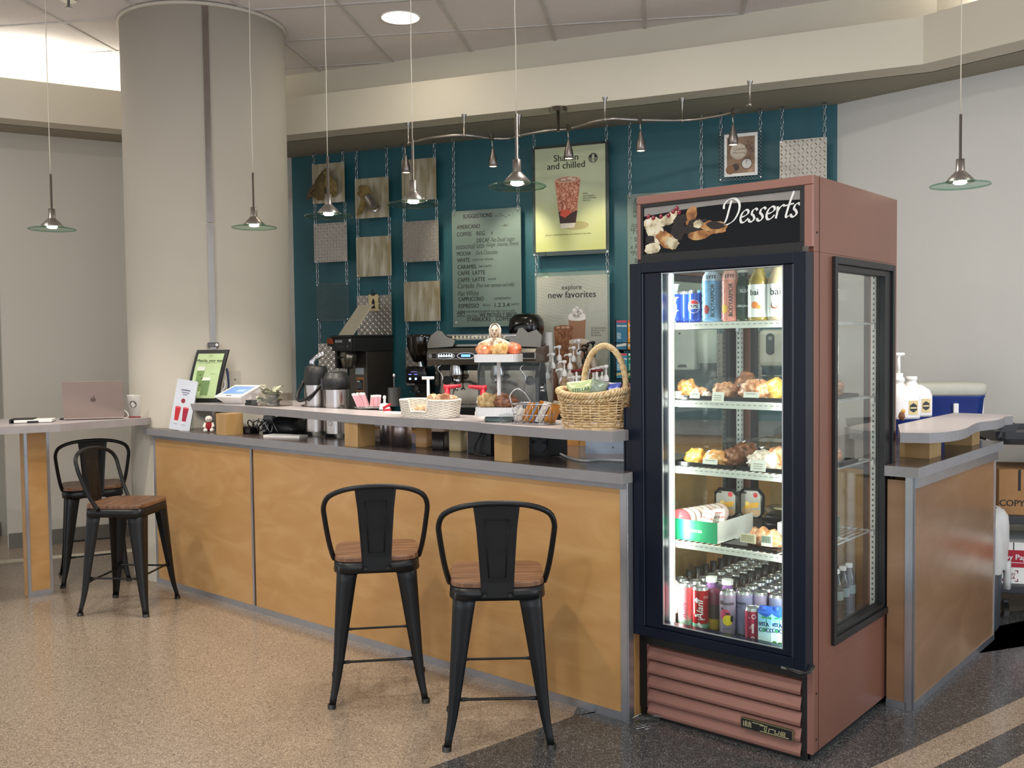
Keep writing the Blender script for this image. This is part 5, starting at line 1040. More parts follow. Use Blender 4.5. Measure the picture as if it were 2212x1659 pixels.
# matcha display
p = sp(470, 874, .0); t = thing('poster_display', 'black curved tabletop display with a green matcha drink poster', 'display', (p.x, p.y, S1Z), R_(-12)); t.location = sp(436, 870, .02)
def curve_y(z): return .10*(1-math.cos(z/.33*1.05))*1.2
m = MB(); rows = 14; H_ = .315
def strip(x0, x1, z0, z1, y0, mt, mb, n=12, th=0):
    vs = []; fs = []
    for i in range(n+1):
        zz = z0+(z1-z0)*i/n; y = curve_y(zz)+y0; sk = zz*.16
        vs += [(x0+sk, y, zz), (x1+sk, y, zz)]
        if th: vs += [(x0+sk, y+th, zz), (x1+sk, y+th, zz)]
    k = 4 if th else 2
    for i in range(n):
        a = i*k; fs.append((a, a+1, a+1+k, a+k))
        if th: fs += [(a+2, a+2+k, a+3+k, a+3), (a, a+k, a+2+k, a+2), (a+1, a+3, a+3+k, a+1+k)]
    if th: fs += [(0, 2, 3, 1), (n*k, n*k+1, n*k+3, n*k+2)]
    mb.add(vs, fs, mt, False)
strip(-.105, .105, 0, H_, 0, BLACK, m, th=.012); m.box(-.11, .13, -.0, .11, 0, .008, BLACK); obj('frame', m, t)
m = MB(); GRN = M('#c3d9a2', .5); strip(-.086, .084, .026, .292, -.002, GRN, m)
def cz(a, b): return (a+b*.16, curve_y(b)-.0032, b)
def cpoly(pts, mt, dy=0): m.add([tuple(Vector(cz(a, b))-Vector((0, dy, 0))) for a, b in pts], [tuple(range(len(pts)))], mt)
m.text('Matcha, your way', .0235, M('#22301c', .6), 0, .243, 0, 'CENTER', fn=lambda a, b: cz(a, b), bold=.0003)
cpoly([(-.075, .236), (.07, .236), (.07, .2375), (-.075, .2375)], M('#6b7a58', .6)); cpoly([(-.008, .268), (-.006, .268), (-.006, .282), (.006, .282), (.006, .268), (.008, .268), (.008, .284), (-.008, .284)], M('#6b7a58', .6))
def drink(cx, z0, z1, w0, w1, body, top):
    n = 6
    for i in range(n):
        a, b = z0+(z1-z0)*i/n, z0+(z1-z0)*(i+1)/n; wa, wb = w0+(w1-w0)*i/n, w0+(w1-w0)*(i+1)/n; cpoly([(cx-wa, a), (cx+wa, a), (cx+wb, b), (cx-wb, b)], top if i == n-1 else body, .0006)
drink(-.042, .07, .215, .016, .026, M('#7f9a5c', .5), M('#e4e8da', .5)); drink(.005, .045, .15, .024, .028, M('#75935f', .5), M('#eef2e6', .5))
for a, b in ((-.05, .12), (-.035, .10), (-.045, .16), (-.03, .14)): cpoly([(a, b), (a+.012, b+.002), (a+.011, b+.009), (a, b+.007)], M('#4d5f38', .5), .0012)
cpoly([(.02, .17), (.06, .17), (.06, .1715), (.02, .1715)], M('#6b7a58', .6)); cpoly([(-.08, .058), (-.04, .058), (-.04, .0595), (-.08, .0595)], M('#6b7a58', .6)); obj('poster', m, t)
m = MB(); m.tube(smooth([(.10, .03, .01), (.135, .06, .06), (.14, .07, .12), (.125, .08, .2)], 4), .012, M('#1b3058', .3), 8, flat=.5); m.tube(smooth([(.11, .03, .06), (.125, .05, .09), (.12, .06, .13)], 4), .006, M('#e5e7ea', .3), 8, flat=.5); obj('blue_side_loop', m, t)
# acrylic sign leaning below, plush toy
p = at(390, 930, LZ, .0); t = thing('table_sign', 'leaning white acrylic sign with two red drinks at the left counter end', 'sign', (p.x, p.y, LZ), R_(-14))
m = MB(); m.T = Matrix.Rotation(R_(-8), 4, 'X') @ Matrix.Rotation(R_(8), 4, 'Y'); m.box(-.078, .058, -.003, 0, 0, .30, M('#cfd4de', .25, var=.08, scale=5)).box(.058, .061, -.003, .004, 0, .30, SILVER); obj('panel', m, t)
m = MB(); m.T = Matrix.Rotation(R_(-8), 4, 'X') @ Matrix.Rotation(R_(8), 4, 'Y')
for x in (-.04, .012):
    m.poly([(x-.013, .055), (x+.013, .055), (x+.019, .135), (x-.019, .135)], -.0036, M('#c01f2b' if x < 0 else '#a31436', .4)); m.disc(x, .052, .014, -.0034, M('#d9dce0', .4), 14, .006); m.disc(x, .135, .019, -.004, M('#e05a60', .4), 14, .005); m.box(x-.012, x+.014, -.0036, -.003, .034, .036, M('#6a6a70', .6))
m.box(-.04, .02, -.0036, -.003, .235, .243, M('#6a6f86', .6)).box(-.035, .015, -.0036, -.003, .222, .227, M('#6a6f86', .6)).box(-.025, .005, -.0036, -.003, .21, .215, M('#6a6f86', .6)); m.disc(-.015, .175, .014, -.0036, M('#8f2a34', .5), 12); obj('print', m, t)
m = MB(); m.box(-.06, .055, .0, .05, 0, .003, ACRYL).box(-.06, .055, .05, .053, 0, .12, ACRYL); obj('easel_back', m, t)
p = at(452, 934, LZ, .03); t = thing('plush_toy', 'small white and red plush toy sitting by the leftmost wooden block', 'plush toy', (p.x, p.y, LZ), R_(10))
FW, FR_ = M('#e6ddd2', .95, bump=.6, bscale=300), M('#8f1a22', .9, bump=.5)
m = MB(); m.ball((0, 0, .033), (.026, .022, .030), FR_, 10); m.ball((0, -.004, .075), (.021, .02, .019), FW, 10); obj('body', m, t)
for s_ in (-1, 1):
    m = MB(); m.ball((s_*.018, -.022, .012), (.012, .02, .012), FW, 8); obj('foot', m, t)
    m = MB(); m.tube([(s_*.018, -.004, .05), (s_*.026, -.016, .034), (s_*.02, -.026, .03)], [.009, .008, .007], FW, 8); obj('arm', m, t)
m = MB(); m.ball((-.004, -.022, .072), (.003, .003, .003), BLACK, 5).ball((.008, -.022, .072), (.003, .003, .003), BLACK, 5); obj('eye', m, t)
# tablet
p = sp(515, 873, .06); t = thing('tablet_stand', 'white payment tablet stand with a lit blue screen', 'payment tablet', (p.x, p.y, S1Z), R_(-28))
m = MB(); m.loft([[(-.06, -.04, 0), (.06, -.04, 0), (.07, .09, 0), (-.07, .09, 0)], [(-.1, -.085, .038), (.1, -.085, .038), (.1, .085, .098), (-.1, .085, .098)], [(-.104, -.088, .046), (.104, -.088, .046), (.104, .086, .106), (-.104, .086, .106)]], PLASTIC, False); obj('stand_body', m, t, .003)
m = MB(); sl = math.atan2(.06, .174); m.T = Matrix.Translation((0, -.001, .0765)) @ Matrix.Rotation(sl, 4, 'X'); m.box(-.075, .075, -.05, .058, 0, .0012, M('#6f93d8', .15, 0, .55)).box(-.085, .085, -.06, .066, -.001, .0005, M('#c9ccd0', .2)).box(-.02, .02, -.083, -.076, 0, .001, BLACK).box(.0, .06, -.02, .015, .0012, .0015, M('#9ab4ea', .2, 0, .5)); obj('screen', m, t)
p = sp(543, 876, .03); m = MB(); m.box(-.03, .03, -.02, .02, 0, .016, BLACK).box(-.028, .028, -.018, .018, .02, .03, BLACK).box(-.026, .026, -.016, .016, .016, .02, DARKGREY); solo('card_reader', 'small black card reader between tablet and clear tip box', 'card reader', m, p, R_(-30), bev=.002)
# tip box
p = sp(588, 879, .10); t = thing('tip_box', 'clear acrylic tip box full of crumpled banknotes', 'tip box', (p.x, p.y, S1Z), R_(-33)); AG = glass('tip_acrylic', '#F4F2F0', 1.0)
m = MB()
for b in ((-.10, .10, -.06, -.057), (-.10, .10, .057, .06), (-.10, -.097, -.057, .057), (.097, .10, -.057, .057)): m.box(b[0], b[1], b[2], b[3], .002, .072, AG)
m.box(-.10, .10, -.06, .06, 0, .002, AG); obj('acrylic_box', m, t)
def bill(m, x, y, z_, a, b, c_, mt, w=.065, d=.03):
    m.T = Matrix.Translation((x, y, z_)) @ Matrix.Rotation(a, 4, 'Z') @ Matrix.Rotation(b, 4, 'X') @ Matrix.Rotation(c_, 4, 'Y'); vs = []; fs = []
    for i in range(7):
        for j in range(3): vs.append((-w+2*w*i/6, -d+d*j, .010*math.sin(i*1.3+j)+.004*j))
    for i in range(6):
        for j in range(2): q = i*3+j; fs.append((q, q+3, q+4, q+1))
    m.add(vs, fs, mt, False); m.T = Matrix()
BM = [M('#b4b69c', .8, var=.2, scale=60), M('#9a9c86', .8, var=.2, scale=60), M('#d0d0be', .8, var=.15, scale=60)]
rn = random.Random(8)
for i in range(13):
    m = MB(); bill(m, rn.uniform(-.035, .035), rn.uniform(-.025, .025), .018+i*.006, rn.uniform(0, 3), rn.uniform(-.22, .22), rn.uniform(-.2, .2), BM[i % 3], .058, .024)
    solo('banknote', 'crumpled greenish banknote in the clear tip box', 'banknote', m, (p.x, p.y, S1Z), R_(-33), group='crumpled banknotes in the tip box')
for px, back, lb_ in ((569, .17, 'upper left small paper notice behind the tip box'), (598, .17, 'right small paper notice behind the tip box')):
    p2 = sp(px, 879, back); m = MB(); m.box(-.022, .022, -.001, 0, .0, .118 if px < 580 else .105, M('#cfc8b2', .7)); m.text('PLEASE' if px < 580 else 'Thank you', .0095, M('#77715f', .7), 0, .1 if px < 580 else .085, -.0014, 'CENTER'); m.box(-.015, .015, -.0014, -.001, .078, .080, M('#8d8673', .7)); m.box(-.022, .022, -.001, .02, 0, .003, ACRYL)
    solo('paper_notice', lb_, 'notice', m, p2, R_(-30))
# ledge clutter under the shelf
p = at(535, 938, LZ, .05); m = MB(); m.box(-.055, .05, -.03, .04, 0, .036, BLACK).box(.02, .045, -.031, -.03, .008, .026, DARKGREY); solo('black_power_box', 'flat black power box on the ledge by the leftmost wooden block', 'power box', m, p, R_(-30), bev=.003)
rn = random.Random(12)
for k, (mt, r_, lb_) in enumerate(((BLACK, .0035, 'tangle of black cables on the ledge beneath the shelf'), (M('#dfe1e4', .3), .0028, 'tangle of white cables on the ledge beneath the shelf'))):
    m = MB(); pts = []
    for i in range(20): a = i*1.15; pts.append((.035*math.cos(a)*(1+.5*rn.random())+.0055*(i-10)*(1.4 if k == 0 else 1), .03*math.sin(a)*(1+.5*rn.random())+.02*k, max(.006, .045+.038*math.sin(i*2.1)+.01*rn.random())))
    m.tube(smooth(pts, 4), r_, mt, 6); solo('cable_tangle', lb_, 'cable', m, at(565, 941, LZ, .09), R_(-35))
m = MB(); m.box(-.03, .03, -.02, .02, 0, .1, M('#8b8d90', .4)); solo('grey_adapter', 'grey plastic adapter standing among the cables under the shelf', 'adapter', m, at(583, 941, LZ, .16), R_(-25), bev=.004)
m = MB(); m.loft([[(x*k, y*k, zz) for x, y in rrect(.26, .16, .03)] for zz, k in ((0, 1), (.05, .95), (.085, .6), (.095, .3))], M('#222426', .35), True); solo('dark_bag', 'dark rounded bag on the ledge left of the airpots', 'bag', m, at(620, 948, LZ, .36), R_(-35))
m = MB(); m.box(-.13, .10, -.04, .04, 0, .012, PAPER); solo('paper_stack', 'white paper stack lying on the ledge left of the airpots', 'papers', m, at(622, 948, LZ, .10), R_(-22))
# airpots
def airpot(px, py, label, kind):
    p = at(px, py, LZ, .13); t = thing('coffee_airpot', label, 'airpot', (p.x, p.y, LZ), R_(-20))
    ss = M('#b9b2ae', .22, 1, var=.1, scale=2, stretch=(8, 8, .2)); r = .066
    m = MB(); m.cyl((0, 0, 0), r+.002, .02, BLACK, 32); obj('base_ring', m, t)
    m = MB(); hb = .275 if kind == 0 else .255; m.lathe([(r, .02), (r, hb)], ss, n=40); obj('body', m, t)
    if kind == 1: m = MB(); m.disc(-.01, 0, .001, 0, BLACK); 
    m = MB()
    if kind == 0:
        m.lathe([(r+.001, hb), (r+.003, hb+.02), (r, hb+.06), (.058, hb+.098), (.05, hb+.104), (0, hb+.106)], BLACK, n=36).box(.02, .09, -.02, .02, hb+.05, hb+.066, BLACK)
        m.tube([(-.02, 0, hb+.10), (-.03, 0, hb+.125), (-.0, 0, hb+.15), (.05, 0, hb+.175)], [.010, .008, .007, .008], CHROME, 8, flat=2)
        obj('pump_lid', m, t); m = MB(); m.tube(smooth([(-.066, -.02, hb+.02), (-.09, -.05, hb-.05), (-.05, -.095, hb-.085), (.03, -.09, hb-.05), (.066, -.03, hb+.02)], 4), .007, BLACK, 8, flat=1.5); obj('carry_handle', m, t)
    else:
        m.lathe([(r+.001, hb), (r+.008, hb+.004), (r+.008, hb+.06), (r+.002, hb+.064), (.058, hb+.085), (.048, hb+.093), (.03, hb+.095), (0, hb+.095)], BLACK, n=36).box(-.03, -.085, -.02, .02, hb+.045, hb+.06, BLACK).lathe([(.036, hb+.0955), (.034, hb+.10), (0, hb+.10)], DARKGREY, n=24).box(-.078, -.060, -.03, .03, hb+.0, hb+.055, DARKGREY)
        obj('pump_lid', m, t); m = MB()
        for q in range(3): m.lathe([(.012-.002*q, 0), (.0105-.002*q, 0)], DARKGREY, (-.005, -r-.0015, .075), 16, axis='y') if q == 0 else None
        obj('badge', m, t)
    return t
airpot(686, 943, 'steel coffee airpot with a raised chrome lever, left of the pair', 0); airpot(729, 948, 'steel coffee airpot with a flat black lid, right of the pair', 1)
# steel canisters and sauce jars under the shelf
for px, r, h, lb_ in ((835, .034, .108, 'narrow steel canister under the shelf, left of the pair'), (868, .05, .108, 'wide steel canister under the shelf beside the narrow one')):
    m = MB(); m.lathe([(0, 0), (r, 0), (r, h), (r*.95, h+.004), (0, h+.004)], M('#b5aaa8', .34, .9, var=.12, scale=2, stretch=(9, 9, .2)), n=32); solo('steel_canister', lb_, 'canister', m, at(px, {835: 957, 868: 963}[px], LZ, r*.7))
for px, py, c1, c2, zf, lb_ in ((917, 967, '#c89a68', '#c89a68', .1, 'tan caramel coloured sauce jar on the ledge'), (952.5, 972, '#2e2624', '#d8c0b0', .085, 'jar half full of dark sauce between the tan and cream jars'), (990, 976, '#cdb888', '#cdb888', .1, 'cream coloured sauce jar on the ledge')):
    p = at(px, py, LZ, .035); t = thing('sauce_jar', lb_, 'jar', (p.x, p.y, LZ), KR+.25); w = .034
    m = MB(); m.loft([[(x*k, y*k, zz) for x, y in rrect(2*w, 2*w, .012)] for zz, k in ((0, .94), (.006, 1), (zf, 1))], M(c1, .3), True); m.loft([[(x, y, zz) for x, y in rrect(2*w, 2*w, .012)] for zz in (zf, .112)], M(c2, .3), True); obj('jar_body', m, t)
for px, py, lb_, kind in ((917, 850, 'white T handled sauce pump above the white bread basket', 0), (966, 868, 'red handled sauce pump on the left above the breads', 1), (1040, 868, 'red handled sauce pump beside the cake stand', 2)):
    p = at({917: 927, 966: 968, 1040: 1045}[px], {917: 967, 966: 972, 1040: 977}[px], LZ, .19); t = thing('sauce_pump', lb_, 'pump', (p.x, p.y, LZ), R_(0)); c_ = PLASTIC if kind == 0 else M('#c8283a', .35)
    top = {0: .325, 1: .285, 2: .285}[kind]
    m = MB(); m.cyl((0, 0, 0), .04, .17, M('#d8d2c6', .4), 24).lathe([(.04, .17), (.022, .185), (.022, .20), (0, .2)], PLASTIC, n=20); obj('bottle', m, t)
    m = MB(); m.cyl((0, 0, .195), .007, top-.195, PLASTIC, 12)
    if kind == 0: m.tube([(-.03, 0, top), (.03, 0, top)], .008, c_, 10).cyl((0, 0, .2), .016, .018, PLASTIC, 16)
    else: s_ = 1 if kind == 1 else -1; m.cyl((0, 0, top-.035), .014, .03, c_, 14).tube([(-s_*.018, 0, top), (s_*.0, 0, top-.002), (s_*.05, -.01, top+.004), (s_*.068, -.01, top+.006)], [.014, .014, .0095, .009], c_, 10, flat=.9)
    obj('pump_head', m, t)
m = MB(); m.box(-.07, .07, 0, .12, 0, .112, BLACK); solo('black_bin', 'black box on the ledge left of the third wooden block', 'box', m, at(1035, 985, LZ, .03), KR, bev=.004)
m = MB(); m.tube(smooth([(.0, -.02, .10), (-.03, -.03, .05), (-.035, -.03, .012), (.0, -.03, .004), (.03, -.02, .004)], 5), .005, BLACK, 8); solo('looped_cable', 'black cable curling down in front of the black box', 'cord', m, at(1048, 985, LZ, .02), KR)
m = MB(); m.box(-.06, .06, 0, .12, 0, .112, BLACK); m.cyl((0, -.003, .06), .045, .004, DARKGREY, 24, 'y'); solo('black_speaker', 'black box with a round front right of the third block', 'box', m, at(1166, 992, LZ, .12), KR, bev=.004)
m = MB(); m.tube(smooth([at(1147, 970, LZ)+Vector((0, 0, .006)), at(1190, 975, LZ)+Vector((0, 0, .006)), at(1225, 990, LZ)+Vector((0, 0, .006)), at(1262, 998, LZ)+Vector((0, 0, .006)), at(1300, 996, LZ)+Vector((0, 0, .006)), at(1366, 1000, LZ)+Vector((0, 0, .006))], 5), .005, PLASTIC, 8); solo('white_cable', 'thick white cable lying along the ledge near the fridge', 'cable', m)
q = at(1265, 993, LZ, .20); m = MB(); m.box(0, .22, 0, .25, 0, .108, M('#9ba9bd', .4)); m.cyl((.12, -.002, .03), .004, .003, DARKGREY, 8, 'y'); solo('grey_blue_box', 'pale blue grey metal box on the ledge beside the fridge', 'box', m, q, R_(-6), bev=.003)
m = MB(); m.box(-.06, .06, 0, .1, 0, .10, M('#c98f4e', .5)); solo('cardboard_box', 'small orange brown box behind the ledge by the blue grey box', 'box', m, at(1222, 968, LZ, .12), R_(-10))
# straw and sugar tray
p = sp(800, 884, .05); t = thing('serving_tray', 'round steel tray holding pink packets and straws', 'tray', (p.x, p.y, S1Z)); m = MB(); m.lathe([(0, 0), (.075, 0), (.085, .012), (.087, .012), (.078, -.0005+.002)], STEEL, n=36); obj('tray_dish', m, t)
rn = random.Random(4)
for i in range(18):
    x = -.06+i*.0055+(.012 if i > 9 else 0); lean = (-.35 if i < 10 else .1)+rn.uniform(-.08, .08)
    m = MB(); m.T = Matrix.Translation((x, rn.uniform(-.02, .02), .012)) @ Matrix.Rotation(lean, 4, 'Y') @ Matrix.Rotation(rn.uniform(-.3, .3), 4, 'Z'); L_ = .075 if i < 10 else .06
    m.box(-.007, .007, -.0015, .0015, 0, L_, M('#e8b4bc', .6, var=.1)).box(-.007, .007, -.0016, .0016, L_-.01, L_, PAPER).box(-.0015, .0015, -.002, .002, .005, L_-.012, M('#d98a98', .6)); solo('sweetener_packet', 'pink and white paper packet standing in the round steel tray', 'packet', m, p, 0, 'pink packets in the steel tray')
q = sp(831, 886, .04); m = MB(); m.cyl((0, 0, .002), .006, .058, PLASTIC, 10).ball((0, 0, .062), (.009, .009, .012), PLASTIC, 8).lathe([(.03, .002), (.022, .03), (.006, .034)], PLASTIC, n=18); solo('small_white_pump', 'small white round topped pump beside the pink packets', 'pump', m, q)
q = sp(836, 888, .02); m = MB(); m.tube([(-.02, 0, .014), (.012, 0, .03), (.02, 0, .034)], [.006, .008, .005], M('#c8283a', .4), 8).box(-.02, .02, -.01, .01, .0, .01, M('#c8283a', .4)); solo('red_clip', 'small red plastic clip at the tray edge', 'clip', m, q)
q = sp(850, 893, .02); m = MB(); m.box(-.045, .04, -.012, .02, 0, .006, PAPER); solo('folded_paper', 'folded white paper on the shelf before the white basket', 'paper', m, q, R_(-15))
m = MB(); m.cyl((0, 0, 0), .035, .10, BLACK, 22).cyl((.0, 0, .1), .0025, .06, CHROME, 8).ball((0, 0, .165), (.008, .005, .012), CHROME, 6); solo('utensil_crock', 'black crock holding a spoon behind the steel tray', 'crock', m, sp(852, 880, .12))
# baskets
def weave(mb, plan, z0, z1, flare, rows, mat, r, cut=None, waves=28, amp=.0035, stakes=True, sm=.9):
    L_ = len(plan)
    for j in range(rows):
        z_ = z0+(z1-z0)*(j+.5)/rows; k = 1+flare*(z_-z0)/(z1-z0); pts = []; N = waves*5
        for i in range(N):
            a = i/N*L_; i0 = int(a) % L_; i1 = (i0+1) % L_; f_ = a-int(a); x = plan[i0][0]*(1-f_)+plan[i1][0]*f_; y = plan[i0][1]*(1-f_)+plan[i1][1]*f_
            d = Vector((x, y)); n_ = d.normalized(); w = amp*math.sin(2*math.pi*i/10+(math.pi if j % 2 else 0)); q = (x*k+n_.x*w, y*k+n_.y*w, z_+.0008*math.sin(i*1.7+j))
            pts.append(q)
        if cut:
            seg = []; 
            for q in pts+pts[:1]:
                if cut(q): 
                    if len(seg) > 2: mb.tube(seg, r, mat, 5)
                    seg = []
                else: seg.append(q)
            if len(seg) > 2: mb.tube(seg, r, mat, 5)
        else: mb.tube(pts, r, mat, 5, True)
    if stakes:
        for i in range(waves):
            a = i/waves*L_; i0 = int(a) % L_; f_ = a-int(a); i1 = (i0+1) % L_; x = plan[i0][0]*(1-f_)+plan[i1][0]*f_; y = plan[i0][1]*(1-f_)+plan[i1][1]*f_
            top = (x*(1+flare), y*(1+flare), z1); 
            if cut and cut((top[0], top[1], z1)): top = (x*(1+flare*.3), y*(1+flare*.3), z0+(z1-z0)*.35)
            mb.tube([(x, y, z0), top], r*.9, mat, 4)
def braid(mb, path, r, mat, strands=3, turns=10, closed=True, R=None):
    P = path; N = len(P); R = R or r*1.1
    for s_ in range(strands):
        pts = []
        for i, p_ in enumerate(P):
            a = 2*math.pi*(turns*i/N+s_/strands); t_ = (P[(i+1) % N]-P[i-1]).normalized() if closed or 0 < i < N-1 else (P[min(i+1, N-1)]-P[max(i-1, 0)]).normalized()
            up = Vector((0, 0, 1)) if abs(t_.z) < .95 else Vector((0, 1, 0)); x = t_.cross(up).normalized(); y = x.cross(t_).normalized(); pts.append(p_+x*R*math.cos(a)+y*R*math.sin(a))
        mb.tube(pts, r, mat, 6, closed)
WICK = ramp_mat('natural_wicker', [(.3, '#b08e5e'), (.5, '#d6bb8c'), (.75, '#ecdab4')], .55, nscale=60); WWICK = M('#e9e3d8', .5, var=.05)
def plan_rr(w, d, r, n): 
    P = rrect(w, d, r, 6); out = []; seg = [((Vector(P[(i+1) % len(P)])-Vector(p)).length) for i, p in enumerate(P)]; T_ = sum(seg)
    for k in range(n):
        s_ = T_*k/n; i = 0
        while s_ > seg[i]: s_ -= seg[i]; i += 1
        out.append(tuple(Vector(P[i]).lerp(Vector(P[(i+1) % len(P)]), s_/seg[i])))
    return out
p = sp(1290, 931, .085); t = thing('wicker_basket', 'natural wicker basket with a tall arched handle, full of snack bags', 'basket', (p.x, p.y, S1Z), R_(-28)); t.location = sp(1284, 929, .115)
pln = plan_rr(.24, .20, .09, 60)
m = MB(); weave(m, pln, .008, .118, .13, 11, WICK, .0029, waves=22, amp=.006); m.prism([(x*.98, y*.98) for x, y in pln], 0, .006, WICK); obj('woven_body', m, t)
m = MB(); rim = [Vector((x*1.15, y*1.15, .128+.020*abs(x/.12)**2)) for x, y in pln]; rim = smooth(rim, 3, True); braid(m, rim, .0055, WICK, 4, 16, True, .009); braid(m, [Vector((q.x*.98, q.y*.98, q.z-.02)) for q in rim], .004, WICK, 3, 18, True, .006); obj('rim', m, t)
m = MB(); arch = [Vector((.045-.07*0+(-.09)*math.cos(math.pi*i/40)*1.0, .0, .13+.19*math.sin(math.pi*i/40)**.85)) for i in range(41)]; braid(m, arch, .0048, WICK, 6, 4, False, .008)
for q in (arch[0], arch[-1]): m.tube([q+Vector((0, 0, -.03)), q+Vector((0, 0, .02))], .0155, WICK, 12)
obj('handle', m, t)
bags = [('stellar', '#c9d8a0', (-.035, -.045, .135), (.055, .02, .034), -8, 'pale green pretzel bag lettered STELLAR in the wicker basket'), ('b', '#8a9a8a', (.03, -.03, .135), (.035, .018, .036), 18, 'grey green snack bag beside the pale green one in the wicker basket'), ('c', '#c4623c', (-.085, .01, .125), (.03, .02, .02), 5, 'orange snack bag low at the left rim of the wicker basket'), ('d', '#5a6ac4', (.085, .0, .13), (.03, .016, .028), -10, 'blue and white snack bag right of the basket handle foot'), ('e', '#d9d4dc', (.04, .05, .13), (.05, .02, .03), 4, 'pale snack bag at the back of the wicker basket'), ('f', '#a86a9c', (.125, .03, .13), (.026, .016, .03), 25, 'purple snack bag at the right rim of the wicker basket'), ('g', '#b07c62', (-.06, .05, .13), (.04, .02, .028), -15, 'brown snack bag at the back left of the wicker basket')]
for k, (nm, c_, ps, r_, a, lb_) in enumerate(bags):
    m = MB(); m.T = Matrix.Rotation(R_(a), 4, 'Y'); mt = M(c_, .28, .15, var=.12, scale=30); rings = []
    for zz, kx, ky in ((-1, 1, .05), (-.86, 1, .12), (-.6, .93, .8), (0, .9, 1), (.6, .94, .8), (.86, 1, .12), (1, 1.0, .05)): rings.append([(math.copysign(abs(math.cos(q*.5236))**.6, math.cos(q*.5236))*r_[0]*kx*(1+.04*math.sin(q*3+zz*5)), math.sin(q*.5236)*r_[1]*ky, zz*r_[2]+.003*math.sin(q*2)) for q in range(12)])
    m.loft(rings, mt, True)
    if nm == 'stellar': m.text('STELLAR', .0185, M('#2a5a4a', .4), 0, -.004, -r_[1]-.001, 'CENTER', bold=.0004); m.poly([(-.03, -.014), (.03, -.014), (.03, -.012), (-.03, -.012)], -r_[1]-.001, M('#2a5a4a', .4))
    if nm == 'd': m.poly([(-.02, -.01), (.02, -.01), (.02, .012), (-.02, .012)], -r_[1]-.001, PW)
    w_ = t.matrix_basis @ Vector(ps) if False else Vector(t.location)+Matrix.Rotation(R_(-28), 3, 'Z') @ Vector((ps[0], ps[1], ps[2]+.014)); solo('snack_bag', lb_, 'snack bag', m, w_, R_(-8))
# white bread basket
t = thing('bread_basket', 'white woven basket with a scooped front, holding wrapped bread slices', 'basket', sp(930, 904, .075), R_(-22)); pl2 = plan_rr(.262, .135, .055, 60)
cutf = lambda q: q[1] < -.03 and -.072 < q[0] < .022 and q[2] > .03
m = MB(); weave(m, pl2, .004, .078, .08, 13, WWICK, .0032, cutf, 30, .0025); m.prism([(x*.98, y*.98) for x, y in pl2], 0, .004, WWICK); obj('woven_body', m, t)
m = MB(); rim = []
for x, y in pl2*1:
    x, y = x*1.08, y*1.08; zz = .030 if (y < -.03 and -.068 < x < .018) else .080; rim.append(Vector((x, y, zz)))
m.tube(smooth(rim, 3, True), .005, WWICK, 8, True); obj('rim', m, t)
def rel(t_, v): return Vector(t_.location)+Matrix.Rotation(t_.rotation_euler.z, 3, 'Z') @ Vector(v)
BRD = ramp_mat('bread_crumb', [(.3, '#c08a5e'), (.5, '#dcb48c'), (.75, '#eed8b8')], .6, nscale=80, detail=8, bump=.3)
for i, (x, y, z_, a, lb_, k) in enumerate(((-.035, -.03, .035, 10, 'pale wrapped roll in the front scoop of the white basket', 0), (-.005, -.025, .04, -15, 'wrapped cookie with dark chips in the scoop of the white basket', 0), (.045, .0, .068, 20, 'light wrapped bread slice standing in the white basket', 1), (.078, .0, .072, -10, 'brown wrapped bread slice standing in the white basket', 2), (.105, .01, .064, 15, 'wrapped slice at the right end of the white basket', 1), (.0, .03, .068, -25, 'wrapped slice standing at the back of the white basket', 1))):
    m = MB()
    if k == 0: m.ball((0, 0, 0), (.028, .024, .024), BRD, 10, 70+i, .2)
    else: m.T = Matrix.Rotation(R_(a), 4, 'Y'); m.loft([[(x_*kk, y_, z2*kk) for x_, z2 in ((-.026, -.035), (.026, -.035), (.028, .01), (.018, .034), (0, .038), (-.018, .034), (-.028, .01))] for y_, kk in ((-.014, .94), (-.010, 1), (.010, 1), (.014, .94))], BRD if k == 1 else BUN[1], False)
    o = solo('wrapped_bread', lb_, 'bread', m, rel(t, (x, y, z_)), R_(-22+a)); f_ = MB(); f_.ball((0, 0, 0), (.032, .027, .038) if k else (.030, .026, .026), FILM, 7, 80+i, .35, 4); f_.sm = [False]*len(f_.sm); obj('plastic_wrap', f_, o)
# two tier cake stand
t = thing('cake_stand', 'two tier white fluted cake stand with muffins on top', 'cake stand', sp(1079, 914, .10), R_(-10)); CER = M('#e6e8ea', .25)
def tier(m, w, d, z0, z1):
    P = plan_rr(w, d, .03, 120); m.loft([[(x*(1+.010*(i % 2)), y*(1+.016*(i % 2)), zz) for i, (x, y) in enumerate(P)] for zz in (z0, z1)], CER, False, False); m.prism([(x*.99, y*.99) for x, y in P], z0, z0+.004, CER); m.prism([(x*.99, y*.99) for x, y in P], z1-.006, z1-.002, CER)
m = MB(); tier(m, .185, .16, .026, .064); obj('lower_tier', m, t); m = MB(); tier(m, .19, .16, .255, .288); obj('upper_tier', m, t)
m = MB(); m.cyl((0, 0, .06), .0085, .20, CER, 16); obj('stem', m, t); m = MB(); m.lathe([(0, 0), (.062, 0), (.066, .008), (.06, .022), (.05, .027), (0, .027)], M('#5f7476', .4), n=36); obj('foot', m, t)
TOPB = [ramp_mat('glazed_bun', [(.3, '#b8603a'), (.5, '#d98a58'), (.75, '#eeb98c')], .4, nscale=60, bump=.8, coat=.1), ramp_mat('golden_bun', [(.3, '#b07a3a'), (.55, '#dcae68'), (.8, '#f0d9a4')], .4, nscale=60, bump=.8, coat=.4), ramp_mat('orange_bun', [(.3, '#c4502c'), (.6, '#e0764a'), (.8, '#f0a070')], .5, nscale=50, bump=.6, coat=.1)]
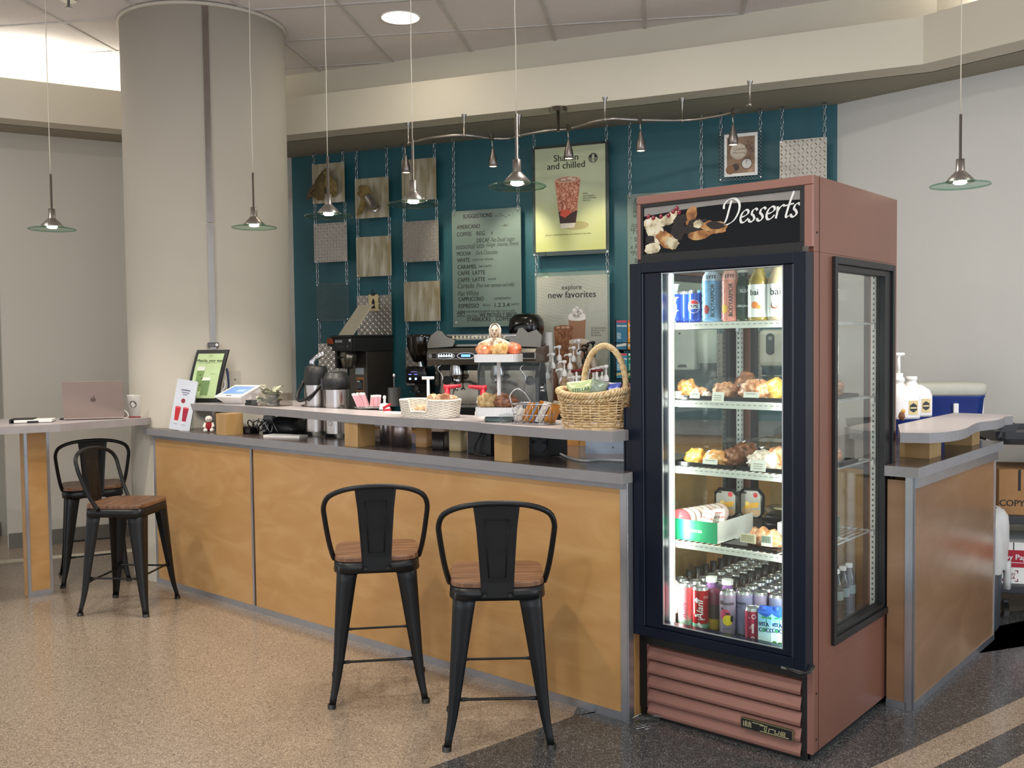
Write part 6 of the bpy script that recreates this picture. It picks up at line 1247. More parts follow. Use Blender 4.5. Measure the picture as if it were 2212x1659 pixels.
for i, (x, y, k, lb_) in enumerate(((-.057, -.02, 0, 'pink brown wrapped muffin, left one on the upper cake tier'), (.012, -.035, 1, 'golden wrapped muffin, middle one on the upper cake tier'), (.062, .005, 2, 'orange wrapped muffin, right one on the upper cake tier'), (-.01, .04, 0, 'wrapped muffin at the back of the upper cake tier'))):
    o = lump('wrapped_muffin', lb_, 'muffin', (.037, .035, .030), 90+i, TOPB[k], .2); o.location = rel(t, (x, y, .288)); 
for i, (x, y, r_, k, lb_) in enumerate(((-.045, -.025, (.046, .035, .036), 1, 'yellow brown wrapped pastry, left on the lower cake tier'), (.035, -.03, (.050, .036, .032), 0, 'brown wrapped pastry, right on the lower cake tier'), (.0, .03, (.045, .03, .034), 2, 'wrapped pastry behind the stem on the lower cake tier'))):
    o = lump('wrapped_pastry', lb_, 'pastry', r_, 100+i, BUN[(5, 0, 1)[k]] if k != 1 else ramp_mat('almond_pastry', [(.3, '#8d7040'), (.55, '#c4a468'), (.8, '#e8d8a8')], .4, nscale=70, bump=.8, coat=.4), .25); o.location = rel(t, (x, y, .064))
# figurine
t2 = thing('figurine', 'small pale draped figurine standing among the muffins of the cake stand', 'figurine', rel(t, (-.014, -.004, .288)), R_(-5)); CR = ramp_mat('antique_cream', [(.3, '#7d5c48'), (.45, '#cdb8a0'), (.7, '#e6d8c6')], .6, nscale=60)
m = MB(); m.loft([[(r_*math.cos(a)*(1+.10*math.sin(a*5)), r_*.6*math.sin(a), zz) for a in [2*math.pi*q/20 for q in range(20)]] for zz, r_ in ((0, .034), (.02, .032), (.04, .034), (.055, .024), (.066, .012), (.074, .010))], CR, True); obj('draped_body', m, t2)
m = MB(); m.ball((0, -.002, .098), (.019, .018, .027), CR, 12); m.loft([[(.004*k, -.018-.004*k, zz), (0, -.024-.002*k, zz), (-.004*k, -.018-.004*k, zz), (0, -.013, zz)] for zz, k in ((.090, .9), (.094, 1.1), (.106, .4))], CR, True)
for s_ in (-1, 1): m.ball((s_*.0075, -.0185, .103), (.0038, .002, .0022), M('#3b2a20', .5), 5)
m.ball((0, -.0185, .084), (.0055, .002, .0018), M('#7d4a3c', .5), 6); obj('head', m, t2)
m = MB(); rings = []
for zz, r_ in ((.070, .019), (.085, .0255), (.105, .027), (.122, .021), (.131, .010), (.133, .002)): rings.append([(r_*math.cos(a), .004+r_*.9*math.sin(a), zz) for a in [R_(-35+250*q/16) for q in range(17)]] + [(r_*.86*math.cos(a), .004+r_*.78*math.sin(a), zz) for a in [R_(-35+250*q/16) for q in range(16, -1, -1)]])
m.loft(rings, M('#e8ded0', .6), True); obj('hood', m, t2)
for s_ in (-1, 1):
    m = MB(); rings = []
    for k in range(7):
        q = k/6; x = s_*(.008+.060*q); top = .072-.012*q-.012*q*q; bot = .030-.004*q+.008*math.sin(q*9); y_ = -.018+.012*math.sin(q*5)
        rings.append([(x, y_-.003, top), (x+s_*.003, y_-.006, (top+bot)/2), (x, y_-.002, bot), (x, y_+.003, bot), (x+s_*.003, y_, (top+bot)/2), (x, y_+.003, top)])
    m.loft(rings, CR, True); obj('cape_fold', m, t2)
# clear pastry case behind
t = thing('pastry_case', 'clear plastic bin with dark side panels and round knobs behind the cake stand', 'clear bin', at(1118, 985, LZ, .50), R_(-20)); 
prof = [(-.13, 0), (-.15, .2), (-.14, .33), (-.1, .385), (-.02, .40), (.10, .40), (.13, .38), (.13, 0)]
m = MB(); m.loft([[(x, a, b) for a, b in [(y*.8, z_) for y, z_ in prof]] for x in (-.15, .15)], CLEARP, False, False); obj('clear_cover', m, t)
for s_ in (-1, 1):
    m = MB(); m.loft([[(s_*.15, a*.8, b) for a, b in prof], [(s_*.153, a*.8, b) for a, b in prof]], CLEARP, False); obj('clear_side', m, t)
    m = MB(); m.loft([[(s_*x, a, b) for a, b in ((-.10, .40), (-.12, .36), (-.11, .24), (-.02, .12), (.02, .10), (.03, .16), (-.02, .28), (-.04, .40))] for x in (.154, .158)], M('#2c3036', .3), False); m.cyl((s_*.158 if s_ > 0 else -.168, -.075, .28), .020, .010, CHROME, 20, 'x'); obj('side_arm', m, t)
m = MB(); m.box(-.14, .14, -.09, .09, .0, .004, DARKGREY)
obj('bin_floor', m, t)
for k in range(5):
    m = MB(); m.box(-.11, .11, -.07, .07, 0, .028, M(('#8a7a78', '#a89694', '#6f6260', '#b4a8a6', '#86706c')[k], .5)); solo('packaged_snack', ('lowest', 'second', 'middle', 'fourth', 'topmost')[k] + ' flat package stacked in the clear bin', 'package', m, rel(t, (0, 0, .006+k*.032)), R_(-20+k*2))
# wire basket with packets
t = thing('wire_basket', 'chrome wire basket of condiment and snack packets left of the wicker basket', 'basket', sp(1155, 919, .065), R_(-24)); m = MB(); WR = CHROME
for zz, k in ((.004, .86), (.04, .93), (.085, 1.0)): m.tube([(x*k, y*k, zz) for x, y in plan_rr(.19, .11, .04, 40)], .0022, WR, 6, True)
for i in range(20):
    P = plan_rr(.19, .11, .04, 20)[i]; m.tube([(P[0]*.86, P[1]*.86, .004), (P[0], P[1], .085)], .0013, WR, 5)
for i in range(6): m.tube([(-.08+i*.032, -.045, .004), (-.08+i*.032, .045, .004)], .0013, WR, 5)
obj('wire_frame', m, t); m = MB(); m.tube(smooth([(-.095, -.02, .085), (-.10, -.02, .12), (-.075, -.01, .145), (-.045, 0, .13), (-.02, .01, .09)], 5), .0028, WR, 8); obj('handle', m, t)
rn = random.Random(21)
for i, (x, c_, h_) in enumerate([(-.062, '#e8e4de', .06), (-.05, '#d9d5cf', .06), (-.035, '#c4802c', .085), (-.022, '#e8e6e2', .09), (-.008, '#c98838', .09), (.006, '#7fb4e0', .085), (.018, '#c27a24', .1), (.03, '#3a78c4', .08), (.042, '#ece9e4', .095), (.054, '#27282c', .075), (.066, '#e2ded8', .1), (.076, '#c98a3c', .085)]):
    m = MB(); m.T = Matrix.Rotation(R_(28), 4, 'Y') @ Matrix.Rotation(R_(rn.uniform(50, 80)), 4, 'Z'); m.loft([[(a*k, b*kk, zz) for a, b in ((-.028, 0), (-.015, .004), (.015, .004), (.028, 0), (.015, -.004), (-.015, -.004))] for zz, k, kk in ((0, 1, .2), (.01, 1, 1), (h_-.012, 1, 1), (h_, 1, .2))], M(c_, .35, var=.1, scale=40), False)
    cn_ = {'#e8e4de': 'white', '#d9d5cf': 'pale grey', '#c4802c': 'orange', '#e8e6e2': 'white', '#c98838': 'orange', '#7fb4e0': 'light blue', '#c27a24': 'orange', '#3a78c4': 'bright blue', '#ece9e4': 'white', '#27282c': 'black', '#e2ded8': 'white', '#c98a3c': 'orange'}[c_]
    solo('condiment_packet', '%s packet standing in the chrome wire basket' % cn_, 'packet', m, rel(t, (x-.012, rn.uniform(-.02, .02), .008)), R_(-24), '%s packets in the wire basket' % cn_)
m = MB(); m.ball((0, 0, .02), (.03, .025, .02), CLEARP, 7, 3, .5, 4); m.sm = [False]*len(m.sm); solo('plastic_cup_lids', 'crumpled clear plastic between cake stand and wire basket', 'plastic', m, sp(1093, 916, .03))
m = MB(); m.tube(smooth([at(1366, 880, 1.12), at(1358, 890, 1.118)], 2), .003, BLACK, 6)
# ============================================================ BACK BAR ALONG THE TEAL WALL
BZ = .90
m = MB(); m.box(.15, 3.9, -.74, -.06, BZ-.04, BZ, LAM); m.box(.18, 3.87, -.70, -.06, 0, BZ-.04, MAPLE); solo('back_counter', 'low back counter along the teal wall behind the coffee machines', 'counter', m, W.w(0, 0), W.a)
def wu(px, v): return W.hit(px, 760, v)[0]
# coffee brewer
v0 = -.42; t = thing('coffee_brewer', 'tall black and steel drip coffee brewer with a slanted sheet on top', 'coffee brewer', W.w(wu(742, v0), v0, BZ), R_(-38))
BS = M('#5f5a52', .35, .7); m = MB(); m.box(-.095, .105, .14, .42, 0, .50, BS).box(-.105, .115, -.05, .42, 0, .03, BLACK); obj('body', m, t, .003)
m = MB(); m.box(-.105, .115, .0, .42, .50, .625, M('#3d3c3a', .35, .5)); m.box(-.108, .118, -.02, 0, .505, .605, BLACK).box(-.112, .12, -.03, .42, .605, .622, BLACK).box(-.15, -.108, -.03, .04, .54, .585, BLACK); hd = obj('head', m, t, .003)
m = MB(); m.text('BUNN', .028, M('#c9c9c6', .5), -.03, .568, -.0215, 'CENTER', bold=.001); m.box(.085, .105, -.0215, -.02, .575, .595, PAPER).box(-.05, .03, -.0215, -.02, .535, .539, M('#55585c', .5)).cyl((.07, -.023, .54), .01, .003, M('#5c6064', .4), 12, 'y'); obj('control_marks', m, hd)
m = MB(); m.loft([[(-.15+.0, -.03, .56), (-.135, -.045, .60), (-.12, -.03, .60), (-.13, -.02, .55)], [(-.10, -.03, .56), (-.10, -.045, .60), (-.09, -.03, .60), (-.09, -.02, .56)]], M('#a8431e', .35), False); obj('orange_switch', m, hd)
m = MB(); m.lathe([(.0, .365), (.042, .37), (.055, .40), (.066, .45), (.066, .50), (0, .5)], M('#8d867a', .28, .9), (.0, .05, 0), 28).box(-.015, .015, -.05, 0, .45, .462, BLACK).box(-.085, -.06, -.01, .10, .37, .50, BLACK); obj('brew_funnel', m, t)
m = MB(); m.box(-.02, .07, .136, .14, .32, .37, M('#b9c4c9', .5)).box(-.01, .07, .136, .14, .19, .30, M('#b5794a', .5)).box(-.005, .065, .1345, .136, .2, .28, M('#22272a', .5)).box(-.01, .07, .136, .14, .09, .17, M('#b5794a', .5)).box(-.005, .065, .1345, .136, .1, .15, M('#22272a', .5)).box(.0, .03, .134, .1345, .262, .272, PAPER)
for k in range(5): m.box(.0, .055, .134, .1345, .215+k*.009, .218+k*.009, M('#8a8f92', .5))
obj('warning_label', m, t)
m = MB(); m.T = Matrix.Rotation(R_(0), 4, 'X'); m.loft([[(-.115, .05, .622), (.07, .03, .622), (.075, .033, .622), (-.11, .054, .622)], [(-.06, .22, .86), (.12, .2, .86), (.125, .203, .86), (-.055, .224, .86)]], M('#c7bfa8', .45), False); solo('slanted_sheet', 'cream slanted sheet leaning on top of the coffee brewer', 'sheet', m, t.location, R_(-38))
# grinder
v0 = -.36; t = thing('coffee_grinder', 'black coffee grinder with blue lit buttons and a dark hopper', 'coffee grinder', W.w(wu(908, v0), v0, BZ), W.a+R_(6))
m = MB(); m.box(-.09, .09, -.08, .14, 0, .03, BLACK).box(-.055, .06, .02, .14, .03, .27, BLACK); m.loft([[(x*k, y*k, zz) for x, y in rrect(.18, .20, .03)] for zz, k in ((.26, .9), (.28, 1), (.36, 1), (.385, .9))], M('#0e0f12', .2), True); obj('body', m, t)
m = MB()
for x, z_, w in ((-.045, .325, .012), (.0, .325, .012)): m.cyl((x, -.102, z_-.03), .0085, .003, M('#8fb8ff', .4, 0, 3), 14, 'y'); m.box(x-w, x+w, -.1015, -.1, z_, z_+.005, M('#5a62d8', .4, 0, 2.2))
m.box(-.04, .01, -.1015, -.1, .345, .348, M('#7a6ab8', .4, 0, 1.2)); obj('button_light', m, t)
m = MB(); m.lathe([(.035, .385), (.035, .41), (.07, .42), (.11, .52), (.115, .60), (.112, .62), (0, .625)], M('#1c1712', .12, coat=.6), (.0, .04, 0), 30); m.lathe([(.022, .385), (.022, .42)], CHROME, (.03, -.07, 0), 16); obj('hopper', m, t)
m = MB(); m.tube([(-.03, -.06, .2), (-.035, -.11, .2), (-.03, -.13, .2)], .005, CHROME, 6).tube([(.03, -.06, .2), (.035, -.11, .2), (.03, -.13, .2)], .005, CHROME, 6).lathe([(.03, .20), (.033, .24), (.0, .25)], BLACK, (0, -.09, 0), 16); obj('portafilter_fork', m, t)
# espresso machine
v0 = -.575; EU = wu(925, v0); EW_ = wu(1160, v0)-EU; t = thing('espresso_machine', 'two group chrome and black espresso machine with lit buttons and blue display', 'espresso machine', W.w(EU, v0, BZ), W.a)
t.scale = (1, .62, 1); GM = M('#8a8780', .25, .8); m = MB(); m.box(.03, EW_-.03, .16, .44, .06, .44, BLACKM).box(.05, EW_-.05, .15, .16, .10, .36, M('#b9b2a4', .14, 1)).box(0.0, EW_, -.03, .46, .05, .10, BLACKM); m.box(.03, .05, .0, .05, 0, .05, BLACK).box(EW_-.05, EW_-.03, 0, .05, 0, .05, BLACK).box(.03, .05, .38, .43, 0, .05, BLACK).box(EW_-.05, EW_-.03, .38, .43, 0, .05, BLACK); obj('body', m, t, .003)
m = MB(); m.loft([[(x, y, z_) for y, z_ in ((-.02, .40), (-.045, .44), (-.045, .485), (-.0, .52), (.40, .53), (.40, .42), (.12, .40))] for x in (0, EW_)], GM, False); hd = obj('head_panel', m, t, .004)
m = MB(); m.box(.01, EW_-.01, -.048, -.045, .447, .482, BLACK)
for cx, ww in ((.15, .075), (.31, .07), (.6, .06)): m.disc(cx, .464, ww, -.0495, CHROME, 28, .023); m.disc(cx, .464, ww-.006, -.0500, BLACK, 28, .019)
for k in range(6): m.poly([(.10+k*.02-.007, .457), (.10+k*.02+.007, .457), (.10+k*.02+.007, .468), (.10+k*.02, .477), (.10+k*.02-.007, .468)], -.0507, M('#dff0ff', .4, 0, 3.2))
m.poly([(.275, .456), (.345, .456), (.345, .474), (.275, .474)], -.0507, M('#5a8cff', .4, 0, 2.4)); m.disc(.03, .464, .016, -.0495, CHROME, 18); m.disc(.075, .464, .008, -.0495, DARKGREY, 14); obj('control_panel', m, hd)
m = MB(); m.tube([(.05, .02, .60), (EW_-.05, .02, .60)], .008, CHROME, 8).box(.14, EW_-.14, .015, .03, .575, .615, GM)
for k in range(14): m.box(.19+k*.03, .205+k*.03, .012, .016, .585, .605, M('#d9d0b0', .3, .6))
m.box(.03, EW_-.03, .03, .42, .53, .545, GM); obj('cup_rail', m, t)
for s_ in (0, 1):
    x = .0 if s_ == 0 else EW_-.012; pr = [(-.03, .52), (.0, .60), (.05, .64), (.12, .645), (.2, .61), (.38, .60), (.42, .52)]
    m = MB(); m.loft([[(x+dx, y, z_) for y, z_ in pr] for dx in (0, .012)], GM, False); 
    if s_ == 0: m = MB(); m.loft([[(xx, y+0, z_) for xx, z_ in ((0, .52), (.0, .55), (.03, .61), (.08, .645), (.115, .64), (.15, .60), (.2, .585), (.22, .57), (.2, .53))] for y in (-.02, .0)], GM, False)
    else: m = MB(); m.loft([[(EW_-xx, y+0, z_) for xx, z_ in ((-.03, .52), (-.04, .60), (.0, .64), (.06, .62), (.1, .655), (.13, .65), (.15, .60), (.2, .57), (.2, .53))] for y in (-.02, .0)], GM, False)
    obj('wing_panel', m, t)
for gx in (.20, .52):
    m = MB(); m.lathe([(0, .30), (.045, .30), (.05, .33), (.04, .40), (.03, .43)], CHROME, (gx, .05, 0), 22); g_ = obj('group_head', m, t)
    m = MB(); m.lathe([(0, .262), (.034, .265), (.038, .30), (0, .30)], CHROME, (gx, .05, 0), 20).tube([(gx, .02, .28), (gx+.03, -.05, .27), (gx+.06, -.12, .25)], [.010, .013, .015], BLACK, 10).tube([(gx, .05, .262), (gx, .05, .23), (gx-.015, .05, .215)], .007, CHROME, 8).tube([(gx, .05, .24), (gx+.015, .05, .215)], .007, CHROME, 8); obj('portafilter', m, g_)
for sx_ in (.10, EW_-.10):
    m = MB(); m.tube(smooth([(sx_, .0, .40), (sx_-.02, -.02, .37), (sx_+.02, -.03, .31), (sx_, -.03, .2), (sx_, -.02, .13)], 4), .005, CHROME, 8); m.cyl((sx_+.05, -.03, .29), .032, .03, BLACK, 20, 'y'); obj('steam_wand', m, t)
m = MB(); m.box(.03, EW_-.03, -.03, .14, .10, .115, STEEL); 
for k in range(24): m.box(.05+k*.027, .06+k*.027, -.02, .13, .115, .117, BLACK)
obj('drip_tray', m, t); m = MB(); m.text('mreta', .055, M('#cfc6b2', .3, .7), .37, .215, .149, 'CENTER', bold=.0006); obj('back_lettering', m, t)
# cup behind figurine, black bin
def pcup(h, r0, r1, mt=PAPER, inv=False):
    m = MB(); pr = [(0, 0), (r0, 0), (r1, h-.004), (r1+.002, h), (r1-.002, h), (r1-.003, h-.006), (r0-.003, .004), (0, .004)]
    m.lathe([(a, h-b) for a, b in pr[::-1]] if inv else pr, mt, n=28); return m
o = solo('paper_cup', 'white paper cup with a round emblem standing on the espresso machine', 'paper cup', pcup(.115, .028, .042, M('#cfd0cb', .6)), W.w(wu(1070, -.4), -.40, BZ+.545), W.a); m = MB(); seal(m, 0, .055, .02, 0, M('#39413d', .5), M('#cfd0cb', .5)); cone_wrap(m, .028, .042, .115); obj('printed_emblem', m, o)
m = MB(); m.loft([[(x*k, y*k, zz) for x, y in rrect(.24, .22, .08)] for zz, k in ((0, .95), (.12, 1), (.17, .93), (.205, .7), (.215, .3))], M('#151413', .18), True); m.tube([(-.1, -.09, .06), (-.06, -.12, .12), (.02, -.125, .15)], .006, BLACK, 6); solo('dark_domed_bin', 'black domed bin beside the espresso machine rail', 'bin', m, W.w(wu(1142, -.3), -.34, BZ+.546), W.a)
# stepped rack with syrups and cups
RU0, RU1 = wu(1178, -.5), wu(1340, -.5)
m = MB(); m.box(RU0-.03, RU1, -.64, -.40, BZ, BZ+.05, BLACK).box(RU0-.03, RU1, -.40, -.11, BZ, BZ+.17, BLACK); solo('syrup_rack', 'black stepped rack holding the syrup bottles', 'rack', m, W.w(0, 0), W.a)
SYC = ['#b8a89a', '#8d6a4a', '#c4b8a4', '#6f4a34', '#cfc6ba', '#a58a6a', '#7d3a2a']
def syrup(px, py, v, zb, label, k, black=False, tall=.0):
    z1 = W.hit(px, py, v)[1]; t = thing('syrup_bottle', label, 'syrup bottle', W.w(wu(px, v), v, zb), W.a+R_(random.Random(k).uniform(-50, 50))); hb = z1-zb-.10
    m = MB(); m.lathe([(0, 0), (.034, 0), (.036, .008), (.036, hb*.72), (.030, hb*.82), (.014, hb*.93), (.013, hb)], M(SYC[k % 7], .15, coat=.5), n=18); obj('bottle', m, t)
    c_ = BLACK if black else PLASTIC; m = MB(); m.lathe([(.018, hb-.01), (.02, hb+.012), (.012, hb+.03), (.006, hb+.035)], c_, n=16).cyl((0, 0, hb+.03), .005, .055, c_, 10).lathe([(.009, hb+.075), (.016, hb+.085), (.016, hb+.097), (.008, hb+.10), (0, hb+.10)], c_, n=14).tube([(0, 0, hb+.09), (-.035, -.01, hb+.088), (-.042, -.012, hb+.075)], .006, c_, 8); obj('pump', m, t)
sy = [(1208, 746, 1), (1239, 748, 1), (1250, 733, 1), (1194, 762, 0), (1231, 763, 0), (1219, 778, 0), (1212, 795, 0), (1182, 783, 0), (1268, 743, 1), (1281, 737, 1), (1262, 752, 1), (1290, 793, 0), (1300, 790, 0), (1309, 788, 0), (1281, 795, 0), (1270, 800, 0), (1238, 812, 0), (1250, 811, 0)]
placed = []
for k, (px, py, back) in enumerate(sy):
    best = None
    for vv in ((-.30, -.20, -.36, -.25) if back else (-.46, -.54, -.60, -.50)):
        q = Vector((wu(px, vv), vv)); dm = min([(q-r_).length for r_ in placed] + [9])
        if best is None or dm > best[0]+.002: best = (dm, vv, q)
        if dm > .075: best = (dm, vv, q); break
    placed.append(best[2]); v = best[1]; zb = BZ+(.17 if back else .05); bl = k in (8, 9, 10)
    syrup(px, py, v, zb, ('black pumped' if bl else 'white pumped') + ' syrup bottle standing in the cluster left of and behind the wicker basket handle', k, bl)
for o in [o for o in C.objects if o.name.startswith('syrup_bottle')]:
    o['group'] = ('black' if o['label'].startswith('black') else 'white') + ' pumped syrup bottles on the stepped rack'
# white and red pump crossbars
m = MB(); z1 = W.hit(1238, 802, -.69)[1]
for a, b in ((1234, 1256), (1276, 1302)):
    ua_, ub_ = wu(a, -.69), wu(b, -.69); m = MB(); m.tube([(ua_, -.69, z1), (ub_, -.69, z1+.008)], .010, M('#7d1a26', .4), 8).cyl(((ua_+ub_)/2, -.69, z1-.08), .008, .08, PLASTIC, 10).lathe([(.03, BZ), (.03, z1-.12), (.012, z1-.08)], M('#a9a29a', .3), ((ua_+ub_)/2, -.69, 0), 16); solo('dark_red_pump', 'dark red bar handled pump %s of the basket handle' % ('left' if a < 1250 else 'inside the arch'), 'pump', m, W.w(0, 0), W.a)
v = -.18; u = wu(1184, v); zt = W.hit(1184, 718, v)[1]; zb = BZ+.17
m = MB(); 
for k in range(14): m.lathe([(.042, zb+k*.012), (.046, zb+k*.012+.004), (.046, zb+k*.012+.008), (.04, zb+k*.012+.010)], M('#cfccc6', .4), n=22)
o = solo('lid_stack', 'stack of ribbed white plastic lids below the upturned cups', 'lids', m, W.w(u, v, 0), W.a)
m = MB(); zz = zb+.172; m.lathe([(.046, zz), (.043, zz+.003), (.033, zt-.004), (.033, zt), (0, zt)], M('#e3e1dc', .5), n=28)
for k in range(4): m.lathe([(.0465-.001*k, zz+k*.01), (.0475-.001*k, zz+k*.01+.002), (.046-.001*k, zz+k*.01+.004)], PAPER, n=28)
solo('paper_cup_stack', 'nested stack of white paper cups standing upside down before the beige poster', 'paper cups', m, W.w(u, v, 0), W.a)
# tea rack on the wall
v = -.32; ur = wu(1331, v); 
def tz(py): return W.hit(1350, py, v)[1]
t = thing('tea_rack', 'black wire rack of colourful tea boxes fixed to the wall beside the fridge', 'rack', W.w(ur, v, 0), W.a); m = MB()
for z_ in (tz(756), tz(818)):
    m.tube([(-.01, -.005, z_), (.34, -.005, z_)], .004, BLACK, 6).tube([(-.01, -.02, z_+.05), (.34, -.02, z_+.05)], .003, BLACK, 6).box(-.01, .34, 0, .20, z_-.004, z_, BLACK)
    for x in (-.01, .08, .165, .25, .34): m.tube([(x, -.02, z_+.05), (x, -.02, z_+.01), (x, -.005, z_)], .0025, BLACK, 5)
m.box(-.012, -.004, 0, .215, tz(818), tz(690), BLACK).box(.334, .342, 0, .215, tz(818), tz(690), BLACK); obj('wire_frame', m, t)
for r_, (zb, cols) in enumerate(((tz(756), (('#2d6f8c', 'blue'), ('#e09a2c', 'orange'), ('#c8202c', 'red'), ('#7a3a7c', 'purple'))), (tz(818), (('#3a8ca4', 'pale blue'), ('#12805a', 'green'), ('#e8963c', 'orange'), ('#b0304c', 'crimson'))))):
    for k, (c_, cn2) in enumerate(cols):
        w = .078; h = .205 if r_ == 0 else .175; x = .0+k*.083; m = MB(); m.box(0, w, 0, .15, 0, h, M(c_, .5)); m.box(.004, w-.004, -.0008, 0, h-.016, h-.002, M('#d0445a', .5) if k != 1 or r_ == 0 else PW)
        m.text('TEAVANA', .0165, PW, w/2, h-.045, -.001, 'CENTER', bold=.0006)
        for q in range(4): m.box(.006, .03+.006*(q % 2), -.001, -.0005, h*.55-q*.011, h*.55-q*.011+.004, PW)
        m.poly([(.0, .02), (w, .03), (w, .05), (0, .035)], -.001, M('#e8e4da' if r_ == 0 else '#d9c48c', .5)); solo('tea_box', '%s tea box on the %s row of the wire rack by the fridge' % (cn2, ('upper', 'lower')[r_]), 'tea box', m, W.w(ur+x, v+.004, zb+.0005), W.a)
# dispensers seen through the fridge
def wallbox(px0, px1, py0, py1, d, m, mt, r=.01):
    u0, u1 = wu(px0, -d), wu(px1, -d); z1, z0 = W.hit(px0, py0, -d)[1], W.hit(px0, py1, -d)[1]; return u0, u1, z0, z1
u0, u1, z0, z1 = wallbox(1447, 1500, 705, 800, .22, 0, 0); t = thing('towel_dispenser', 'white towel dispenser on the wall seen through the fridge side glass', 'dispenser', W.w(u0, -.22, z0), W.a); m = MB(); m.box(0, u1-u0, 0, .21, 0, z1-z0, M('#cfd4cc', .35)); obj('housing', m, t, .015)
m = MB(); m.disc((u1-u0)*.4, z1-z0-.05, .012, -.001, DARKGREY, 3); m.poly([(.05, .02), (.12, .02), (.11, .04), (.06, .04)], -.001, DARKGREY); m.text('tork', .02, DARKGREY, .04, .09, -.001) if False else None; obj('marks', m, t)
u0, u1, z0, z1 = wallbox(1500, 1547, 712, 785, .20, 0, 0); m = MB(); m.lathe([(.0, 0), (.07, 0), (.07, z1-z0), (0, z1-z0)], M('#d9e2d4', .8, bump=.3), n=32); solo('paper_towel_roll', 'thick white paper towel roll beside the towel dispenser', 'paper towel', m, W.w((u0+u1)/2-.01, -.09, z0), W.a)
u0, u1, z0, z1 = wallbox(1639, 1690, 712, 792, .15, 0, 0); t = thing('soap_dispenser', 'cream soap dispenser with a black oval window seen through the fridge', 'dispenser', W.w(u0, -.15, z0), W.a); m = MB(); m.box(0, .20, 0, .14, 0, z1-z0, M('#cfcab8', .35)); obj('housing', m, t, .03); m = MB(); m.poly([(.075+.028*math.cos(q*.3), .15+.028*math.sin(q*.3)+(.045 if 0 <= q <= 10 else -.045)) for q in range(21)], -.001, BLACK); m.disc(.075, .19, .014, -.0016, M('#8a8f88', .5), 14); obj('level_window', m, t)
ua_ = wu(1549, -.09); plate('tread', ua_, ua_+.30, 1.02, 1.50, 'tread plate seen through the fridge glass beside the towel roll', 1.575)
ub_ = wu(1612, -.09); 
# ============================================================ LEFT BAR ITEMS
p = at(205, 907, 1.02, .05); t = thing('laptop', 'open rose grey laptop seen from behind on the left bar', 'laptop', (p.x, p.y, 1.02), R_(16)); LAP = M('#a8968e', .33, .8, var=.01)
m = MB(); m.box(-.17, .165, -.02, .21, .004, .014, LAP).box(-.16, .155, -.01, .19, .0, .004, BLACK).box(-.20, -.165, .03, .1, .0, .008, BLACK); obj('base', m, t, .003)
m = MB(); m.T = Matrix.Translation((0, -.018, .012)) @ Matrix.Rotation(R_(10), 4, 'X'); m.loft([[(x, y, z_+.112) for x, z_ in rrect(.335, .222, .012)] for y in (-.003, .003)], LAP, False); ld = obj('lid', m, t, .0008)
m = MB(); m.T = Matrix.Translation((0, -.018, .012)) @ Matrix.Rotation(R_(10), 4, 'X'); AP = M('#7b6c66', .15, .8); m.disc(-.0065, .110, .010, -.0036, AP, 18, .013); m.disc(.0045, .110, .010, -.0037, AP, 18, .013); m.poly([(-.008, .1), (.006, .1), (.006, .12), (-.008, .12)], -.0038, AP); m.disc(.003, .131, .0035, -.0036, AP, 10, .006); obj('emblem', m, ld)
p = at(75, 914, 1.02, .06); t = thing('notebook', 'black notebook with white pages and an elastic band on the left bar', 'notebook', (p.x, p.y, 1.02), R_(16)); m = MB(); m.box(-.125, .10, -.05, .08, 0, .003, BLACK).box(-.125, .0, -.05, .08, .020, .024, BLACK).box(-.125, -.115, -.05, .08, 0, .024, BLACK); obj('cover', m, t, .002); m = MB(); m.box(-.10, .10, -.052, .076, .003, .019, PAPER); obj('pages', m, t, .002); m = MB(); m.box(-.03, .03, -.055, -.052, .002, .013, BLACK); obj('band', m, t, .001)
p = at(294, 899.5, 1.02, -.012); o = solo('paper_cup', 'white paper cup with a black round emblem on the left bar', 'paper cup', pcup(.135, .034, .050), (p.x, p.y, 1.02), R_(-6)); m = MB(); seal(m, .004, .078, .023, 0, INK, M('#eceae4', .6)); cone_wrap(m, .034, .050, .135); obj('printed_emblem', m, o)
m = MB(); m.tube(smooth([at(258, 902, 1.02)+Vector((0, 0, .006)), at(262, 899, 1.02, .03)+Vector((0, 0, .03)), at(272, 900, 1.02)+Vector((0, 0, .035)), at(277, 902, 1.02)+Vector((0, 0, .008)), at(262, 903, 1.02)+Vector((0, 0, .005)), at(268, 904, 1.02)+Vector((0, 0, .004)), at(300, 900.5, 1.02)+Vector((0, 0, .004)), at(322, 900.2, 1.02)+Vector((0, 0, .004))], 5), .0035, PLASTIC, 6); solo('charging_cable', 'white charging cable curled beside the laptop', 'cable', m)
p = at(285, 903, 1.02, .02); m = MB(); m.box(-.05, .05, -.012, .03, 0, .008, M('#8a2a2a', .4)); solo('red_phone', 'thin dark red phone lying under the cup edge on the left bar', 'phone', m, p, R_(16), bev=.002)
p = at(350, 918, LZ, .15); m = MB(); m.box(-.07, .05, -.04, .03, 0, .075, M('#8d9095', .4)); solo('grey_box', 'grey low box on the counter end by the round column', 'box', m, (p.x, p.y, LZ), R_(-35), bev=.003)
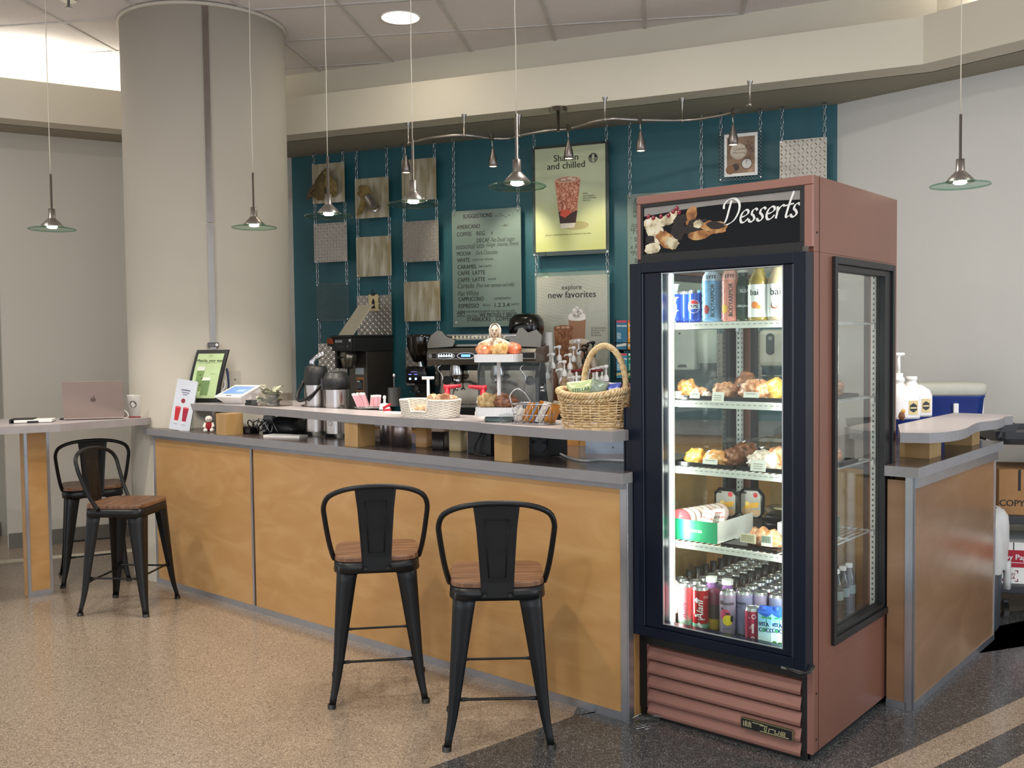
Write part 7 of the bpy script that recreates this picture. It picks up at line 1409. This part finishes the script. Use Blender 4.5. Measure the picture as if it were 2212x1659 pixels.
# ============================================================ RIGHT SIDE
p = at(1946, 918, LZ+.0, 0)
def jug(px, py, back, label, pump, rz):
    p = Q.w(*Q.loc(at(px, py, 1.08, back)), 1.08); t = thing('plastic_jug', label, 'jug', p, rz); JW = M('#e9e4e4', .3)
    m = MB(); m.loft([[(x*k+cx, y*k2, zz) for x, y in rrect(.13, .10, .02)] for zz, k, k2, cx in ((0, .98, 1, 0), (.01, 1, 1, 0), (.10, 1, 1, 0), (.125, .9, .9, -.004), (.15, .55, .5, -.015), (.152, .3, .4, -.02))], JW, True); obj('body', m, t)
    m = MB(); m.lathe([(.026, .15), (.026, .158), (.022, .16), (.022, .172), (.026, .174), (.024, .19), (0, .19)], PLASTIC, (-.02, 0, 0), 20); c_ = obj('neck_cap', m, t)
    if pump: m = MB(); m.cyl((-.02, 0, .19), .018, .02, PLASTIC, 16).tube([(-.02, 0, .2), (-.022, 0, .29)], .007, PLASTIC, 10).tube([(-.055, -.005, .297), (.005, .003, .297)], .0085, PLASTIC, 10); obj('pump', m, t)
    m = MB(); m.box(-.0, .045, -.0515, -.0505, .02, .085, M('#d8c48c', .5)); m.poly([(.0225+.020*math.sin(q*1.047), .052+.022*math.cos(q*1.047)) for q in range(6)], -.052, BLACK); m.box(.008, .037, -.0525, -.052, .048, .055, M('#d8c48c', .5)); obj('label_sheet', m, t); return t
jug(1950, 906, .06, 'white plastic jug with a tall T pump beside the fridge on the right shelf', True, R_(8)); jug(1977, 902, .09, 'white plastic jug with a black hexagon label, right of the pumped one', False, R_(10))
q = at(1948, 914, 1.08, .0); m = MB(); m.ball((0, 0, .03), (.014, .012, .018), BUN[5], 8, 3, .4).ball((.006, 0, .052), (.009, .008, .01), BUN[3], 8, 2, .3); solo('small_ornament', 'small tan and brown trinket right beside the fridge edge on the right shelf', 'ornament', m, q)
cq = Q.loc(at(2000, 900, 1.0, .0)); p = W.w(*W.loc(at(1990, 905, .95, 1.0)), .905); p = at(1985, 898, .92, .75)
sb = MB(); sb.box(-.3, .19, -.25, .30, .88, .92, LAM); sb.box(-.28, .17, -.2, .28, 0, .88, LEFTWALL)
pc2 = at(1990, 905, .92, .30); pz = .92
cx_, cy_ = 2.27, 5.15
sb_o = solo('side_cabinet', 'low cabinet behind the right counter carrying the blue cooler', 'cabinet', sb, (cx_, cy_, 0), R_(-5))
t = thing('cooler_box', 'blue cooler box with a white lid behind the right shelf', 'cooler', (cx_-.02, cy_, .92), R_(-6)); BLU = M('#1c3580', .35)
m = MB(); m.loft([[(x*k, y*k, zz) for x, y in rrect(.46, .28, .05)] for zz, k in ((0, .90), (.02, .92), (.215, 1.0), (.22, 1.02), (.24, 1.02))], BLU, True); obj('body', m, t)
m = MB(); m.loft([[(x*k, y*k, zz) for x, y in rrect(.47, .29, .06)] for zz, k in ((.23, 1.0), (.24, 1.04), (.275, 1.04), (.29, 1.0), (.296, .9), (.298, .5))], M('#c2c1b4', .45), True); obj('lid', m, t)
m = MB(); m.box(.06, .085, -.155, -.14, -.0, .19, PLASTIC).box(.225, .245, -.06, .06, .06, .2, PLASTIC); obj('handle', m, t, .004)
# cart, boxes, bin
cp = at(2148, 1330, 0)
u_ = Vector((math.cos(R_(8)), math.sin(R_(8)), 0)); ct2 = thing('utility_cart', 'black plastic cart with boxes on its shelves at the far right edge', 'cart', (2.50, 4.96, 0), R_(-14))
m = MB()
m.loft([[(x+.5, y+.24, zz) for x, y in rrect(1.0*k, .56*k, .05)] for zz, k in ((.90, .97), (.93, 1), (.965, 1.0), (.965, .95), (.94, .93))], M('#2b2d31', .4), False); obj('tray_top', m, ct2)
for z_ in (.49, .13): m = MB(); m.box(0, 1.0, -.03, .5, z_, z_+.04, M('#34363b', .45)); obj('shelf_board', m, ct2, .004)
for x, y in ((.012, .46), (.97, .46), (.97, -.01)):
    m = MB(); m.box(x, x+.04, y, y+.04, .05, .91, M('#1d1e21', .5)); obj('post', m, ct2)
m = MB(); m.loft([[(a-.02, b, c) for a, b, c in ((.02, -.03+k, .93), (.1, -.03+k, .955), (.12, -.03+k, 1.0), (.03, -.03+k, 1.05), (.0, -.03+k, 1.04), (.04, -.03+k, .99))] for k in (.0, .06)], M('#34363b', .45), False); obj('handle_bracket', m, ct2, .003)
for x, y in ((.05, 0), (.95, 0), (.05, .45), (.95, .45)): m = MB(); m.cyl((x-.012, y, .04), .04, .024, BLACK, 18, 'x').box(x-.01, x+.01, y-.01, y+.01, .05, .09, DARKGREY); obj('caster', m, ct2)
def rt(x, y, z_): return Vector((2.50, 4.96, 0))+Matrix.Rotation(R_(-14), 3, 'Z') @ Vector((x, y, z_))
m = MB(); m.box(0, .62, 0, .33, 0, .235, M('#a5794d', .75, var=.06)); m.box(.09, .103, -.001, 0, .125, .235, BLACK); m.text('COPY PAPER', .046, BLACK, .0, .045, -.0016, bold=.0006); m.poly([(.0, .02), (.012, .03), (.0, .04)], -.0016, BLACK)
solo('cardboard_box', 'brown cardboard box lettered COPY on the upper cart shelf', 'box', m, rt(.02, .02, .531), R_(-14))
m = MB(); m.box(0, .62, 0, .33, 0, .215, PAPER); m.box(.0, .62, -.001, 0, .085, .175, M('#b01c30', .5)); m.text('Copy Paper', .04, PW, .0, .125, -.0016, bold=.0006); m.box(.0, .2, -.0016, -.001, .108, .111, PW); m.box(.09, .095, -.001, 0, .175, .215, DARKGREY)
for a, b, c, d in ((.10, .115, .01, .014), (.10, .104, .01, .025), (.10, .104, .055, .07), (.10, .115, .066, .07), (.16, .175, .01, .014), (.171, .175, .01, .025), (.16, .175, .066, .07), (.171, .175, .055, .07)): m.box(a-.06, b-.06, -.0016, -.001, c, d, M('#8a1c2c', .5))
m.text('ZERO', .019, M('#8a1c2c', .5), .052, .043, -.0016, bold=.0003); m.text('CHLR', .019, M('#8a1c2c', .5), .052, .024, -.0016, bold=.0003)
solo('paper_carton', 'white copy paper carton with a dark red band on the lower cart shelf', 'box', m, rt(.0, .02, .171), R_(-14))
t = thing('waste_bin', 'grey waste bin with a white plastic bag behind the right counter', 'waste bin', (2.37, 4.72, 0)); t.location = (2.30, 4.77, 0)
m = MB(); m.lathe([(0, 0), (.105, 0), (.115, .02), (.13, .40), (.13, .42)], M('#6d7378', .35, .6), n=32).lathe([(.107, .0), (.112, .03), (.116, .03)], BLACK, n=32); obj('bin_body', m, t)
m = MB(); rings = []; rn = random.Random(3)
for zz, r_ in ((.30, .135), (.36, .145), (.44, .15), (.52, .152), (.57, .148), (.60, .13), (.61, .10)): rings.append([(r_*math.cos(a)*(1+.035*math.sin(a*9+zz*14)), r_*math.sin(a)*(1+.035*math.sin(a*9+zz*14)), zz+.008*math.sin(a*7)) for a in [2*math.pi*q/48 for q in range(48)]])
BAG = M('#cfceca', .35, var=.04, bump=.3, bscale=60); m.loft(rings, BAG, True, False); m.loft([[(.15+a*.02, -.03+b*.02, zz) for a, b in ((1, 0), (0, 1), (-1, 0), (0, -1))] for zz in (.34, .30, .24, .20)], BAG, True); obj('bag_liner', m, t)
bpy.context.view_layer.update()
